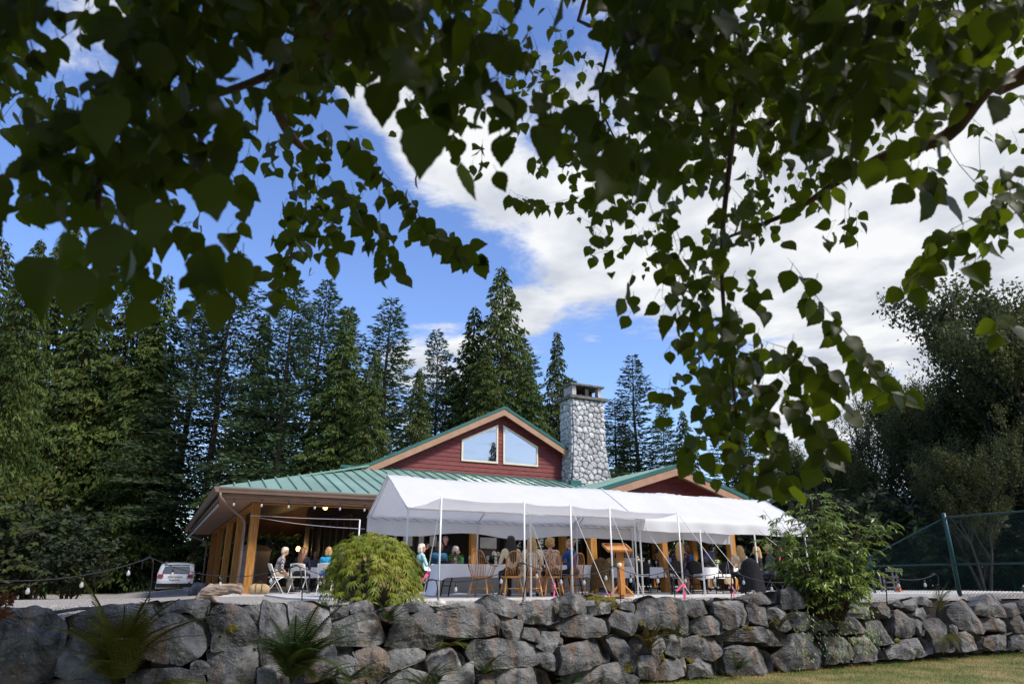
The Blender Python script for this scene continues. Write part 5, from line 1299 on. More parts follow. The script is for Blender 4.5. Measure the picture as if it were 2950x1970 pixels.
    if glasses:
        mb = MB()
        for sx in (-1, 1): mb.tube([hd(sx * .033 + .023 * math.cos(t), .098, .118 + .017 * math.sin(t)) for t in np.linspace(0, 6.28, 13)], .0028, 5); mb.tube([hd(sx * .056, .096, .124), hd(sx * .085, .0, .125)], .0025, 5)
        mb.tube([hd(-.01, .1, .12), hd(.01, .1, .12)], .0028, 5); mb.build('glasses', M_black, o, True)
    return o
def seat(chair_pt, az, back=.0): return chair_pt + Vector((0, 0, 0))
S_ = lambda px, y: by_y(px, y)
person(wp[1], -22, 'woman seen from behind with very long dark hair and cream jacket', 'cream', 'black', 'dark', 'long', arms=('table', 'lap'), lean=6, yaw=0)
person(wp[2], 2, 'woman seen from behind with wavy blond hair in cream top', 'cream2', 'blush', 'blond', 'mid', arms=('table', 'table'), lean=8, shin='skin', yaw=-12)
person(wp[3] + Vector((-.03, .05, 0)), -8, 'woman seen from behind with short blond hair in blush floral dress', 'blush', 'floral', 'blond', 'curly', arms=('lap', 'table'), lean=5, shin='skin', sleeve='none', yaw=-10)
person(wp[4], -52, 'man in a bright blue shirt reaching across the long table', 'blue', 'navy', 'sandy', 'short', arms=('reach', 'table'), lean=6, vox=.0105, yaw=14)
person(S_(1206, 20.5), 62, 'white haired guest in a mint green top', 'mint', 'black', 'white', 'bob', arms=('table', 'table'), lean=4, yaw=-25)
person(S_(1262, 19.4), -28, 'woman with brown bob in a blue top beside the table flowers', 'teal', 'bluefl', 'brown', 'bob', arms=('table', 'lap'), shin='skin', lean=4)
person(S_(1316, 22.0), -75, 'grey haired man in maroon and blue facing along the table', 'maroon', 'navy', 'grey', 'short', arms=('table', 'table'), yaw=0)
person(S_(1283, 23.6), 200, 'man in dark clothes standing by the hall windows', 'black', 'black', 'grey', 'short', pose='stand', arms=('down', 'down'), lean=8, nod=15)
person(S_(1186, 23.2), 60, 'person in black bending over at the hall windows', 'black', 'black', 'dark', 'short', pose='stand', arms=('down', 'down'), lean=48)
person(floor_pt(790, 1710), 62, 'white haired man in a plaid shirt on the porch', 'plaid', 'khaki', 'white', 'short', arms=('knee', 'knee'), lean=16, scale=.94, nod=10, sleeve='short')
person(floor_pt(858, 1710), 8, 'woman with long brown hair in navy on the porch', 'navy', 'black', 'auburn', 'long', arms=('table', 'table'), lean=12, scale=.93, yaw=-35)
person(floor_pt(935, 1711), -4, 'person in a turquoise shirt behind the planter maple', 'turq', 'bluefl', 'blond', 'bob', arms=('table', 'table'), lean=10, scale=.92, shin='skin')
person(S_(903, 26.5), 185, 'guest facing out from the far side of the porch table', 'lav', 'black', 'grey', 'short', arms=('table', 'table'), lean=8, skin=M_skin2, vox=.016)
person(S_(1767, 24.5), 160, 'guest half hidden behind the lectern in grey and yellow', 'yellow', 'grey', 'brown', 'short', arms=('table', 'table'), vox=.016)
person(S_(1816, 24.2), 190, 'woman in a cream short sleeved top at the lectern table', 'white', 'grey', 'sandy', 'mid', arms=('table', 'table'), sleeve='short', lean=10, nod=8)
person(S_(1846, 27.0), 175, 'dim guest far behind the table by the lectern', 'black', 'black', 'dark', 'short', arms=('table', 'table'), skin=M_skin2, vox=.016)
person(S_(1896, 26.6), 170, 'dim guest behind the white flowers', 'black', 'black', 'dark', 'short', arms=('table', 'table'), skin=M_skin2, vox=.016)
person(S_(1930, 24.4), 195, 'woman in glasses and denim shirt with short dark hair', 'denim', 'navy', 'auburn', 'short', arms=('table', 'chin'), lean=12, glasses=True, wide=1.1, yaw=-12)
person(S_(1968, 19.5), 20, 'woman with long blond hair in dark floral top seen from behind', 'floral', 'navy', 'blond', 'long', arms=('lap', 'table'), lean=5, shin='skin')
person(S_(1984, 21.8), 5, 'person with curly brown hair beyond the blond woman', 'blue', 'navy', 'brown', 'curly', arms=('table', 'table'), lean=6, scale=1.03)
person(S_(2031, 24.6), 60, 'person in a lavender grey shirt leaning over the far table', 'lav', 'black', 'dark', 'short', pose='stand', arms=('table', 'table'), lean=55, vox=.016)
person(S_(2046, 25.6), 185, 'woman in black jacket and white top facing out', 'black', 'white', 'dark', 'bob', arms=('lap', 'table'), lean=5, skin=M_skin2, yaw=-30)
person(S_(2148, 21.6), -15, 'woman with straight blond hair in a long cream cardigan', 'cream2', 'black', 'blond', 'long', arms=('phone', 'table'), lean=10, yaw=20)
person(S_(2128, 24.8), 170, 'guest raising a hand to the face behind the cream cardigan', 'black', 'black', 'dark', 'short', arms=('chin', 'table'), skin=M_skin2, vox=.016)
person(S_(2196, 22.4), -60, 'woman with blond bob in a black top beside the grey suit', 'black', 'black', 'blond', 'mid', arms=('lap', 'lap'), lean=4)
person(S_(2232, 20.8), -68, 'grey haired man in a grey suit and violet collar', 'grey', 'grey', 'grey', 'short', arms=('lap', 'lap'), lean=3, wide=1.08)
# ------------------------------------------------------------------ background trees
M_bark = mat('conifer_bark', (.030, .020, .014), (.075, .052, .038), scale=9, rough=.95, stretch=(3, 3, .5), bump=.5, bscale=12)
M_bark2 = mat('alder_bark', (.03, .027, .023), (.075, .068, .06), scale=7, rough=.9, stretch=(1, 1, 2))
M_cedar = mat('cedar_foliage', (.034, .058, .012), (.098, .130, .028), scale=.55, rough=.7, island=.40, orand=.18, trans=.30, spec=.2)
M_fir = mat('fir_foliage', (.026, .052, .022), (.072, .110, .045), scale=.6, rough=.7, island=.38, orand=.16, trans=.25, spec=.2)
M_alder = mat('alder_leaves', (.036, .050, .015), (.092, .105, .030), scale=.5, rough=.6, island=.45, orand=.12, trans=.35, spec=.25)
M_under = mat('undergrowth_leaves', (.012, .022, .007), (.03, .05, .013), scale=.7, rough=.7, island=.4, orand=.15, trans=.25)
def conifer_mesh(h, rad, seed, kind, nb, per, es):
    g = np.random.default_rng(seed); tr = MB()
    wob = [Vector((.08 * math.sin(k * .9 + seed), .08 * math.cos(k * 1.1 + seed), 0)) * (k / 12) for k in range(13)]
    ax = [Vector((0, 0, h * k / 12)) + wob[k] for k in range(13)]
    tr.tube(ax, [max(.02, (h * .013) * (1 - k / 12.3)) for k in range(13)], 9)
    Ps, Ds, Ss, Ls, Ws = [], [], [], [], []
    lo = .04 if kind == 'cedar' else .10
    for i in range(nb):
        f = lo + (1 - lo) * (i + g.random()) / nb; f = min(f, .995)
        f = f ** .85
        L_ = rad * ((1 - f) ** (.82 if kind == 'cedar' else .72)) * g.uniform(.5, 1.15) * (1 + .30 * noise.noise(Vector((f * 7 + seed, i * 2.39996 % 6.283 * .8, seed)))) + .12
        az = i * 2.39996 + g.normal(0, .35); d = np.array([math.cos(az), math.sin(az), 0]); s = np.array([-math.sin(az), math.cos(az), 0])
        k = min(int(f * 12), 11); o = np.array(ax[k].lerp(ax[k + 1], f * 12 - k))
        n = max(4, int(per * L_ / rad * g.uniform(.8, 1.2)))
        t = np.sqrt(g.uniform(.02, 1, n)); t = np.where(g.random(n) < .8, t, g.random(n))
        if kind == 'cedar': z = .10 * t * L_ - .52 * L_ * t ** 2; z = np.where(t > .8, z + (t - .8) * L_ * .25, z)
        else: z = L_ * (.22 * f + .02) * t - .24 * L_ * (1 - f) * t ** 1.6 + L_ * .10 * np.maximum(t - .7, 0)
        lat = g.normal(0, 1, n) * (.05 + .16 * L_ * np.sin(np.clip(t, 0, 1) * 2.6))
        P = o + d * (t * L_)[:, None] + s * lat[:, None] + np.array([0, 0, 1]) * (z + g.normal(0, .05, n) * L_ * .3)[:, None]
        if kind == 'cedar':
            D = d * g.uniform(.1, .7, n)[:, None] + s * g.normal(0, .45, n)[:, None] + np.array([0, 0, -1]) * g.uniform(.3, 1.1, n)[:, None]
            P[:, 2] -= np.abs(g.normal(0, .12, n)) * L_ * .4
            l = es * g.uniform(.7, 1.6, n); w = l * g.uniform(.25, .45, n)
        else:
            D = d * g.uniform(.35, 1, n)[:, None] + s * (np.sign(lat) * g.uniform(.2, 1.0, n))[:, None] + np.array([0, 0, 1]) * g.normal(.05, .22, n)[:, None]
            l = es * g.uniform(.6, 1.35, n); w = l * g.uniform(.22, .40, n)
        D = unit(D); S = unit(np.cross(D, g.normal(size=(n, 3)) + np.array([0, 0, .8])))
        Ps.append(P); Ds.append(D); Ss.append(S); Ls.append(l); Ws.append(w)
        if L_ > .6 and i % 2 == 0:
            q = [o + d * (a * L_) + np.array([0, 0, (.10 * a * L_ - .52 * L_ * a * a) if kind == 'cedar' else (L_ * (.22 * f + .02) * a - .24 * L_ * (1 - f) * a ** 1.6)]) for a in (0, .35, .7, .95)]
            tr.tube(q, [.008 * h * .12 + .022 * L_ / rad, .02 * L_ / rad + .004, .012 * L_ / rad + .003, .003], 4, cap=False)
    V, F = rhombs(np.concatenate(Ps), np.concatenate(Ds), np.concatenate(Ss), np.concatenate(Ls), np.concatenate(Ws))
    return tr.mesh('trunk', M_bark, True), np_mesh('crown', V, F, M_cedar if kind == 'cedar' else M_fir)
PROTO = {}
for key, a in dict(c1=(20, 4.4, 11, 'cedar', 260, 185, .25), c2=(20, 3.8, 12, 'cedar', 260, 165, .25), c3=(20, 5.2, 13, 'cedar', 270, 200, .27),
                   f1=(20, 4.3, 21, 'fir', 230, 185, .27), f2=(20, 3.3, 22, 'fir', 210, 150, .26), f3=(20, 5.2, 23, 'fir', 220, 195, .29)).items(): PROTO[key] = conifer_mesh(*a)
# (picture column, picture row of the tip, depth, kind, width factor)
USED = {}
TREES = [(-90, 640, 27, 'c3', .9), (55, 700, 36, 'c1', 1.0), (120, 690, 30, 'c3', .75), (235, 640, 47, 'c1', 1.05), (330, 735, 46, 'c2', 1.1), (395, 790, 48, 'c3', .9), (500, 775, 47, 'c2', 1.0), (455, 900, 46, 'c3', .9),
         (600, 800, 48, 'f1', 1.0), (690, 735, 46, 'f3', 1.0), (770, 900, 42, 'c2', 1.0), (865, 795, 40, 'f1', 1.0), (930, 805, 43, 'f3', .9), (985, 880, 40, 'c2', .95), (1020, 890, 46, 'f2', 1.0), (1120, 858, 43, 'f2', 1.25), (1065, 1010, 39, 'c1', .9),
         (1275, 950, 44, 'f1', .9), (1355, 885, 44, 'c2', 1.0), (1450, 778, 44, 'c1', .95), (1410, 990, 41, 'c3', .8), (1530, 1010, 42, 'c1', .8), (1610, 955, 45, 'c2', .9), (1215, 1060, 40, 'c3', .8),
         (1820, 1025, 50, 'f2', 1.1), (1760, 1150, 52, 'f1', 1.0), (1900, 1150, 48, 'f3', .8), (1975, 1180, 46, 'c1', .9), (2060, 1080, 52, 'f2', 1.0), (2140, 1190, 48, 'f3', .8), (2230, 1240, 50, 'c2', .9), (1690, 1250, 46, 'c1', .8)]
LBT = {'c': 'western cedar with drooping sprays', 'f': 'dark fir with tiered branches'}
FEAT = [(40, 'the vine maple'), (130, 'the first festoon bulbs'), (230, 'the second festoon bulb'), (330, 'the lady fern'), (420, 'the first shepherd hook'), (520, 'the parked car'), (620, 'the driftwood'), (715, 'the corner post'), (790, 'the plaid shirted man'), (870, 'the folding chairs'), (960, 'the porch roof slope'), (1040, 'the start of the gable slope'), (1120, 'the canopy peak'), (1220, 'the left gable slope'), (1330, 'the left gable window'), (1440, 'the gable peak'), (1540, 'the right gable window'), (1625, 'the rake end beside the chimney'), (1700, 'the stone chimney'), (1800, 'the roof valley past the chimney'), (1900, 'the wing gable slope'), (1980, 'the wing gable peak'), (2080, 'the right wing slope'), (2180, 'the low roof end'), (2270, 'the canopy end'), (2370, 'the leafy shrub'), (2480, 'the shrub edge'), (2580, 'the wooden stand'), (2700, 'the sloping fence rail'), (2790, 'the tall fence post'), (2880, 'the fence wire'), (9999, 'the far end of the fence')]
def feat(px): return next(f for x, f in FEAT if px <= x)
def tree_label(px, k):
    sp = ['broad drooping cedar', 'drooping cedar', 'slim drooping cedar', 'tiered dark fir', 'slim pointed fir', 'broad dark fir'][('c3', 'c1', 'c2', 'f1', 'f2', 'f3').index(k)]
    return 'tall ' + sp + ' rising behind ' + feat(px)
def add_tree(px, py, y, k, wf, name='conifer', label=None, group='conifers behind the hall', rz=None):
    tip = at_y(px, py, y); base = T - .6; h = tip.z - base
    o = empty(name, (tip.x, y, base), random.uniform(0, 6.28) if rz is None else rz, label or tree_label(px, k), 'tree', group)
    ASP = (random.uniform(.88, 1.18), random.uniform(.88, 1.18)); o.rotation_euler[0] = random.gauss(0, .02); o.rotation_euler[1] = random.gauss(0, .02)
    tm, cm_ = PROTO[k]; s = h / (14 if k[0] == 'b' else 20)
    a = put('trunk', tm, o); b = put('crown', cm_, o)
    for q in (a, b): w_ = 1.12 if k[0] != 'b' else .9; q.scale = (s * wf * w_ * ASP[0], s * wf * w_ * ASP[1], s)
for t_ in TREES: add_tree(*t_, label=tree_label(t_[0], t_[3]))
# second rank, filling the stand
for i in range(20):
    px = -150 + i * 140 + random.uniform(-40, 40)
    if 540 < px < 700: continue
    y = random.uniform(48, 62) if px > 600 else random.uniform(52, 60)
    py = 1010 + random.uniform(-60, 90) if px < 1750 else 1270 + random.uniform(-40, 60)
    if px < 700: py = 900 + random.uniform(-40, 120)
    k = random.choice(list(PROTO)); add_tree(px, py, y, k, 1.25, 'background_conifer', 'far back rank conifer showing behind ' + feat(px), 'conifers in the back rank')
# trees across the lawn behind the viewer, mirrored in the gable windows
for i, (x, y, k, s) in enumerate(((43, -15.5, 'f1', 1.0), (47, -9.5, 'c2', .93), (52, -3, 'f3', .84), (36, -26, 'c1', .8))):
    o = empty('conifer', (x, y, 0), i, 'conifer across the lawn mirrored in the gable windows', 'tree', 'conifers across the lawn')
    for q in (put('trunk', PROTO[k][0], o), put('crown', PROTO[k][1], o)): q.scale = (s, s, s)
# broadleaf trees on the right
def broadleaf_mesh(h, rad, seed, nl, ls, m, stems=3, base_f=.22, bark=None):
    g = random.Random(seed); tr = MB(); ends = []
    def grow(p, d, l, r, lev):
        pts = [p]; q = p
        for k in range(4):
            d = (d + Vector((g.gauss(0, .14), g.gauss(0, .14), .06))).normalized(); q = q + d * l / 4; pts.append(q)
        tr.tube(pts, [r, r * .85, r * .72, r * .6, r * .48], 6 if lev < 2 else 4, cap=False)
        if lev >= 2: ends.append((pts, l))
        if lev < 3:
            for k in range(5 if lev else 7):
                b = pts[g.choice((1, 2, 3, 3, 4))]; a = g.uniform(0, 6.28); nd_ = (d * g.uniform(.5, 1.0) + Vector((math.cos(a), math.sin(a), g.uniform(0, .5))) * g.uniform(.5, .9)).normalized()
                grow(b, nd_, l * g.uniform(.42, .66), r * .5, lev + 1)
    for s in range(stems):
        a = s * 6.28 / stems + seed; sp = .10 + .12 * g.random()
        grow(Vector((.15 * math.cos(a), .15 * math.sin(a), 0)), Vector((sp * math.cos(a), sp * math.sin(a), 1)), h * g.uniform(.5, .62), h * .012, 0)
    gg = np.random.default_rng(seed); pick = gg.integers(0, len(ends), nl)
    Pn = np.array([[list(q) for q in e[0]] for e in ends]); t = gg.uniform(0, 3.999, nl); i0 = t.astype(int); fr = (t - i0)[:, None]
    P = Pn[pick, i0] * (1 - fr) + Pn[pick, i0 + 1] * fr + gg.normal(0, .03 * h * .5, (nl, 3)) * np.array([1, 1, .8])
    zmax = P[:, 2].max(); P = P[P[:, 2] > h * base_f * gg.uniform(.3, 1.2, len(P))]
    sc = h / zmax; P *= sc
    D = unit(gg.normal(size=P.shape) + np.array([0, 0, -.5])); S = unit(np.cross(D, gg.normal(size=P.shape)))
    V, F = rhombs(P, D, S, ls * gg.uniform(.6, 1.4, len(P)), ls * gg.uniform(.4, .85, len(P)))
    tr.v = [tuple(np.array(v) * sc) for v in tr.v]
    return tr.mesh('trunk', bark or M_bark2, True), np_mesh('crown', V, F, m)
PROTO['b1'] = broadleaf_mesh(14, 4, 3, 36000, .19, M_alder, 3); PROTO['b2'] = broadleaf_mesh(14, 4, 8, 42000, .18, M_alder, 4, .04); PROTO['b3'] = broadleaf_mesh(14, 3, 15, 9000, .15, M_alder, 2, .3)
BL = [(2440, 1035, 36, 'b3', .75, 'thin sparse alder with a pale stem beside the leafy shrub'), (2530, 1120, 33, 'b3', .9, 'sparse alder left of the green fence post'), (2600, 1060, 38, 'b1', .8, 'open crowned alder behind the green fence'), (2690, 1060, 33, 'b1', .8, 'full alder rising behind the green fence post'),
      (2800, 900, 31, 'b1', 1.0, 'tall dark alder over the green fence'), (2930, 830, 28, 'b1', 1.0, 'tallest dark alder at the end of the fence'), (3080, 700, 27, 'b1', 1.1, 'spreading dark alder beyond the fence end'), (2860, 1180, 27, 'b2', .8, 'lower bushy alder close behind the fence'), (2480, 1250, 34, 'b2', .9, 'low bushy alder behind the leafy shrub'), (2380, 1270, 40, 'b1', .9, 'alder in the gap past the hall roof'), (2740, 1240, 26, 'b2', .9, 'squat leafy alder right behind the fence wire')]
for px, py, y, k, wf, lb in BL: add_tree(px, py, y, k, wf, 'alder_tree', lb, 'alders behind the fence')
# a tree standing right of the lawn (its shade falls over the end of the wall)
for q, (x, y, hgt) in enumerate(((17.5, 8.0, 8.0), (21, 12.5, 8.5))):
    o = empty('alder_tree', (x, y, 0), q, 'alder standing right of the lawn beyond the wall end', 'tree', 'alders beside the lawn'); s = hgt / 14
    for w in (put('trunk', PROTO['b2'][0], o), put('crown', PROTO['b2'][1], o)): w.scale = (s, s, s)
for i, (px, py, y) in enumerate(((2330, 1440, 44), (2430, 1450, 46), (2760, 1180, 40), (2880, 1090, 38), (2990, 1050, 36), (2620, 1400, 36), (2820, 1330, 34), (2960, 1300, 33))):
    add_tree(px, py, y, 'b2', 1.25, 'alder_tree', 'dense dark alder deep in the wood behind ' + feat(px), 'alders in the back rank')
# unseen broadleaf trees added round the viewer to shade the near birch leaves
for i, (x, y, hgt) in enumerate(((-11.5, -4, 10), (-7.5, -11, 12), (0, -13, 13), (7.5, -12, 13), (12, -6.5, 11), (-14, 1, 9), (14, .5, 8))):
    o = empty('alder_tree', (x, y, 0), i * 1.3, 'unseen leafy alder added to shade the near birch leaves', 'tree', 'unseen shade alders'); s = hgt / 14
    for q in (put('trunk', PROTO['b2'][0], o), put('crown', PROTO['b2'][1], o)): q.scale = (s * 1.2, s * 1.2, s)
# undergrowth bushes along the wood edge
PROTO['u1'] = broadleaf_mesh(3, 1.6, 31, 7000, .16, M_under, 7, .02, M_bark); PROTO['u2'] = broadleaf_mesh(3, 1.6, 37, 7000, .15, M_under, 8, .0, M_bark)
for i in range(34):
    if False: pass
    px = -120 + i * 95 + random.uniform(-30, 30); y = (27 if px < 250 else 50 if px < 2200 else 27) + random.uniform(-1, 4); p = by_y(px, y, T - .5)
    k = random.choice(('u1', 'u2')); s = random.uniform(.8, 1.5)
    o = empty('undergrowth_bush', p, random.uniform(0, 6.28), 'low dark leafy bush at the wood edge behind ' + feat(px), 'bush', 'undergrowth bushes')
    for q in (put('stems', PROTO[k][0], o), put('foliage', PROTO[k][1], o)): q.scale = (s * 1.5, s * 1.5, s)
# ------------------------------------------------------------------ the birch overhead: drooping twigs with leaves
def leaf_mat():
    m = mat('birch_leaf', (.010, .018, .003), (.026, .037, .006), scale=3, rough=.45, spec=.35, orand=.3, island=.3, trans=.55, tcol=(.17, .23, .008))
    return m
M_birch = leaf_mat()
M_twig = mat('birch_twig', (.055, .026, .018), (.13, .065, .045), scale=14, rough=.6)
# leaf outline: toothed ovate blade with a folded midrib
def leaf_base(fold, curl, teeth=True):
    ts = np.linspace(0, 1, 13); w = np.array([0, .20, .325, .385, .405, .40, .375, .33, .27, .20, .125, .05, 0])
    v = []; n = len(ts)
    for i, t in enumerate(ts):
        z = -curl * t * t
        v.append((0, t, z))
    for sg in (-1, 1):
        for i, t in enumerate(ts):
            ww = w[i] * (1 + (.045 if i % 2 and teeth else -.015)); bow = 1.0
            v.append((sg * ww, t + (.02 if i % 2 and teeth else 0), -curl * t * t + fold * ww - .18 * ww * ww + .03 * math.sin(t * 11) * ww))
    f = []
    for sg in (0, 1):
        o = n * (1 + sg)
        for i in range(n - 1):
            q = (i, i + 1, o + i + 1, o + i); f.append(q if sg else q[::-1])
    # petiole
    k = len(v); v += [(-.012, .02, 0), (.012, .02, 0), (.010, -.30, .05), (-.010, -.30, .05)]; f.append((k, k + 1, k + 2, k + 3))
    return np.array(v), np.array(f)
LB = [leaf_base(.28, .22), leaf_base(.12, .10), leaf_base(.5, .38)]
GRID = '''957699999999886459999889988888
842399659989988754999888998876
787688789837979777999889997865
699899758426866789998888768443
588999357634565878988476764133
788675237762003457876766413235
246666417766310036878745520364
057755536533020013687522003310
036524541000000000477612000000
000000000000000000068723200000
000000000000000000058731200000
000000000000000000248863100000
000000000000000000027764000000
000000000000000000025653000000
000000000000000000000000000000'''.split('\n')
def dens(px, py):
    c, r = int(px // 100), int(py // 100)
    if c < 0: c = 0
    if c > 29: c = 29
    if r < 0: r = 0
    if r > 14: return 0
    return int(GRID[r][c])
g7 = random.Random(21)
def depth_for(px, py):
    if px < 1000: return g7.choice((g7.uniform(1.05, 1.5), g7.uniform(1.4, 2.5))) if py < 900 and px < 760 else g7.uniform(1.6, 2.7)
    if px < 1450: return g7.uniform(.95, 1.3) if (py < 480 and g7.random() < .35) else g7.uniform(1.6, 2.9)
    if px < 1900: return g7.uniform(1.7, 3.4) if g7.random() < .8 else g7.uniform(1.0, 1.4)
    if py > 600: return g7.uniform(1.65, 2.4)
    return g7.uniform(1.3, 3.4)
def dens_w(p):
    q = p - Vector((0, 0, EZ)); zc = q.y * CT + q.z * ST
    if zc < .2: return 0, 0, 0
    px = CX + FPX * q.x / zc; py = CY - FPX * (q.z * CT - q.y * ST) / zc
    return dens(px, py), px, py
LV = []                                         # (point, direction, up, size, picture size)
TW = []
def strand_from(px, py, d, length, wind=0):
    p = at_d(px, py, d); dirv = Vector((g7.gauss(0, .45) + wind, g7.gauss(0, .3), -1)).normalized(); pts = [p.copy()]; step = .03; n = int(length / step); side = 1; gone = 0; d0 = max(dens(px, py), 1)
    for k in range(n):
        dirv = (dirv + Vector((g7.gauss(0, .13), g7.gauss(0, .13), -.10))).normalized(); p = p + dirv * step; dn, a, b = dens_w(p)
        if dn == 0 or (dn < d0 and g7.random() < .30 * (d0 - dn)): break
        pts.append(p.copy()); side = -side
        if g7.random() < .86:
            s, u = frame(dirv); az = g7.uniform(-.7, .7); out = (s * math.cos(az) + u * math.sin(az)) * side
            ld = (out * g7.uniform(.35, .9) + Vector((0, 0, -1)) * g7.uniform(.35, 1.1) + Vector((g7.gauss(0, .2), g7.gauss(0, .2), 0))).normalized()
            sz = g7.choice((.032, .038, .044, .049, .054)) * g7.uniform(.85, 1.15)
            up_ = Vector((g7.gauss(0, .6), -1 + g7.gauss(0, .5), g7.gauss(.4, .5)))
            if g7.random() < .18: up_ = Vector((g7.gauss(0, 1), g7.gauss(0, 1), g7.gauss(0, 1)))
            LV.append((p + ld * sz * .3, ld, up_, sz, sz / (p - Vector((0, 0, EZ))).length))
    if len(pts) > 3: TW.append(pts[1:])
for r in range(-2, 15):
    for c in range(-1, 31):
        dn = int(GRID[max(r, 0)][min(max(c, 0), 29)])
        if not dn: continue
        cnt = {1: 0, 2: .4, 3: .75, 4: 1.15, 5: 1.7, 6: 2.4, 7: 3.4, 8: 5.0, 9: 7.5}[dn] * (1.12 if c < 8 else 1.2 if c < 19 else 1.5)
        cnt = int(cnt) + (g7.random() < cnt % 1)
        for _ in range(cnt):
            px, py = c * 100 + g7.uniform(0, 100), r * 100 + g7.uniform(-60, 60); d = depth_for(px, py)
            if dn >= 9: d = min(d, g7.uniform(1.1, 2.6))
            if dn <= 3: L_ = .09
            elif dn <= 6: L_ = .14
            else: L_ = .17
            strand_from(px, py, d, L_ * g7.uniform(.6, 1.5) * d / 1.9)
# sprays drawn after the photograph's clearest twigs: (points in the picture, distance, leaf length)
SPR = [([(990, 375), (1090, 470), (1190, 600), (1240, 660), (1310, 700), (1380, 745)], 2.3, .062, 1), ([(900, 430), (960, 520), (1040, 600), (1100, 690), (1140, 800)], 2.2, .060, 1), ([(860, 560), (870, 660), (840, 740), (790, 800)], 2.2, .058, 1),
       ([(1900, 450), (1780, 500), (1690, 560), (1560, 590), (1490, 560)], 2.8, .055, .8), ([(1820, 560), (1740, 640), (1690, 730)], 2.8, .05, .7), ([(1850, 660), (1780, 720), (1680, 730)], 2.6, .05, .6),
       ([(2960, 500), (2850, 600), (2740, 660), (2670, 750), (2600, 830)], 2.4, .062, .8), ([(2900, 520), (2850, 640), (2800, 790)], 2.4, .062, .8), ([(2700, 390), (2800, 520), (2850, 560), (2930, 590)], 2.2, .055, .5),
       ([(2270, 740), (2340, 840), (2420, 940), (2480, 1010), (2530, 1090), (2590, 1130)], 2.1, .062, .75), ([(2200, 980), (2290, 1010), (2380, 1060), (2430, 1180)], 2.0, .066, 1), ([(2050, 1110), (1960, 1130), (1880, 1110)], 2.2, .05, .8),
       ([(2080, 1000), (2050, 1140), (2010, 1260), (1980, 1370)], 2.0, .062, .5), ([(2160, 1000), (2200, 1200), (2240, 1340), (2215, 1400)], 1.9, .062, .9), ([(2230, 1050), (2330, 1180), (2380, 1260), (2360, 1330)], 1.9, .064, 1),
       ([(2600, 430), (2640, 520), (2720, 540)], 1.9, .072, .8), ([(600, 470), (660, 500), (680, 520)], 1.5, .06, .7), ([(700, 770), (790, 800), (830, 860)], 1.9, .055, .6), ([(430, 610), (500, 650), (560, 640)], 1.6, .06, .8), ([(2950, 880), (2900, 920), (2870, 950)], 2.0, .06, .6)]
for pts, d, ls, den in SPR:
    P = [at_d(x, y, d + .04 * i * (1 if (i % 2) else -1)) for i, (x, y) in enumerate(pts)]
    fine = []
    for a, b in zip(P[:-1], P[1:]):
        for k in range(6): fine.append(a.lerp(b, k / 6) + Vector((g7.gauss(0, .003), 0, g7.gauss(0, .003))))
    fine.append(P[-1]); TW.append(fine); acc_ = 0; side = 1
    for a, b in zip(fine[:-1], fine[1:]):
        acc_ += (b - a).length * den
        while acc_ > .026:
            acc_ -= .026; side = -side; dirv = (b - a).normalized(); s, u = frame(dirv); az = g7.uniform(-.8, .8); out = (s * math.cos(az) + u * math.sin(az)) * side
            ld = (out * g7.uniform(.4, .9) + Vector((0, 0, -1)) * g7.uniform(.5, 1.1)).normalized(); sz = ls * g7.uniform(.75, 1.15)
            LV.append((a + ld * sz * .3, ld, Vector((g7.gauss(0, .5), -1, g7.gauss(.3, .4))), sz, sz / d))
# a few very near big leaves
for px, py, d, s in ((1235, 415, .88, .072), (330, 700, .95, .075), (610, 560, 1.0, .07), (590, 770, 1.0, .07), (150, 800, .95, .075), (700, 800, 1.05, .068), (470, 640, 1.0, .07), (250, 830, 1.0, .07), (1560, 420, 1.1, .066), (1480, 330, 1.15, .066), (1650, 360, 1.1, .068), (330, 330, .95, .075), (650, 900, 1.05, .066)):
    p = at_d(px, py - 60, d); LV.append((p, Vector((g7.gauss(0, .2), 0, -1)).normalized(), Vector((g7.gauss(0, .2), -1, .2)), s, s / d))
# the crown out of the picture, above, behind and right of the viewer
for k in range(6500):
    t_ = g7.uniform(0, 6.28); rr = g7.random() ** .5; zz = g7.uniform(-1, 1); q = math.sqrt(max(0, 1 - zz * zz)) * g7.random() ** .33
    p = Vector((.2 + 5.0 * q * math.cos(t_), -.8 + 4.6 * q * math.sin(t_), 5.6 + 2.9 * zz * g7.random() ** .3))
    w = p - Vector((0, 0, EZ)); zc = w.y * CT + w.z * ST; yc = w.z * CT - w.y * ST
    if zc > 0.05 and abs(w.x) / zc < .84 and -.6 < yc / zc < .60: continue
    if w.length < 1.2: continue
    q_ = p - Vector((.9, 1.8, 2.0)); tt = q_.dot(sdir)
    if tt > 0 and (q_ - sdir * tt).length < .8: continue  # crown shaped with a gap that lets sun onto the hanging sprays
    LV.append((p, Vector((g7.gauss(0, .7), g7.gauss(0, .7), -.8)).normalized(), Vector((g7.gauss(0, 1), g7.gauss(0, 1), g7.gauss(0, 1))), g7.uniform(.15, .24), 0))
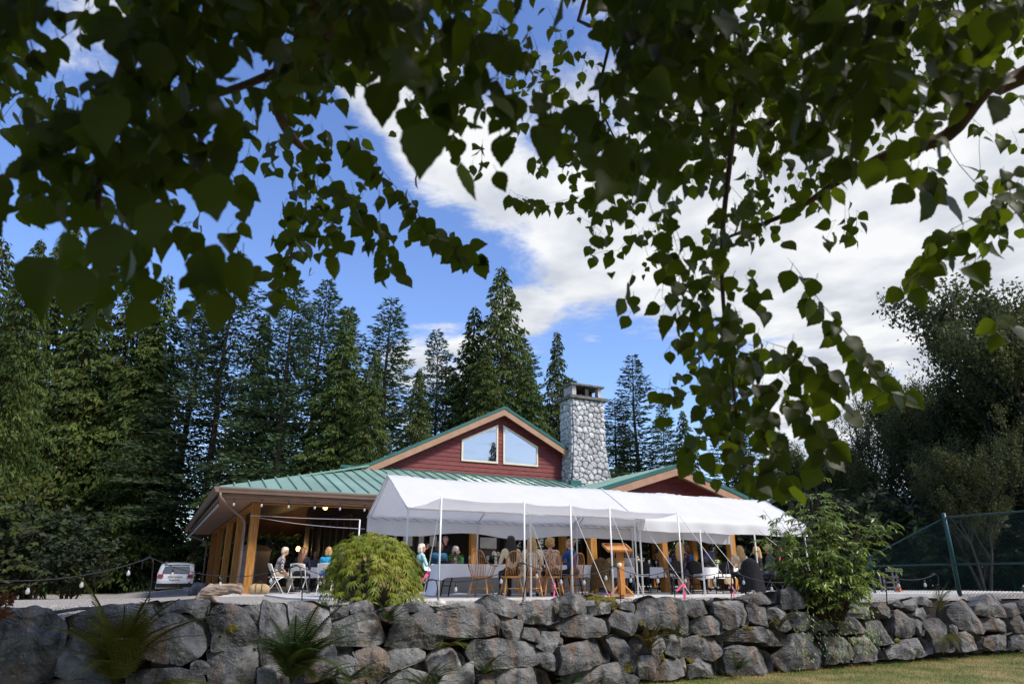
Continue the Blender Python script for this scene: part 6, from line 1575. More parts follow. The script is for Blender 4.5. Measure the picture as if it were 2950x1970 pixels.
for k in range(3000):  # unseen upper crown, added to throw shade on the left of the wall
    d_ = Vector((g7.gauss(0, 1), g7.gauss(0, 1), g7.gauss(0, 1))).normalized() * g7.random() ** .4
    p = Vector((1.2 + 3.6 * d_.x, 3.3 + 2.6 * d_.y, 10 + 2.0 * d_.z)); w = p - Vector((0, 0, EZ)); zc = w.y * CT + w.z * ST; yc = w.z * CT - w.y * ST
    if zc > .05 and abs(w.x) / zc < .84 and yc / zc < .62: continue
    LV.append((p, Vector((g7.gauss(0, .7), g7.gauss(0, .7), -.8)).normalized(), Vector((g7.gauss(0, 1), g7.gauss(0, 1), g7.gauss(0, 1))), g7.uniform(.2, .3), 0))
TB = Vector((3.4, -2.6, 0))
birch = empty('birch_tree', TB, 0, 'leafy birch whose drooping twigs frame the view from above', 'tree')
LV.sort(key=lambda e: -e[4])
LM = [np_mesh('leaf', v, f, M_birch, True) for v, f in LB]
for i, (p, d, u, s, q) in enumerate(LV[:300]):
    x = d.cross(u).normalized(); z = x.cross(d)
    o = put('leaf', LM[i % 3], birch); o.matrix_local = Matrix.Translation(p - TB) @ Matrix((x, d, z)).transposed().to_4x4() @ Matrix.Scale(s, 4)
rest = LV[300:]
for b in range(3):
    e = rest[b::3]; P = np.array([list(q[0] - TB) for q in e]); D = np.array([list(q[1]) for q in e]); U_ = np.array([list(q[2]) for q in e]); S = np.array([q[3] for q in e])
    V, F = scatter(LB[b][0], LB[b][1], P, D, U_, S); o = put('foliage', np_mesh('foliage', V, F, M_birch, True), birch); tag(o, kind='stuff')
mb = MB()
for pts in TW:
    n = len(pts); mb.tube([q - TB for q in pts[::2] + ([pts[-1]] if n % 2 == 0 else [])], [.0012 * (1 - .6 * k / max(1, n // 2)) * min(1, k * .5 + .25) for k in range(len(pts[::2]) + (1 if n % 2 == 0 else 0))], 4, cap=False)
o = mb.build('twigs', M_twig, birch, True, fix=False)
# limbs reaching over the view
def limb(pts, r0, r1):
    pts = [Vector(p) for p in pts]; f = []
    for i in range(len(pts) - 1):
        a, b = pts[i], pts[i + 1]; p0 = pts[max(i - 1, 0)]; p3 = pts[min(i + 2, len(pts) - 1)]
        for k in range(5):
            t = k / 5; f.append(.5 * ((2 * a) + (b - p0) * t + (2 * p0 - 5 * a + 4 * b - p3) * t * t + (3 * a - p0 - 3 * b + p3) * t ** 3))
    f.append(pts[-1]); n = len(f)
    MB().tube([q - TB for q in f], [r0 + (r1 - r0) * k / (n - 1) for k in range(n)], 8).build('branch', M_twig, birch, True)
limb([TB + Vector((-.4, .3, 4.4)), (1.2, .3, 4.1), at_d(1040, -220, 1.6), at_d(965, 20, 1.6), at_d(880, 170, 1.65), at_d(800, 270, 1.7), at_d(830, 380, 1.8), at_d(900, 450, 1.9)], .045, .006)
limb([at_d(880, 170, 1.65), at_d(720, 240, 1.6), at_d(560, 300, 1.5), at_d(430, 420, 1.4)], .010, .004)
limb([TB + Vector((-.2, .3, 3.2)), (2.5, -.2, 3.2), at_d(3150, 100, 2.3), at_d(2870, 230, 2.2), at_d(2730, 390, 2.15), at_d(2560, 445, 2.1), at_d(2420, 520, 2.1), at_d(2280, 610, 2.1), at_d(2080, 690, 2.2)], .03, .004)
limb([(2.4, .0, 3.9), at_d(2500, 60, 2.5), at_d(2360, 220, 2.5), at_d(2200, 370, 2.5), at_d(2060, 430, 2.6), at_d(1900, 480, 2.7)], .018, .004)
limb([(2.6, -.4, 4.2), at_d(2150, -150, 2.3), at_d(2140, 100, 2.2), at_d(2110, 400, 2.1), at_d(2080, 700, 2.0), at_d(2090, 950, 2.0), at_d(2120, 1180, 1.95), at_d(2110, 1330, 1.9)], .014, .002)
limb([(2.3, -.3, 4.6), at_d(1790, -150, 3.0), at_d(1760, 100, 2.9), at_d(1730, 300, 2.9), at_d(1820, 480, 2.9)], .012, .002)
limb([TB + Vector((0, 0, 3.6)), (1.0, -.6, 4.2), (-.4, .2, 3.4), at_d(480, -120, 1.4), at_d(380, 150, 1.3), at_d(300, 380, 1.25), at_d(280, 620, 1.2)], .03, .004)
MB().tube([(0, 0, -.1), (.04, .02, 1.2), (-.05, .05, 2.6), (-.1, .1, 4.2), (-.4, .6, 6), (-1.2, 3, 8), (-2.0, 5.4, 10)], [.20, .16, .14, .11, .08, .06, .02], 12).build('trunk', mat('birch_bark', (.10, .08, .07), (.55, .52, .48), scale=5, rough=.8, stretch=(.4, .4, 4)), birch, True)
# ------------------------------------------------------------------ planter with lace-leaf maple
M_pot = mat('dark_stone_pot', (.022, .019, .017), (.075, .065, .058), scale=60, rough=.8, bump=.35, bscale=70, detail=3)
M_maple = mat('lace_maple_leaf', (.12, .165, .016), (.28, .29, .035), scale=2.2, rough=.5, island=.40, trans=.38, tcol=(.30, .36, .03), spec=.3)
M_dry = mat('dry_leaf', (.20, .12, .05), (.34, .22, .11), scale=5, rough=.8, island=.3, trans=.2)
mp_ = by_y(1068, 12.2, T - .02)
pot = empty('stone_planter', mp_, 0, 'round dark stone bowl planter holding the lace leaf maple', 'planter')
MB().lathe([(.26, 0), (.30, .02), (.40, .14), (.475, .32), (.485, .46), (.465, .56), (.43, .58), (.41, .55), (.40, .45)], 40, cap=True).build('bowl', M_pot, pot, True)
MB().lathe([(.405, .50), (.2, .54), (.02, .55)], 24).build('potting_soil', M_soil, pot, True)
maple = empty('lace_maple', mp_ + Vector((0, 0, .5)), 0, 'mounded green lace leaf maple spilling over the stone planter', 'plant')
lobes = []; fv = []
for a, l in ((-75, .55), (-50, .8), (-25, .95), (0, 1.05), (25, .95), (50, .8), (75, .55)):
    c, s = math.cos(R(a)), math.sin(R(a)); d = np.array([s, c, -.18 * abs(a) / 75]); n_ = np.array([c, -s, 0]); k = len(lobes)
    for t, w, dz in ((0, .012, 0), (.35, .085, -.02), (.62, .055, -.08), (1, 0, -.24)):
        lobes += [d * l * t + n_ * w * l + np.array([0, 0, dz * l]), d * l * t - n_ * w * l + np.array([0, 0, dz * l])]
    fv += [(k + 2 * i, k + 2 * i + 1, k + 2 * i + 3, k + 2 * i + 2) for i in range(3)]
LACE = (np.array(lobes), np.array(fv))
gm = np.random.default_rng(5); n = 2200
nc = 70; ci = gm.integers(0, nc, n); rr = np.clip((.93 * gm.random(nc) ** .42)[ci] + gm.normal(0, .085, n), .02, 1.0); th = gm.uniform(0, 6.28, nc)[ci] + gm.normal(0, .13, n) / np.maximum(rr, .25); chz = gm.normal(0, .055, nc)[ci]; lump = 1 + .13 * np.sin(3 * th + 1) + .09 * np.sin(7 * th) + .06 * np.sin(13 * th + 2)
rr *= lump; lay = gm.random(n) ** .7
z = .62 * (1 - (rr / 1.0) ** 2.4) + .02 - .30 * (rr / .95) ** 5 - (1 - lay) * .26 + gm.normal(0, .03, n) + chz + .07 * np.sin(5 * th + 9 * rr) * rr
z = np.where(rr > .75, z - gm.random(n) * .42 * (rr - .75) / .2, z)
P = np.stack([rr * np.cos(th), rr * np.sin(th) * .95, z], 1)
out = np.stack([np.cos(th), np.sin(th), np.zeros(n)], 1)
D = unit(out * gm.uniform(.5, 1.2, (n, 1)) + np.array([0, 0, -1]) * (.25 + rr[:, None] * .9 * gm.uniform(.5, 1.4, (n, 1))) + gm.normal(0, .32, (n, 3)))
U_ = unit(out * .5 + np.array([0, 0, 1]) + gm.normal(0, .3, (n, 3)))
V, F = scatter(*LACE, P, D, U_, gm.uniform(.10, .175, n)); o = put('foliage', np_mesh('foliage', V, F, M_maple), maple); tag(o, kind='stuff')
n2 = 60; th2 = gm.normal(-1.1, .25, n2); r2 = gm.uniform(.55, .95, n2); P2 = np.stack([r2 * np.cos(th2), r2 * np.sin(th2), .35 - .75 * r2 ** 3 * gm.uniform(.3, 1.0, n2)], 1)
V, F = scatter(*LACE, P2, unit(gm.normal(0, .4, (n2, 3)) + np.array([0, 0, -1])), unit(gm.normal(size=(n2, 3))), gm.uniform(.05, .09, n2)); o = put('dry_foliage', np_mesh('dry_foliage', V, F, M_dry), maple); tag(o, kind='stuff')
mb = MB()
for k in range(16):
    t = k * 2.4; r = random.uniform(.45, .8); mb.tube([(0, 0, -.05), (.1 * math.cos(t), .1 * math.sin(t), .35), (.5 * r * math.cos(t), .5 * r * math.sin(t), .5), (r * math.cos(t), r * math.sin(t), .30), (1.05 * r * math.cos(t), 1.05 * r * math.sin(t), .1)], [.02, .016, .011, .007, .003], 5)
mb.build('branches', M_bark, maple, True)

# ------------------------------------------------------------------ leafy shrub at the wall, on the right
M_shrub = mat('shrub_leaf', (.075, .135, .02), (.19, .25, .04), scale=1.6, rough=.36, island=.40, orand=.3, trans=.34, tcol=(.24, .33, .02), spec=.5)
lz = np.array([(0, 0, 0), (.13, .25, .03), (.165, .5, .01), (.10, .78, -.06), (0, 1, -.16), (-.10, .78, -.06), (-.165, .5, .01), (-.13, .25, .03), (0, .25, -.02), (0, .5, -.045), (0, .78, -.09)])
lf = np.array([(0, 1, 8, 8), (1, 2, 9, 8), (2, 3, 10, 9), (3, 4, 10, 10), (0, 8, 7, 7), (8, 9, 6, 7), (9, 10, 5, 6), (10, 4, 5, 5)])
def lance_mesh():
    me = bpy.data.meshes.new('leaf'); me.from_pydata([tuple(v) for v in lz], [], [tuple(dict.fromkeys(f)) for f in lf.tolist()]); me.materials.append(M_shrub); me.polygons.foreach_set('use_smooth', [True] * len(me.polygons)); return me
tri = []
for f in lf.tolist():
    f = list(dict.fromkeys(f)); tri += [(f[0], f[1], f[2])] + ([(f[0], f[2], f[3])] if len(f) == 4 else [])
tri = np.array(tri)
a_, b_ = to_wall(2380, 1790); sb = WB + U2 * a_ + WUP * b_ + WN * .12
shrub = empty('leafy_shrub', sb, 0, 'tall leafy shrub with arching compound leaves growing from the wall', 'shrub')
gs = random.Random(9); SL_ = []; st = MB()
for k in range(64):
    az = gs.uniform(0, 6.28); sp = gs.uniform(.05, 1.0) ** .8 * 1.12; hgt = gs.uniform(1.1, 3.2) * (1 - .36 * sp)
    tip = Vector((1.28 * sp * math.cos(az), .8 * sp * math.sin(az), hgt)); b = Vector((.22 * sp * math.cos(az), .15 * sp * math.sin(az), 0)); m_ = Vector((tip.x * .45, tip.y * .45, hgt * .62))
    pts = [(1 - t) ** 2 * b + 2 * t * (1 - t) * m_ + t * t * tip for t in np.linspace(0, 1, 8)]
    st.tube(pts, [.013, .012, .011, .010, .008, .006, .005, .003], 5)
    for q in range(gs.randint(8, 13)):
        t = gs.uniform(.28, 1); p = (1 - t) ** 2 * b + 2 * t * (1 - t) * m_ + t * t * tip
        oz = math.atan2(tip.y, tip.x) + gs.gauss(0, 1.1); dr = Vector((math.cos(oz), math.sin(oz), gs.uniform(-.1, .6))).normalized(); rl = gs.uniform(.16, .30)
        rp = [p + dr * rl * u - Vector((0, 0, .45 * rl * u * u)) for u in (0, .3, .6, 1)]; st.tube(rp, [.004, .003, .003, .002], 4, cap=False)
        for j in range(gs.randint(5, 7)):
            u = .25 + .75 * j / 6; c = p + dr * rl * u - Vector((0, 0, .45 * rl * u * u)); s, _ = frame(dr); sd = (-1) ** j
            ld = (s * sd * gs.uniform(.4, .9) + dr * gs.uniform(.3, .8) + Vector((0, 0, gs.uniform(-.9, -.05)))).normalized()
            SL_.append((c, ld, Vector((gs.gauss(0, .35), gs.gauss(-.2, .35), 1)), gs.uniform(.09, .15)))
# low shoots hanging down the wall face
for k in range(60):
    x = gs.uniform(-1.0, 1.0); p = Vector((x, -.15 + x * .45, gs.uniform(-.6, .35)))
    for j in range(6): SL_.append((p + Vector((gs.gauss(0, .07), gs.gauss(0, .03), gs.gauss(0, .07))), Vector((gs.gauss(0, .6), -.5, gs.gauss(-.6, .4))).normalized(), Vector((0, -.5, 1)), gs.uniform(.05, .09)))
gs.shuffle(SL_); SL_.sort(key=lambda e: e[0].y + gs.gauss(0, .3)); lme = lance_mesh()
for p, d, u, s in SL_[:300]:
    x = d.cross(u).normalized(); zz = x.cross(d); o = put('leaf', lme, shrub); o.matrix_local = Matrix.Translation(p) @ Matrix((x, d, zz)).transposed().to_4x4() @ Matrix.Scale(s, 4)
e = SL_[300:]
V, F = scatter(lz, tri, np.array([list(q[0]) for q in e]), np.array([list(q[1]) for q in e]), np.array([list(q[2]) for q in e]), np.array([q[3] for q in e])); o = put('foliage', np_mesh('foliage', V, F, M_shrub, True), shrub); tag(o, kind='stuff')
st.build('stems', M_bark, shrub, True)

# ------------------------------------------------------------------ maple sapling at the left edge
M_vmaple = mat('vine_maple_leaf', (.17, .18, .018), (.28, .26, .03), scale=3, rough=.5, island=.35, trans=.4, tcol=(.3, .3, .03))
M_rmaple = mat('rusty_maple_leaf', (.14, .05, .015), (.20, .09, .02), scale=3, rough=.6, island=.4, trans=.35)
pv = [(0, 0, 0)]; ang = [-115, -80, -58, -35, -18, 0, 18, 35, 58, 80, 115]; rad_ = [.45, .42, .85, .48, .52, 1.05, .52, .48, .85, .42, .45]
for a, r in zip(ang, rad_): pv.append((r * math.sin(R(a)), .28 + r * math.cos(R(a)) * .8, -.12 * r * r))
PAL = (np.array(pv), np.array([(0, i, i + 1) for i in range(1, 11)]))
vb = by_y(-90, 8.4, .9); vm = empty('vine_maple', vb, 0, 'yellow green vine maple branches reaching in above the big left boulder', 'plant')
gv = random.Random(4); VV = []; VR = []; st = MB()
for pts in ([(-60, 1440), (30, 1400), (100, 1385), (150, 1390)], [(-60, 1450), (60, 1420), (130, 1425), (205, 1437)], [(-60, 1540), (10, 1530), (60, 1520), (95, 1522)], [(-60, 1600), (10, 1580), (80, 1570)], [(-60, 1680), (30, 1640), (90, 1630), (140, 1652)], [(-60, 1690), (40, 1685), (110, 1680)], [(-80, 1500), (0, 1475), (40, 1470)], [(-60, 1620), (30, 1610), (70, 1640)]):
    P = [at_y(x, y, 8.4 + gv.uniform(-.3, .3)) - vb for x, y in pts]; st.tube([Vector((0, 0, .1))] + P, [.012] + [.007 - .0012 * k for k in range(len(P))], 5)
    for i in range(len(P) - 1):
        for k in range(7):
            c = P[i].lerp(P[i + 1], gv.random()) + Vector((gv.gauss(0, .05), gv.gauss(0, .1), gv.gauss(0, .03))); VV.append((c, Vector((gv.gauss(.5, .5), gv.gauss(-.2, .5), gv.gauss(-.15, .3))).normalized(), Vector((gv.gauss(0, .3), -.5, 1)), gv.uniform(.055, .085)))
for k in range(120): c = at_y(gv.uniform(-40, 42), gv.uniform(1690, 1775), 8.3) - vb; VR.append((c, Vector((gv.gauss(0, .5), gv.gauss(-.2, .4), -1)).normalized(), Vector((gv.gauss(0, 1), -1, gv.gauss(0, .5))), gv.uniform(.03, .06)))
for nm, e, m in (('foliage', VV, M_vmaple), ('rusty_foliage', VR, M_rmaple)):
    V, F = scatter(*PAL, np.array([list(q[0]) for q in e]), np.array([list(q[1]) for q in e]), np.array([list(q[2]) for q in e]), np.array([q[3] for q in e])); o = put(nm, np_mesh(nm, V, F, m), vm); tag(o, kind='stuff')
st.build('branches', M_bark, vm, True)

# ------------------------------------------------------------------ ferns in the wall
M_fern = mat('sword_fern', (.028, .058, .014), (.075, .115, .026), scale=5, rough=.45, orand=.35, trans=.3, spec=.4)
M_fernY = mat('yellow_fern', (.085, .095, .012), (.17, .155, .022), scale=5, rough=.55, orand=.25, trans=.35)
M_fernB = mat('brown_fern', (.075, .065, .016), (.14, .10, .03), scale=5, rough=.6, orand=.3, trans=.3)
def frond_mesh(curve, np_, wid, m, lacy=False):
    v = []; f = []
    def pt(t): return Vector((0, t * (1 - .25 * curve * t), curve * (-.55) * t * t + .25 * t * (1 - t)))
    def tube(pts, r):
        k = len(v)
        for i, p in enumerate(pts): v.extend([tuple(p + Vector((r, 0, 0))), tuple(p + Vector((-r * .5, 0, r))), tuple(p + Vector((-r * .5, 0, -r)))])
        for i in range(len(pts) - 1):
            for j in range(3): f.append((k + i * 3 + j, k + i * 3 + (j + 1) % 3, k + i * 3 + 3 + (j + 1) % 3, k + i * 3 + 3 + j))
    tube([pt(t) for t in np.linspace(0, 1, 9)], .007)
    for i in range(np_):
        t = .12 + .87 * i / np_; w = wid * (math.sin(math.pi * min(1, t * .95 + .04) ** .75) ** .8) * (1 - .3 * t) + .01; p = pt(t); d = (pt(t + .01) - p).normalized(); h = .32 / np_
        for sg in (-1, 1):
            o = Vector((sg, 0, 0)) * w + d * w * .35 + Vector((0, 0, -.12 * w))
            if lacy:
                for q in range(6):
                    u = q / 6; b = p + o * u; l = w * .20 * (1 - u * .6)
                    for s2 in (-1, 1):
                        k = len(v); e_ = b + o.normalized() * l * .6 + d * s2 * l; v.extend([tuple(b), tuple(b.lerp(e_, .5) + Vector((0, 0, l * .2)) + o.normalized() * l * .22), tuple(e_)]); f.append((k, k + 1, k + 2))
            k = len(v); hh = h * (.35 if lacy else 1)
            v.extend([tuple(p - d * hh), tuple(p + o * .55 - d * hh * .9), tuple(p + o), tuple(p + o * .55 + d * hh * .9), tuple(p + d * hh)]); f.append((k, k + 1, k + 2, k + 3, k + 4))
    me = bpy.data.meshes.new('frond'); me.from_pydata(v, [], f); me.materials.append(m); me.update(); return me
FR = {k: [frond_mesh(c, n_, w, m, lc) for c in (.25, .55, .95)] for k, (n_, w, m, lc) in dict(s=(34, .14, M_fern, False), y=(24, .21, M_fernY, True), b=(32, .085, M_fernB, False), g=(26, .15, M_fern, True)).items()}
def fern(px, py, size, n_, k, label, up_=.9, spread=1.0, out=.12, bias=0):
    a, b = to_wall(px, py); p = WB + U2 * a + WUP * b + WN * out; o = empty('fern', p, 0, label, 'fern', 'ferns growing in the boulder wall'); g = random.Random(int(px))
    for i in range(n_):
        az = 6.28 * i / n_ + g.gauss(0, .3); el = g.uniform(.35, 1.15) * up_; d = (U2 * (math.cos(az) * spread + bias) + WN * (abs(math.sin(az)) * .7 + .1) + Vector((0, 0, el))).normalized()
        s, u = frame(d); hor = Vector((d.x, d.y, 0)); x = hor.cross(Vector((0, 0, 1))).normalized() if hor.length > .05 else s; zz = x.cross(d).normalized()
        q = put('frond', FR[k][g.randrange(3)], o); q.matrix_local = Matrix((x, d, zz)).transposed().to_4x4() @ Matrix.Scale(size * g.uniform(.65, 1.1), 4)
for a in ((330, 1985, 1.45, 24, 'y', 'tall yellow green lady fern before the large left boulders', 1.9, .5, .2), (415, 1990, .75, 7, 'y', 'small yellow fern spreading sideways below the lady fern', .5, 1.2, .2, .5),
          (830, 1975, 1.3, 26, 's', 'big dark sword fern in front of the wall below the folding chairs', 1.6, .6, .2), (905, 1965, .7, 6, 's', 'sword fern fronds leaning right below the striped boulder', .5, 1.2, .2, .7),
          (1000, 1965, .65, 12, 'g', 'bushy fern at the wall foot below the planter', .8, 1.0), (1110, 1795, .55, 9, 's', 'narrow fern tuft on the wall top beneath the planter', .9, .9, .1, .55), (1215, 1985, .62, 14, 'g', 'mixed fern and dry grass clump at the wall foot', 1.0, .9, .15),
          (1290, 1862, .38, 11, 'y', 'small yellow fern tucked under the wide pale boulder', .35, 1.0, .12, .5), (1385, 1945, .5, 10, 'g', 'small dark fern beside the wide blue grey boulder', 1.0, .8), (1630, 1975, .45, 8, 's', 'low fern at the foot below the brown boulder', .6, 1.1),
          (1850, 1880, .72, 20, 'b', 'large olive brown fern tuft beneath the lectern', 1.5, .65, .18), (1935, 1840, .4, 5, 's', 'green fern spray right of the olive brown tuft', .8, .8, .15, .4), (2105, 1935, .48, 8, 's', 'bright fern blade at the base of the rusty boulder', .9, .7, .15, .4),
          (2225, 1815, .6, 14, 'b', 'brown dying fern beside the leafy shrub', 1.3, .7, .15), (2700, 1830, .6, 10, 'y', 'feathery yellow plant trailing over the wall towards the fence', -.2, .7, .2), (2695, 1770, .75, 4, 'y', 'upright yellow sprig before the green fence', 2.2, .25, .1)):
    fern(*a)
# moss cushions on the boulders
from mathutils.bvhtree import BVHTree
BVH = BVHTree.FromPolygons([Vector(v) for v in RKV], RKF)
def cushion(px, py, w, h, out):
    a, b = to_wall(px, py); mb = MB(); n = 22; rings = 6; vs = []
    for i in range(rings + 1):
        f = i / rings
        for k in range(n):
            p = 6.283 * k / n; nz_ = 1 + .45 * noise.noise(Vector((2.2 * math.cos(p), 2.2 * math.sin(p), px))); q = WB + U2 * (a + w * f * math.cos(p) * nz_) + WUP * (b + h * f * math.sin(p) * nz_)
            hit = BVH.ray_cast(q + WN * 1.0, -WN, 1.6); c = hit[0] if hit[0] else q + WN * .02
            vs.append(c + WN * ((.016 * (1 - f ** 3) + .010 * noise.noise(c * 30)) if i < rings else -.012))
    mb.add(vs, [(i * n + k, i * n + (k + 1) % n, (i + 1) * n + (k + 1) % n, (i + 1) * n + k) for i in range(rings) for k in range(n)]); mb.world('moss_cushion', M_moss, wall, True)
for c in ((1705, 1719, .22, .05, .10), (1745, 1726, .20, .05, .09), (1768, 1742, .08, .10, .10), (1715, 1735, .07, .05, .12), (663, 1815, .06, .06, .13), (672, 1808, .05, .05, .13), (635, 1832, .02, .02, .12), (2150, 1810, .13, .04, .10), (2022, 1832, .10, .03, .08), (1988, 1900, .08, .05, .10), (1906, 1893, .05, .09, .06), (1952, 1842, .03, .07, .10), (1808, 1925, .12, .07, .06), (2460, 1845, .12, .05, .05), (2585, 1845, .10, .05, .06), (1843, 1795, .05, .05, .10), (1915, 1815, .06, .06, .10)): cushion(*c)

# ------------------------------------------------------------------ driftwood, hose, bag, stones
M_drift = mat('driftwood', (.10, .065, .042), (.40, .32, .25), scale=6, rough=.9, stretch=(.6, 2, 5), bump=.6, bscale=14)
dp = at_h(600, 1736, T); caps = []
def dq(px, py, dy=0): return at_y(px, py, dp.y + dy) - dp
D0 = [(575, 1735), (590, 1715), (610, 1702), (640, 1697), (670, 1692), (690, 1700), (694, 1708)]; rr_ = [.10, .12, .12, .10, .085, .07, .035]
for i in range(6): caps.append((tuple(dq(*D0[i])), rr_[i], tuple(dq(*D0[i + 1])), rr_[i + 1]))
caps += [(tuple(dq(590, 1712)), .08, tuple(dq(606, 1689, .05)), .05), (tuple(dq(610, 1715)), .09, tuple(dq(625, 1733, -.1)), .05), (tuple(dq(580, 1722)), .07, tuple(dq(572, 1740, -.05)), .04), (tuple(dq(655, 1692)), .06, tuple(dq(690, 1686, .05)), .04)]
me = remesh(caps, .018, 2); Pn = np.empty(len(me.vertices) * 3); me.vertices.foreach_get('co', Pn); Pn = Pn.reshape(-1, 3); Nn = np.empty(len(me.vertices) * 3); me.vertex_normals.foreach_get('vector', Nn); Nn = Nn.reshape(-1, 3)
Pn += Nn * np.array([.035 * noise.noise(Vector((p[0] * 3, p[1] * 9, p[2] * 9))) + .018 * noise.noise(Vector((p[0] * 8, p[1] * 30, p[2] * 30))) for p in Pn])[:, None]; me.vertices.foreach_set('co', Pn.ravel()); me.materials.clear(); me.materials.append(M_drift); me.update()
o = put('driftwood_log', me); o.location = dp; tag(o, 'twisted bleached driftwood log lying on the gravel before the posts', 'driftwood')
hp = [at_h(x, y, T + .05) for x, y in ((150, 1764), (190, 1758), (230, 1752), (330, 1749), (400, 1744), (460, 1736), (520, 1730), (560, 1727), (608, 1729), (625, 1737), (650, 1742), (700, 1745))]
MB().tube(hp, .022, 8).world('garden_hose', M_rubber, None, True); tag(bpy.data.objects['garden_hose'], 'dark garden hose lying along the left wall top', 'hose')
M_canvas = mat('tan_canvas', (.32, .22, .11), (.42, .31, .17), scale=10, rough=.9, bump=.3, bscale=20); M_strap = mat('brown_strap', (.07, .035, .018), rough=.6)
bp = floor_pt(745, 1711); bag = empty('duffel_bag', bp, R(12), 'tan canvas duffel bag with brown straps at the foot of the post', 'bag')
me = remesh([((-.16, 0, .13), .125, (.16, 0, .13), .125), ((-.16, 0, .10), .11, (.16, 0, .10), .11), ((-.14, 0, .2), .08, (.14, 0, .19), .08)], .02, 2); me.materials.clear(); me.materials.append(M_canvas); me.polygons.foreach_set('use_smooth', [True] * len(me.polygons)); put('body', me, bag)
for x in (-.08, .08): MB().tube([(x, .13 * math.cos(t), .135 + .155 * math.sin(t)) for t in np.linspace(-.6, 3.75, 14)], .014, 5, flat=.5).build('strap', M_strap, bag, True)
MB().tube([(-.08, 0, .285), (-.03, 0, .33), (.03, 0, .33), (.08, 0, .285)], .01, 6).build('handle', M_strap, bag, True)
def loose_stone(p, s, m, label, seed):
    mb = MB(); mb.ell((0, 0, 0), s, 14, 9); mb.v = [tuple(Vector(v) * (1 + .25 * noise.noise(Vector(v) * 4 / max(s) * .5 + Vector((seed, 0, 0))))) for v in mb.v]
    o = mb.build('stone', m, None, True); o.location = p; tag(o, label, 'stone')
loose_stone(at_h(1270, 1735, T + .02), (.09, .08, .06), M_pebble, 'small pale stone on the gravel beneath the canopy pole', 1); loose_stone(by_y(574, 22, T + .1), (.32, .25, .24), M_rock, 'dark boulder between the parked car and the posts', 2)

# ------------------------------------------------------------------ parked car (rear three-quarter view)
M_paint = mat('silver_white_paint', (.66, .67, .69), (.70, .71, .73), scale=2, rough=.25, spec=.6, coat=.6); M_carglass = glass_mat('car_glass', .12, (.012, .014, .018)); M_tail = mat('tail_lamp', (.28, .012, .012), rough=.2, coat=.5); M_trim = mat('black_trim', (.012, .012, .013), rough=.5); M_alloy = mat('alloy_wheel', (.35, .35, .36), rough=.3, metal=.8)
cpos = by_y(507, 41, T - .42); car = empty('parked_car', cpos, R(21), 'silver white station wagon parked at the edge of the trees', 'car')
W2 = .93
prof = [(-2.3, .42), (-2.34, .62), (-2.30, .95), (-2.20, 1.08), (-2.02, 1.50), (-1.85, 1.62), (-1.0, 1.70), (.2, 1.68), (.75, 1.55), (1.35, 1.10), (2.15, .98), (2.38, .80), (2.40, .45), (2.3, .32), (-2.2, .32)]
mb = MB(); ny = 7; vs = []
for j in range(ny):
    f = (j / (ny - 1) - .5) * 2
    for y, z in prof:
        k = 1 - .17 * max(0, (z - 1.0) / .7) - .05 * (abs(y) > 2.2); vs.append((W2 * f * k * (1 if abs(f) < 1 else 1), y * (1 - .015 * f * f), z - .03 * f * f * (z > 1.5)))
n = len(prof); mb.add(vs, [(j * n + i, j * n + (i + 1) % n, (j + 1) * n + (i + 1) % n, (j + 1) * n + i) for j in range(ny - 1) for i in range(n)] + [tuple(range(n)), tuple(range(ny * n - 1, (ny - 1) * n - 1, -1))]); mb.build('body', M_paint, car, True)
MB().prism([(-.68, -2.215, 1.12), (.68, -2.215, 1.12), (.60, -2.065, 1.47), (-.60, -2.065, 1.47)], (0, -.02, .012)).build('rear_window', M_carglass, car)
for sg in (-1, 1):
    x = sg * .90
    MB().prism([(x, -1.85, 1.12), (x, -.9, 1.12), (x * .90, -.9, 1.56), (x * .91, -1.65, 1.50)], (sg * .012, 0, .0)).build('side_window', M_carglass, car); MB().prism([(x, -.82, 1.12), (x, .9, 1.12), (x * .90, .35, 1.52), (x * .90, -.82, 1.56)], (sg * .012, 0, 0)).build('side_window', M_carglass, car)
    MB().prism([(sg * .88, -2.31, .92), (sg * .58, -2.345, .92), (sg * .60, -2.31, 1.06), (sg * .86, -2.26, 1.08)], (0, -.03, 0)).build('tail_lamp', M_tail, car)
    MB().tube([(sg * .66, -1.7, 1.68), (sg * .66, -.6, 1.745), (sg * .66, .3, 1.72)], .02, 6).build('roof_rail', M_alloy, car, True)
    MB().ell((sg * 1.02, .62, 1.14), (.10, .06, .075), 10, 7).build('mirror', M_paint, car, True)
    for y in (-1.42, 1.45):
        w = empty('wheel', (sg * .82, y, .34), parent=car); pts = [(.20, -.10), (.31, -.11), (.34, -.08), (.34, .08), (.31, .11), (.20, .10)]
        t = MB().lathe(pts, 24, cap=False); t.v = [(b, a, c) for a, c, b in [(v[0], v[1], v[2]) for v in t.v]]; t.build('tyre', M_rubber, w, True)
        r_ = MB().lathe([(.02, .085), (.08, .07), (.21, .09), (.22, .05), (.21, -.05), (.02, -.05)], 20); r_.v = [(v[2] * sg, v[0], v[1]) for v in r_.v]; r_.build('rim', M_alloy, w, True)
MB().b2((-.88, -2.40, .40), (.88, -2.30, .60)).build('bumper', M_trim, car); MB().b2((-.26, -2.365, .78), (.26, -2.345, .90)).build('number_plate', M_vase, car); MB().b2((-.35, -2.352, .935), (.35, -2.335, .965)).build('chrome_strip', M_alloy, car); MB().b2((-.62, -2.05, 1.565), (.62, -1.92, 1.60)).build('spoiler', M_paint, car)

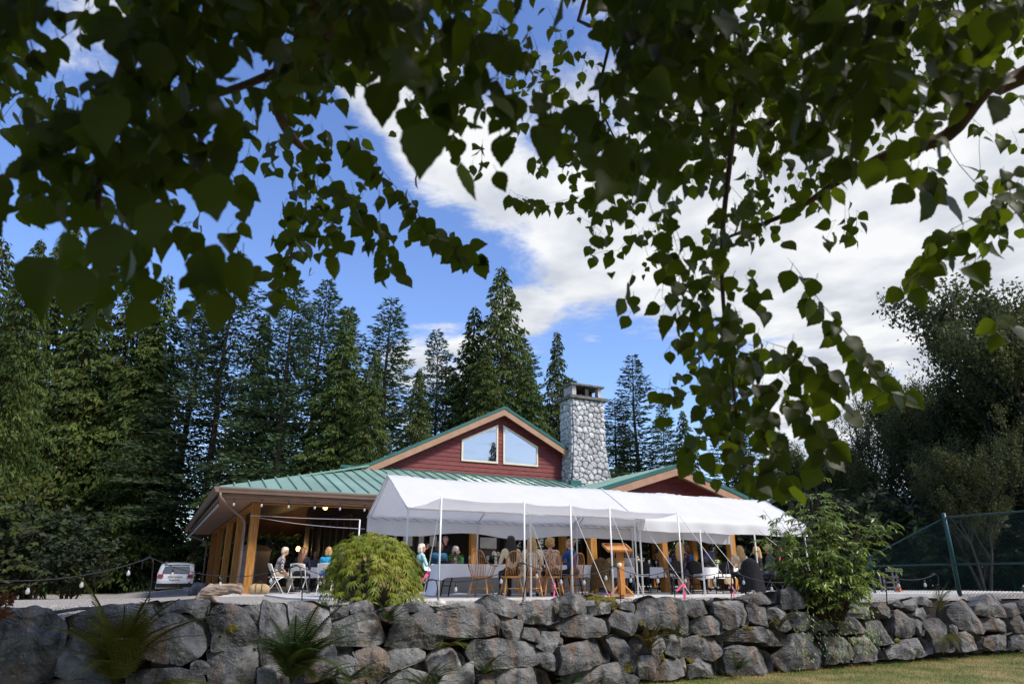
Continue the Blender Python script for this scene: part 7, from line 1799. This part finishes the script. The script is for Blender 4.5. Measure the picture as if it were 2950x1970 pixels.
# ------------------------------------------------------------------ portable toilets, shed
M_potty = mat('grey_plastic', (.36, .38, .42), (.42, .44, .48), scale=4, rough=.5); M_proof = mat('white_plastic_roof', (.62, .62, .62), rough=.4, trans=.2)
for i, (px, y, lb) in enumerate(((714, 33, 'grey portable toilet with white roof seen behind the corner post'), (832, 42, 'portable toilet far behind the plaid shirted man'))):
    p = by_y(px, y, T - .35); o = empty('portable_toilet', p, R(-14), lb, 'toilet', 'portable toilets'); mb = MB(); mb.b2((-.55, -.55, .1), (.55, .55, 2.0)); mb.build('cabin', M_potty, o)
    MB().add([(-.6, -.6, 2.0), (.6, -.6, 2.0), (.6, .6, 2.0), (-.6, .6, 2.0), (-.42, -.42, 2.22), (.42, -.42, 2.22), (.42, .42, 2.22), (-.42, .42, 2.22), (0, 0, 2.32)], [(0, 1, 5, 4), (1, 2, 6, 5), (2, 3, 7, 6), (3, 0, 4, 7), (4, 5, 8), (5, 6, 8), (6, 7, 8), (7, 4, 8), (3, 2, 1, 0)]).build('roof', M_proof, o)
    d = MB().b2((-.40, -.585, .2), (.40, -.552, 1.9)).build('door', M_potty, o)
    for z in (.35, .9, 1.45): MB().b2((-.32, -.605, z), (.32, -.586, z + .4)).build('door_panel', M_potty, d)
    MB().b2((.30, -.63, 1.0), (.36, -.606, 1.12)).build('latch', M_alloy, d); MB().b2((-.6, -.6, 0), (.6, .6, .1)).build('skid', M_trim, o)
shp = by_y(770, 44, T - .4); sh_ = empty('garden_shed', shp, R(24), 'small dark shed roof glimpsed beneath the porch ceiling', 'shed')
MB().b2((-1.8, -1.5, 0), (1.8, 1.5, 2.5)).build('wall', M_dark, sh_)
for sg in (-1, 1): MB().prism([(0, -2.0, 3.5), (sg * 2.5, -2.0, 2.35), (sg * 2.5, 2.0, 2.35), (0, 2.0, 3.5)], (0, 0, .1)).build('roof', M_potty, sh_)
MB().prism([(-1.8, -1.52, 2.5), (1.8, -1.52, 2.5), (0, -1.52, 3.4)], (0, .05, 0)).build('gable', M_dark, sh_); MB().b2((-.45, -1.56, 0), (.45, -1.505, 2.0)).build('door', M_frame, sh_)

# ------------------------------------------------------------------ green court fence
M_fgreen = mat('fence_green', (.004, .045, .044), (.007, .06, .057), scale=5, rough=.4)
fb_ = at_h(2766, 1716, T); ftop = at_y(2726, 1484, fb_.y).z
fence = empty('court_fence', fb_, 0, 'green chain link court fence with sloping top rail beyond the wall', 'fence')
def fpt(q, z): return -V2 * q + Vector((0, 0, z))             # q towards the viewer
fh = ftop - T - .02
def q_at(px, zw):
    lo, hi = -14., 8.
    for _ in range(40):
        m_ = (lo + hi) / 2; p = fb_ + fpt(m_, zw) - Vector((0, 0, EZ)); x = CX + FPX * p.x / (p.y * CT + p.z * ST)
        if x < px: lo = m_
        else: hi = m_
    return lo
ql = q_at(2505, 1.0); hl = max(.9, (at_y(2505, 1600, (fb_ + fpt(ql, 0)).y).z - T))
def topz(q): return fh if q >= 0 else fh + (hl - fh) * min(1, q / ql)
midz = at_y(2745, 1625, fb_.y).z - T
QR = 5.5
for q, z in ((0, fh + .07), (ql, hl + .05), (QR, fh + .07), (ql - 3, hl)): MB().tube([fpt(q, -.05), fpt(q, z), fpt(q, z + .02)], [.055, .055, .02] if q == 0 else [.035, .035, .012], 12).build('post', M_fgreen, fence, True)
for pts in ([(0, fh - .03), (QR, fh - .03)], [(0, fh - .05), (ql, hl - .03)], [(ql, hl - .03), (ql - 3, hl - .05)], [(ql - 3, midz * .97), (0, midz)], [(0, midz), (QR, midz)]): MB().tube([fpt(*p) for p in pts], .022, 8).build('rail', M_fgreen, fence, True)
def wire(fn, q0, q1, name, par, sp=.062, r=.0036):
    mb = MB()
    for sg in (-1, 1):
        c = q0 - 4
        while c < q1 + 4:
            run = []
            for k in range(41):
                z = 3.2 * k / 40; q = c + sg * z
                if q0 <= q <= q1 and z <= fn(q): run.append((q, z))
            if len(run) > 1: mb.tube([fpt(*run[0]) + WN * .004 * sg, fpt(*run[-1]) + WN * .004 * sg], r, 3, cap=False)
            c += sp * 1.414
    o = mb.build(name, M_fgreen, par, fix=False); tag(o, kind='stuff')
wire(topz, 0.02, QR, 'chain_link', fence); wire(topz, ql - 3, -.02, 'chain_link', fence)
bk = by_y(2700, 29, T - .3); f2 = empty('court_fence', bk, 0, 'green chain link fence along the far side of the court', 'fence'); fz2 = at_y(2745, 1587, 29).z - bk.z
for k in range(-3, 4): MB().tube([fpt(k * 3.0, 0), fpt(k * 3.0, fz2 + .05)], .035, 8).build('post', M_fgreen, f2, True)
for z in (fz2, fz2 * .55): MB().tube([fpt(-10, z), fpt(10, z)], .022, 8).build('rail', M_fgreen, f2, True)
wire(lambda q: fz2, -10, 10, 'chain_link', f2, .12, .004)
# cone, slatted sign frame, kerb
cp = by_y(2590, 24, T); co = empty('traffic_cone', cp, 0, 'orange traffic cone beside the grey wooden stand', 'cone'); M_org = mat('cone_orange', (.75, .10, .02), rough=.5)
MB().lathe([(.10, .02), (.095, .06), (.03, .34), (.018, .36)], 16).build('cone_body', M_org, co, True); MB().b2((-.14, -.14, 0), (.14, .14, .02)).build('base', M_org, co)
sp_ = by_y(2572, 23.2, T); sg_ = empty('wooden_stand', sp_, R(-8), 'weathered grey wooden stand with slat seat before the court fence', 'stand'); M_wgrey = mat('weathered_wood', (.10, .095, .09), (.18, .17, .16), scale=8, rough=.9, stretch=(1, 1, 3))
for x in (-.2, .2): MB().b2((x - .025, -.025, 0), (x + .025, .025, .62 + .1 * (x > 0))).build('leg', M_wgrey, sg_); MB().b2((x - .025, .3, 0), (x + .025, .35, .62)).build('leg', M_wgrey, sg_)
for k, z in enumerate((.14, .30, .46, .64, .70)): MB().b2((-.24 + .12 * (k > 2), -.05, z), (.24 + .16 * (k > 2), -.026, z + .045)).build('slat', M_wgrey, sg_)
ka, kb = at_h(2470, 1720, T), at_h(2762, 1721, T); kd = (kb - ka); ke = empty('concrete_kerb', ka, math.atan2(kd.y, kd.x), 'pale concrete kerb on the gravel before the court fence', 'kerb'); MB().b2((0, 0, -.05), (kd.length, .6, .085)).build('kerb_block', M_conc, ke)

# ------------------------------------------------------------------ loose gravel, grass
gp = np.random.default_rng(3); n = 11000; a = gp.uniform(-14, 14, n); b = .55 + 4.2 * gp.random(n) ** 1.6; r = gp.uniform(.008, .022, n)
oct_v = np.array([(1, 0, 0), (-1, 0, 0), (0, 1, 0), (0, -1, 0), (0, 0, .6), (0, 0, -.6), (.6, .6, .25), (-.6, .6, -.2), (-.6, -.6, .25), (.6, -.6, -.2)]) ; oct_f = np.array([(4, 0, 6), (4, 6, 2), (4, 2, 1), (4, 1, 8), (4, 8, 3), (4, 3, 0), (5, 6, 0), (5, 2, 6), (5, 1, 2), (5, 8, 1), (5, 3, 8), (5, 0, 3)])
Pp = np.array([list(wl(x, y, terr_z(x, y) + .004)) for x, y in zip(a, b)])
V, F = scatter(oct_v, oct_f, Pp, unit(gp.normal(size=(n, 3)) * np.array([1, 1, .2])), np.tile([0, 0, 1.], (n, 1)), r); o = put('loose_gravel', np_mesh('loose_gravel', V, F, M_pebble)); tag(o, 'loose pale gravel scattered along the terrace edge', 'gravel', kind='stuff')
n = 75000; a = gp.uniform(-3, 13, n); b = .12 - 5.2 * gp.random(n) ** 1.25; P = np.array(WB) + np.outer(a, np.array(U2)) + np.outer(b, np.array(V2)); P[:, 2] = 0
tall = np.where(b > -.25, gp.uniform(.6, 2.4, n), 1)
Dg = unit(gp.normal(0, .45, (n, 3)) + np.array([0, 0, 1])); Dg[:, 2] = np.abs(Dg[:, 2]); S = unit(np.cross(Dg, gp.normal(size=(n, 3)))); l = gp.uniform(.018, .045, n) * tall; w = gp.uniform(.004, .008, n)
V = np.stack([P - S * w[:, None] / 2, P + S * w[:, None] / 2, P + Dg * l[:, None]], 1).reshape(-1, 3); o = put('lawn_grass', np_mesh('lawn_grass', V, np.arange(len(V)).reshape(-1, 3), M_grass)); tag(o, 'short dry green and tan lawn grass along the wall foot', 'grass', kind='stuff')
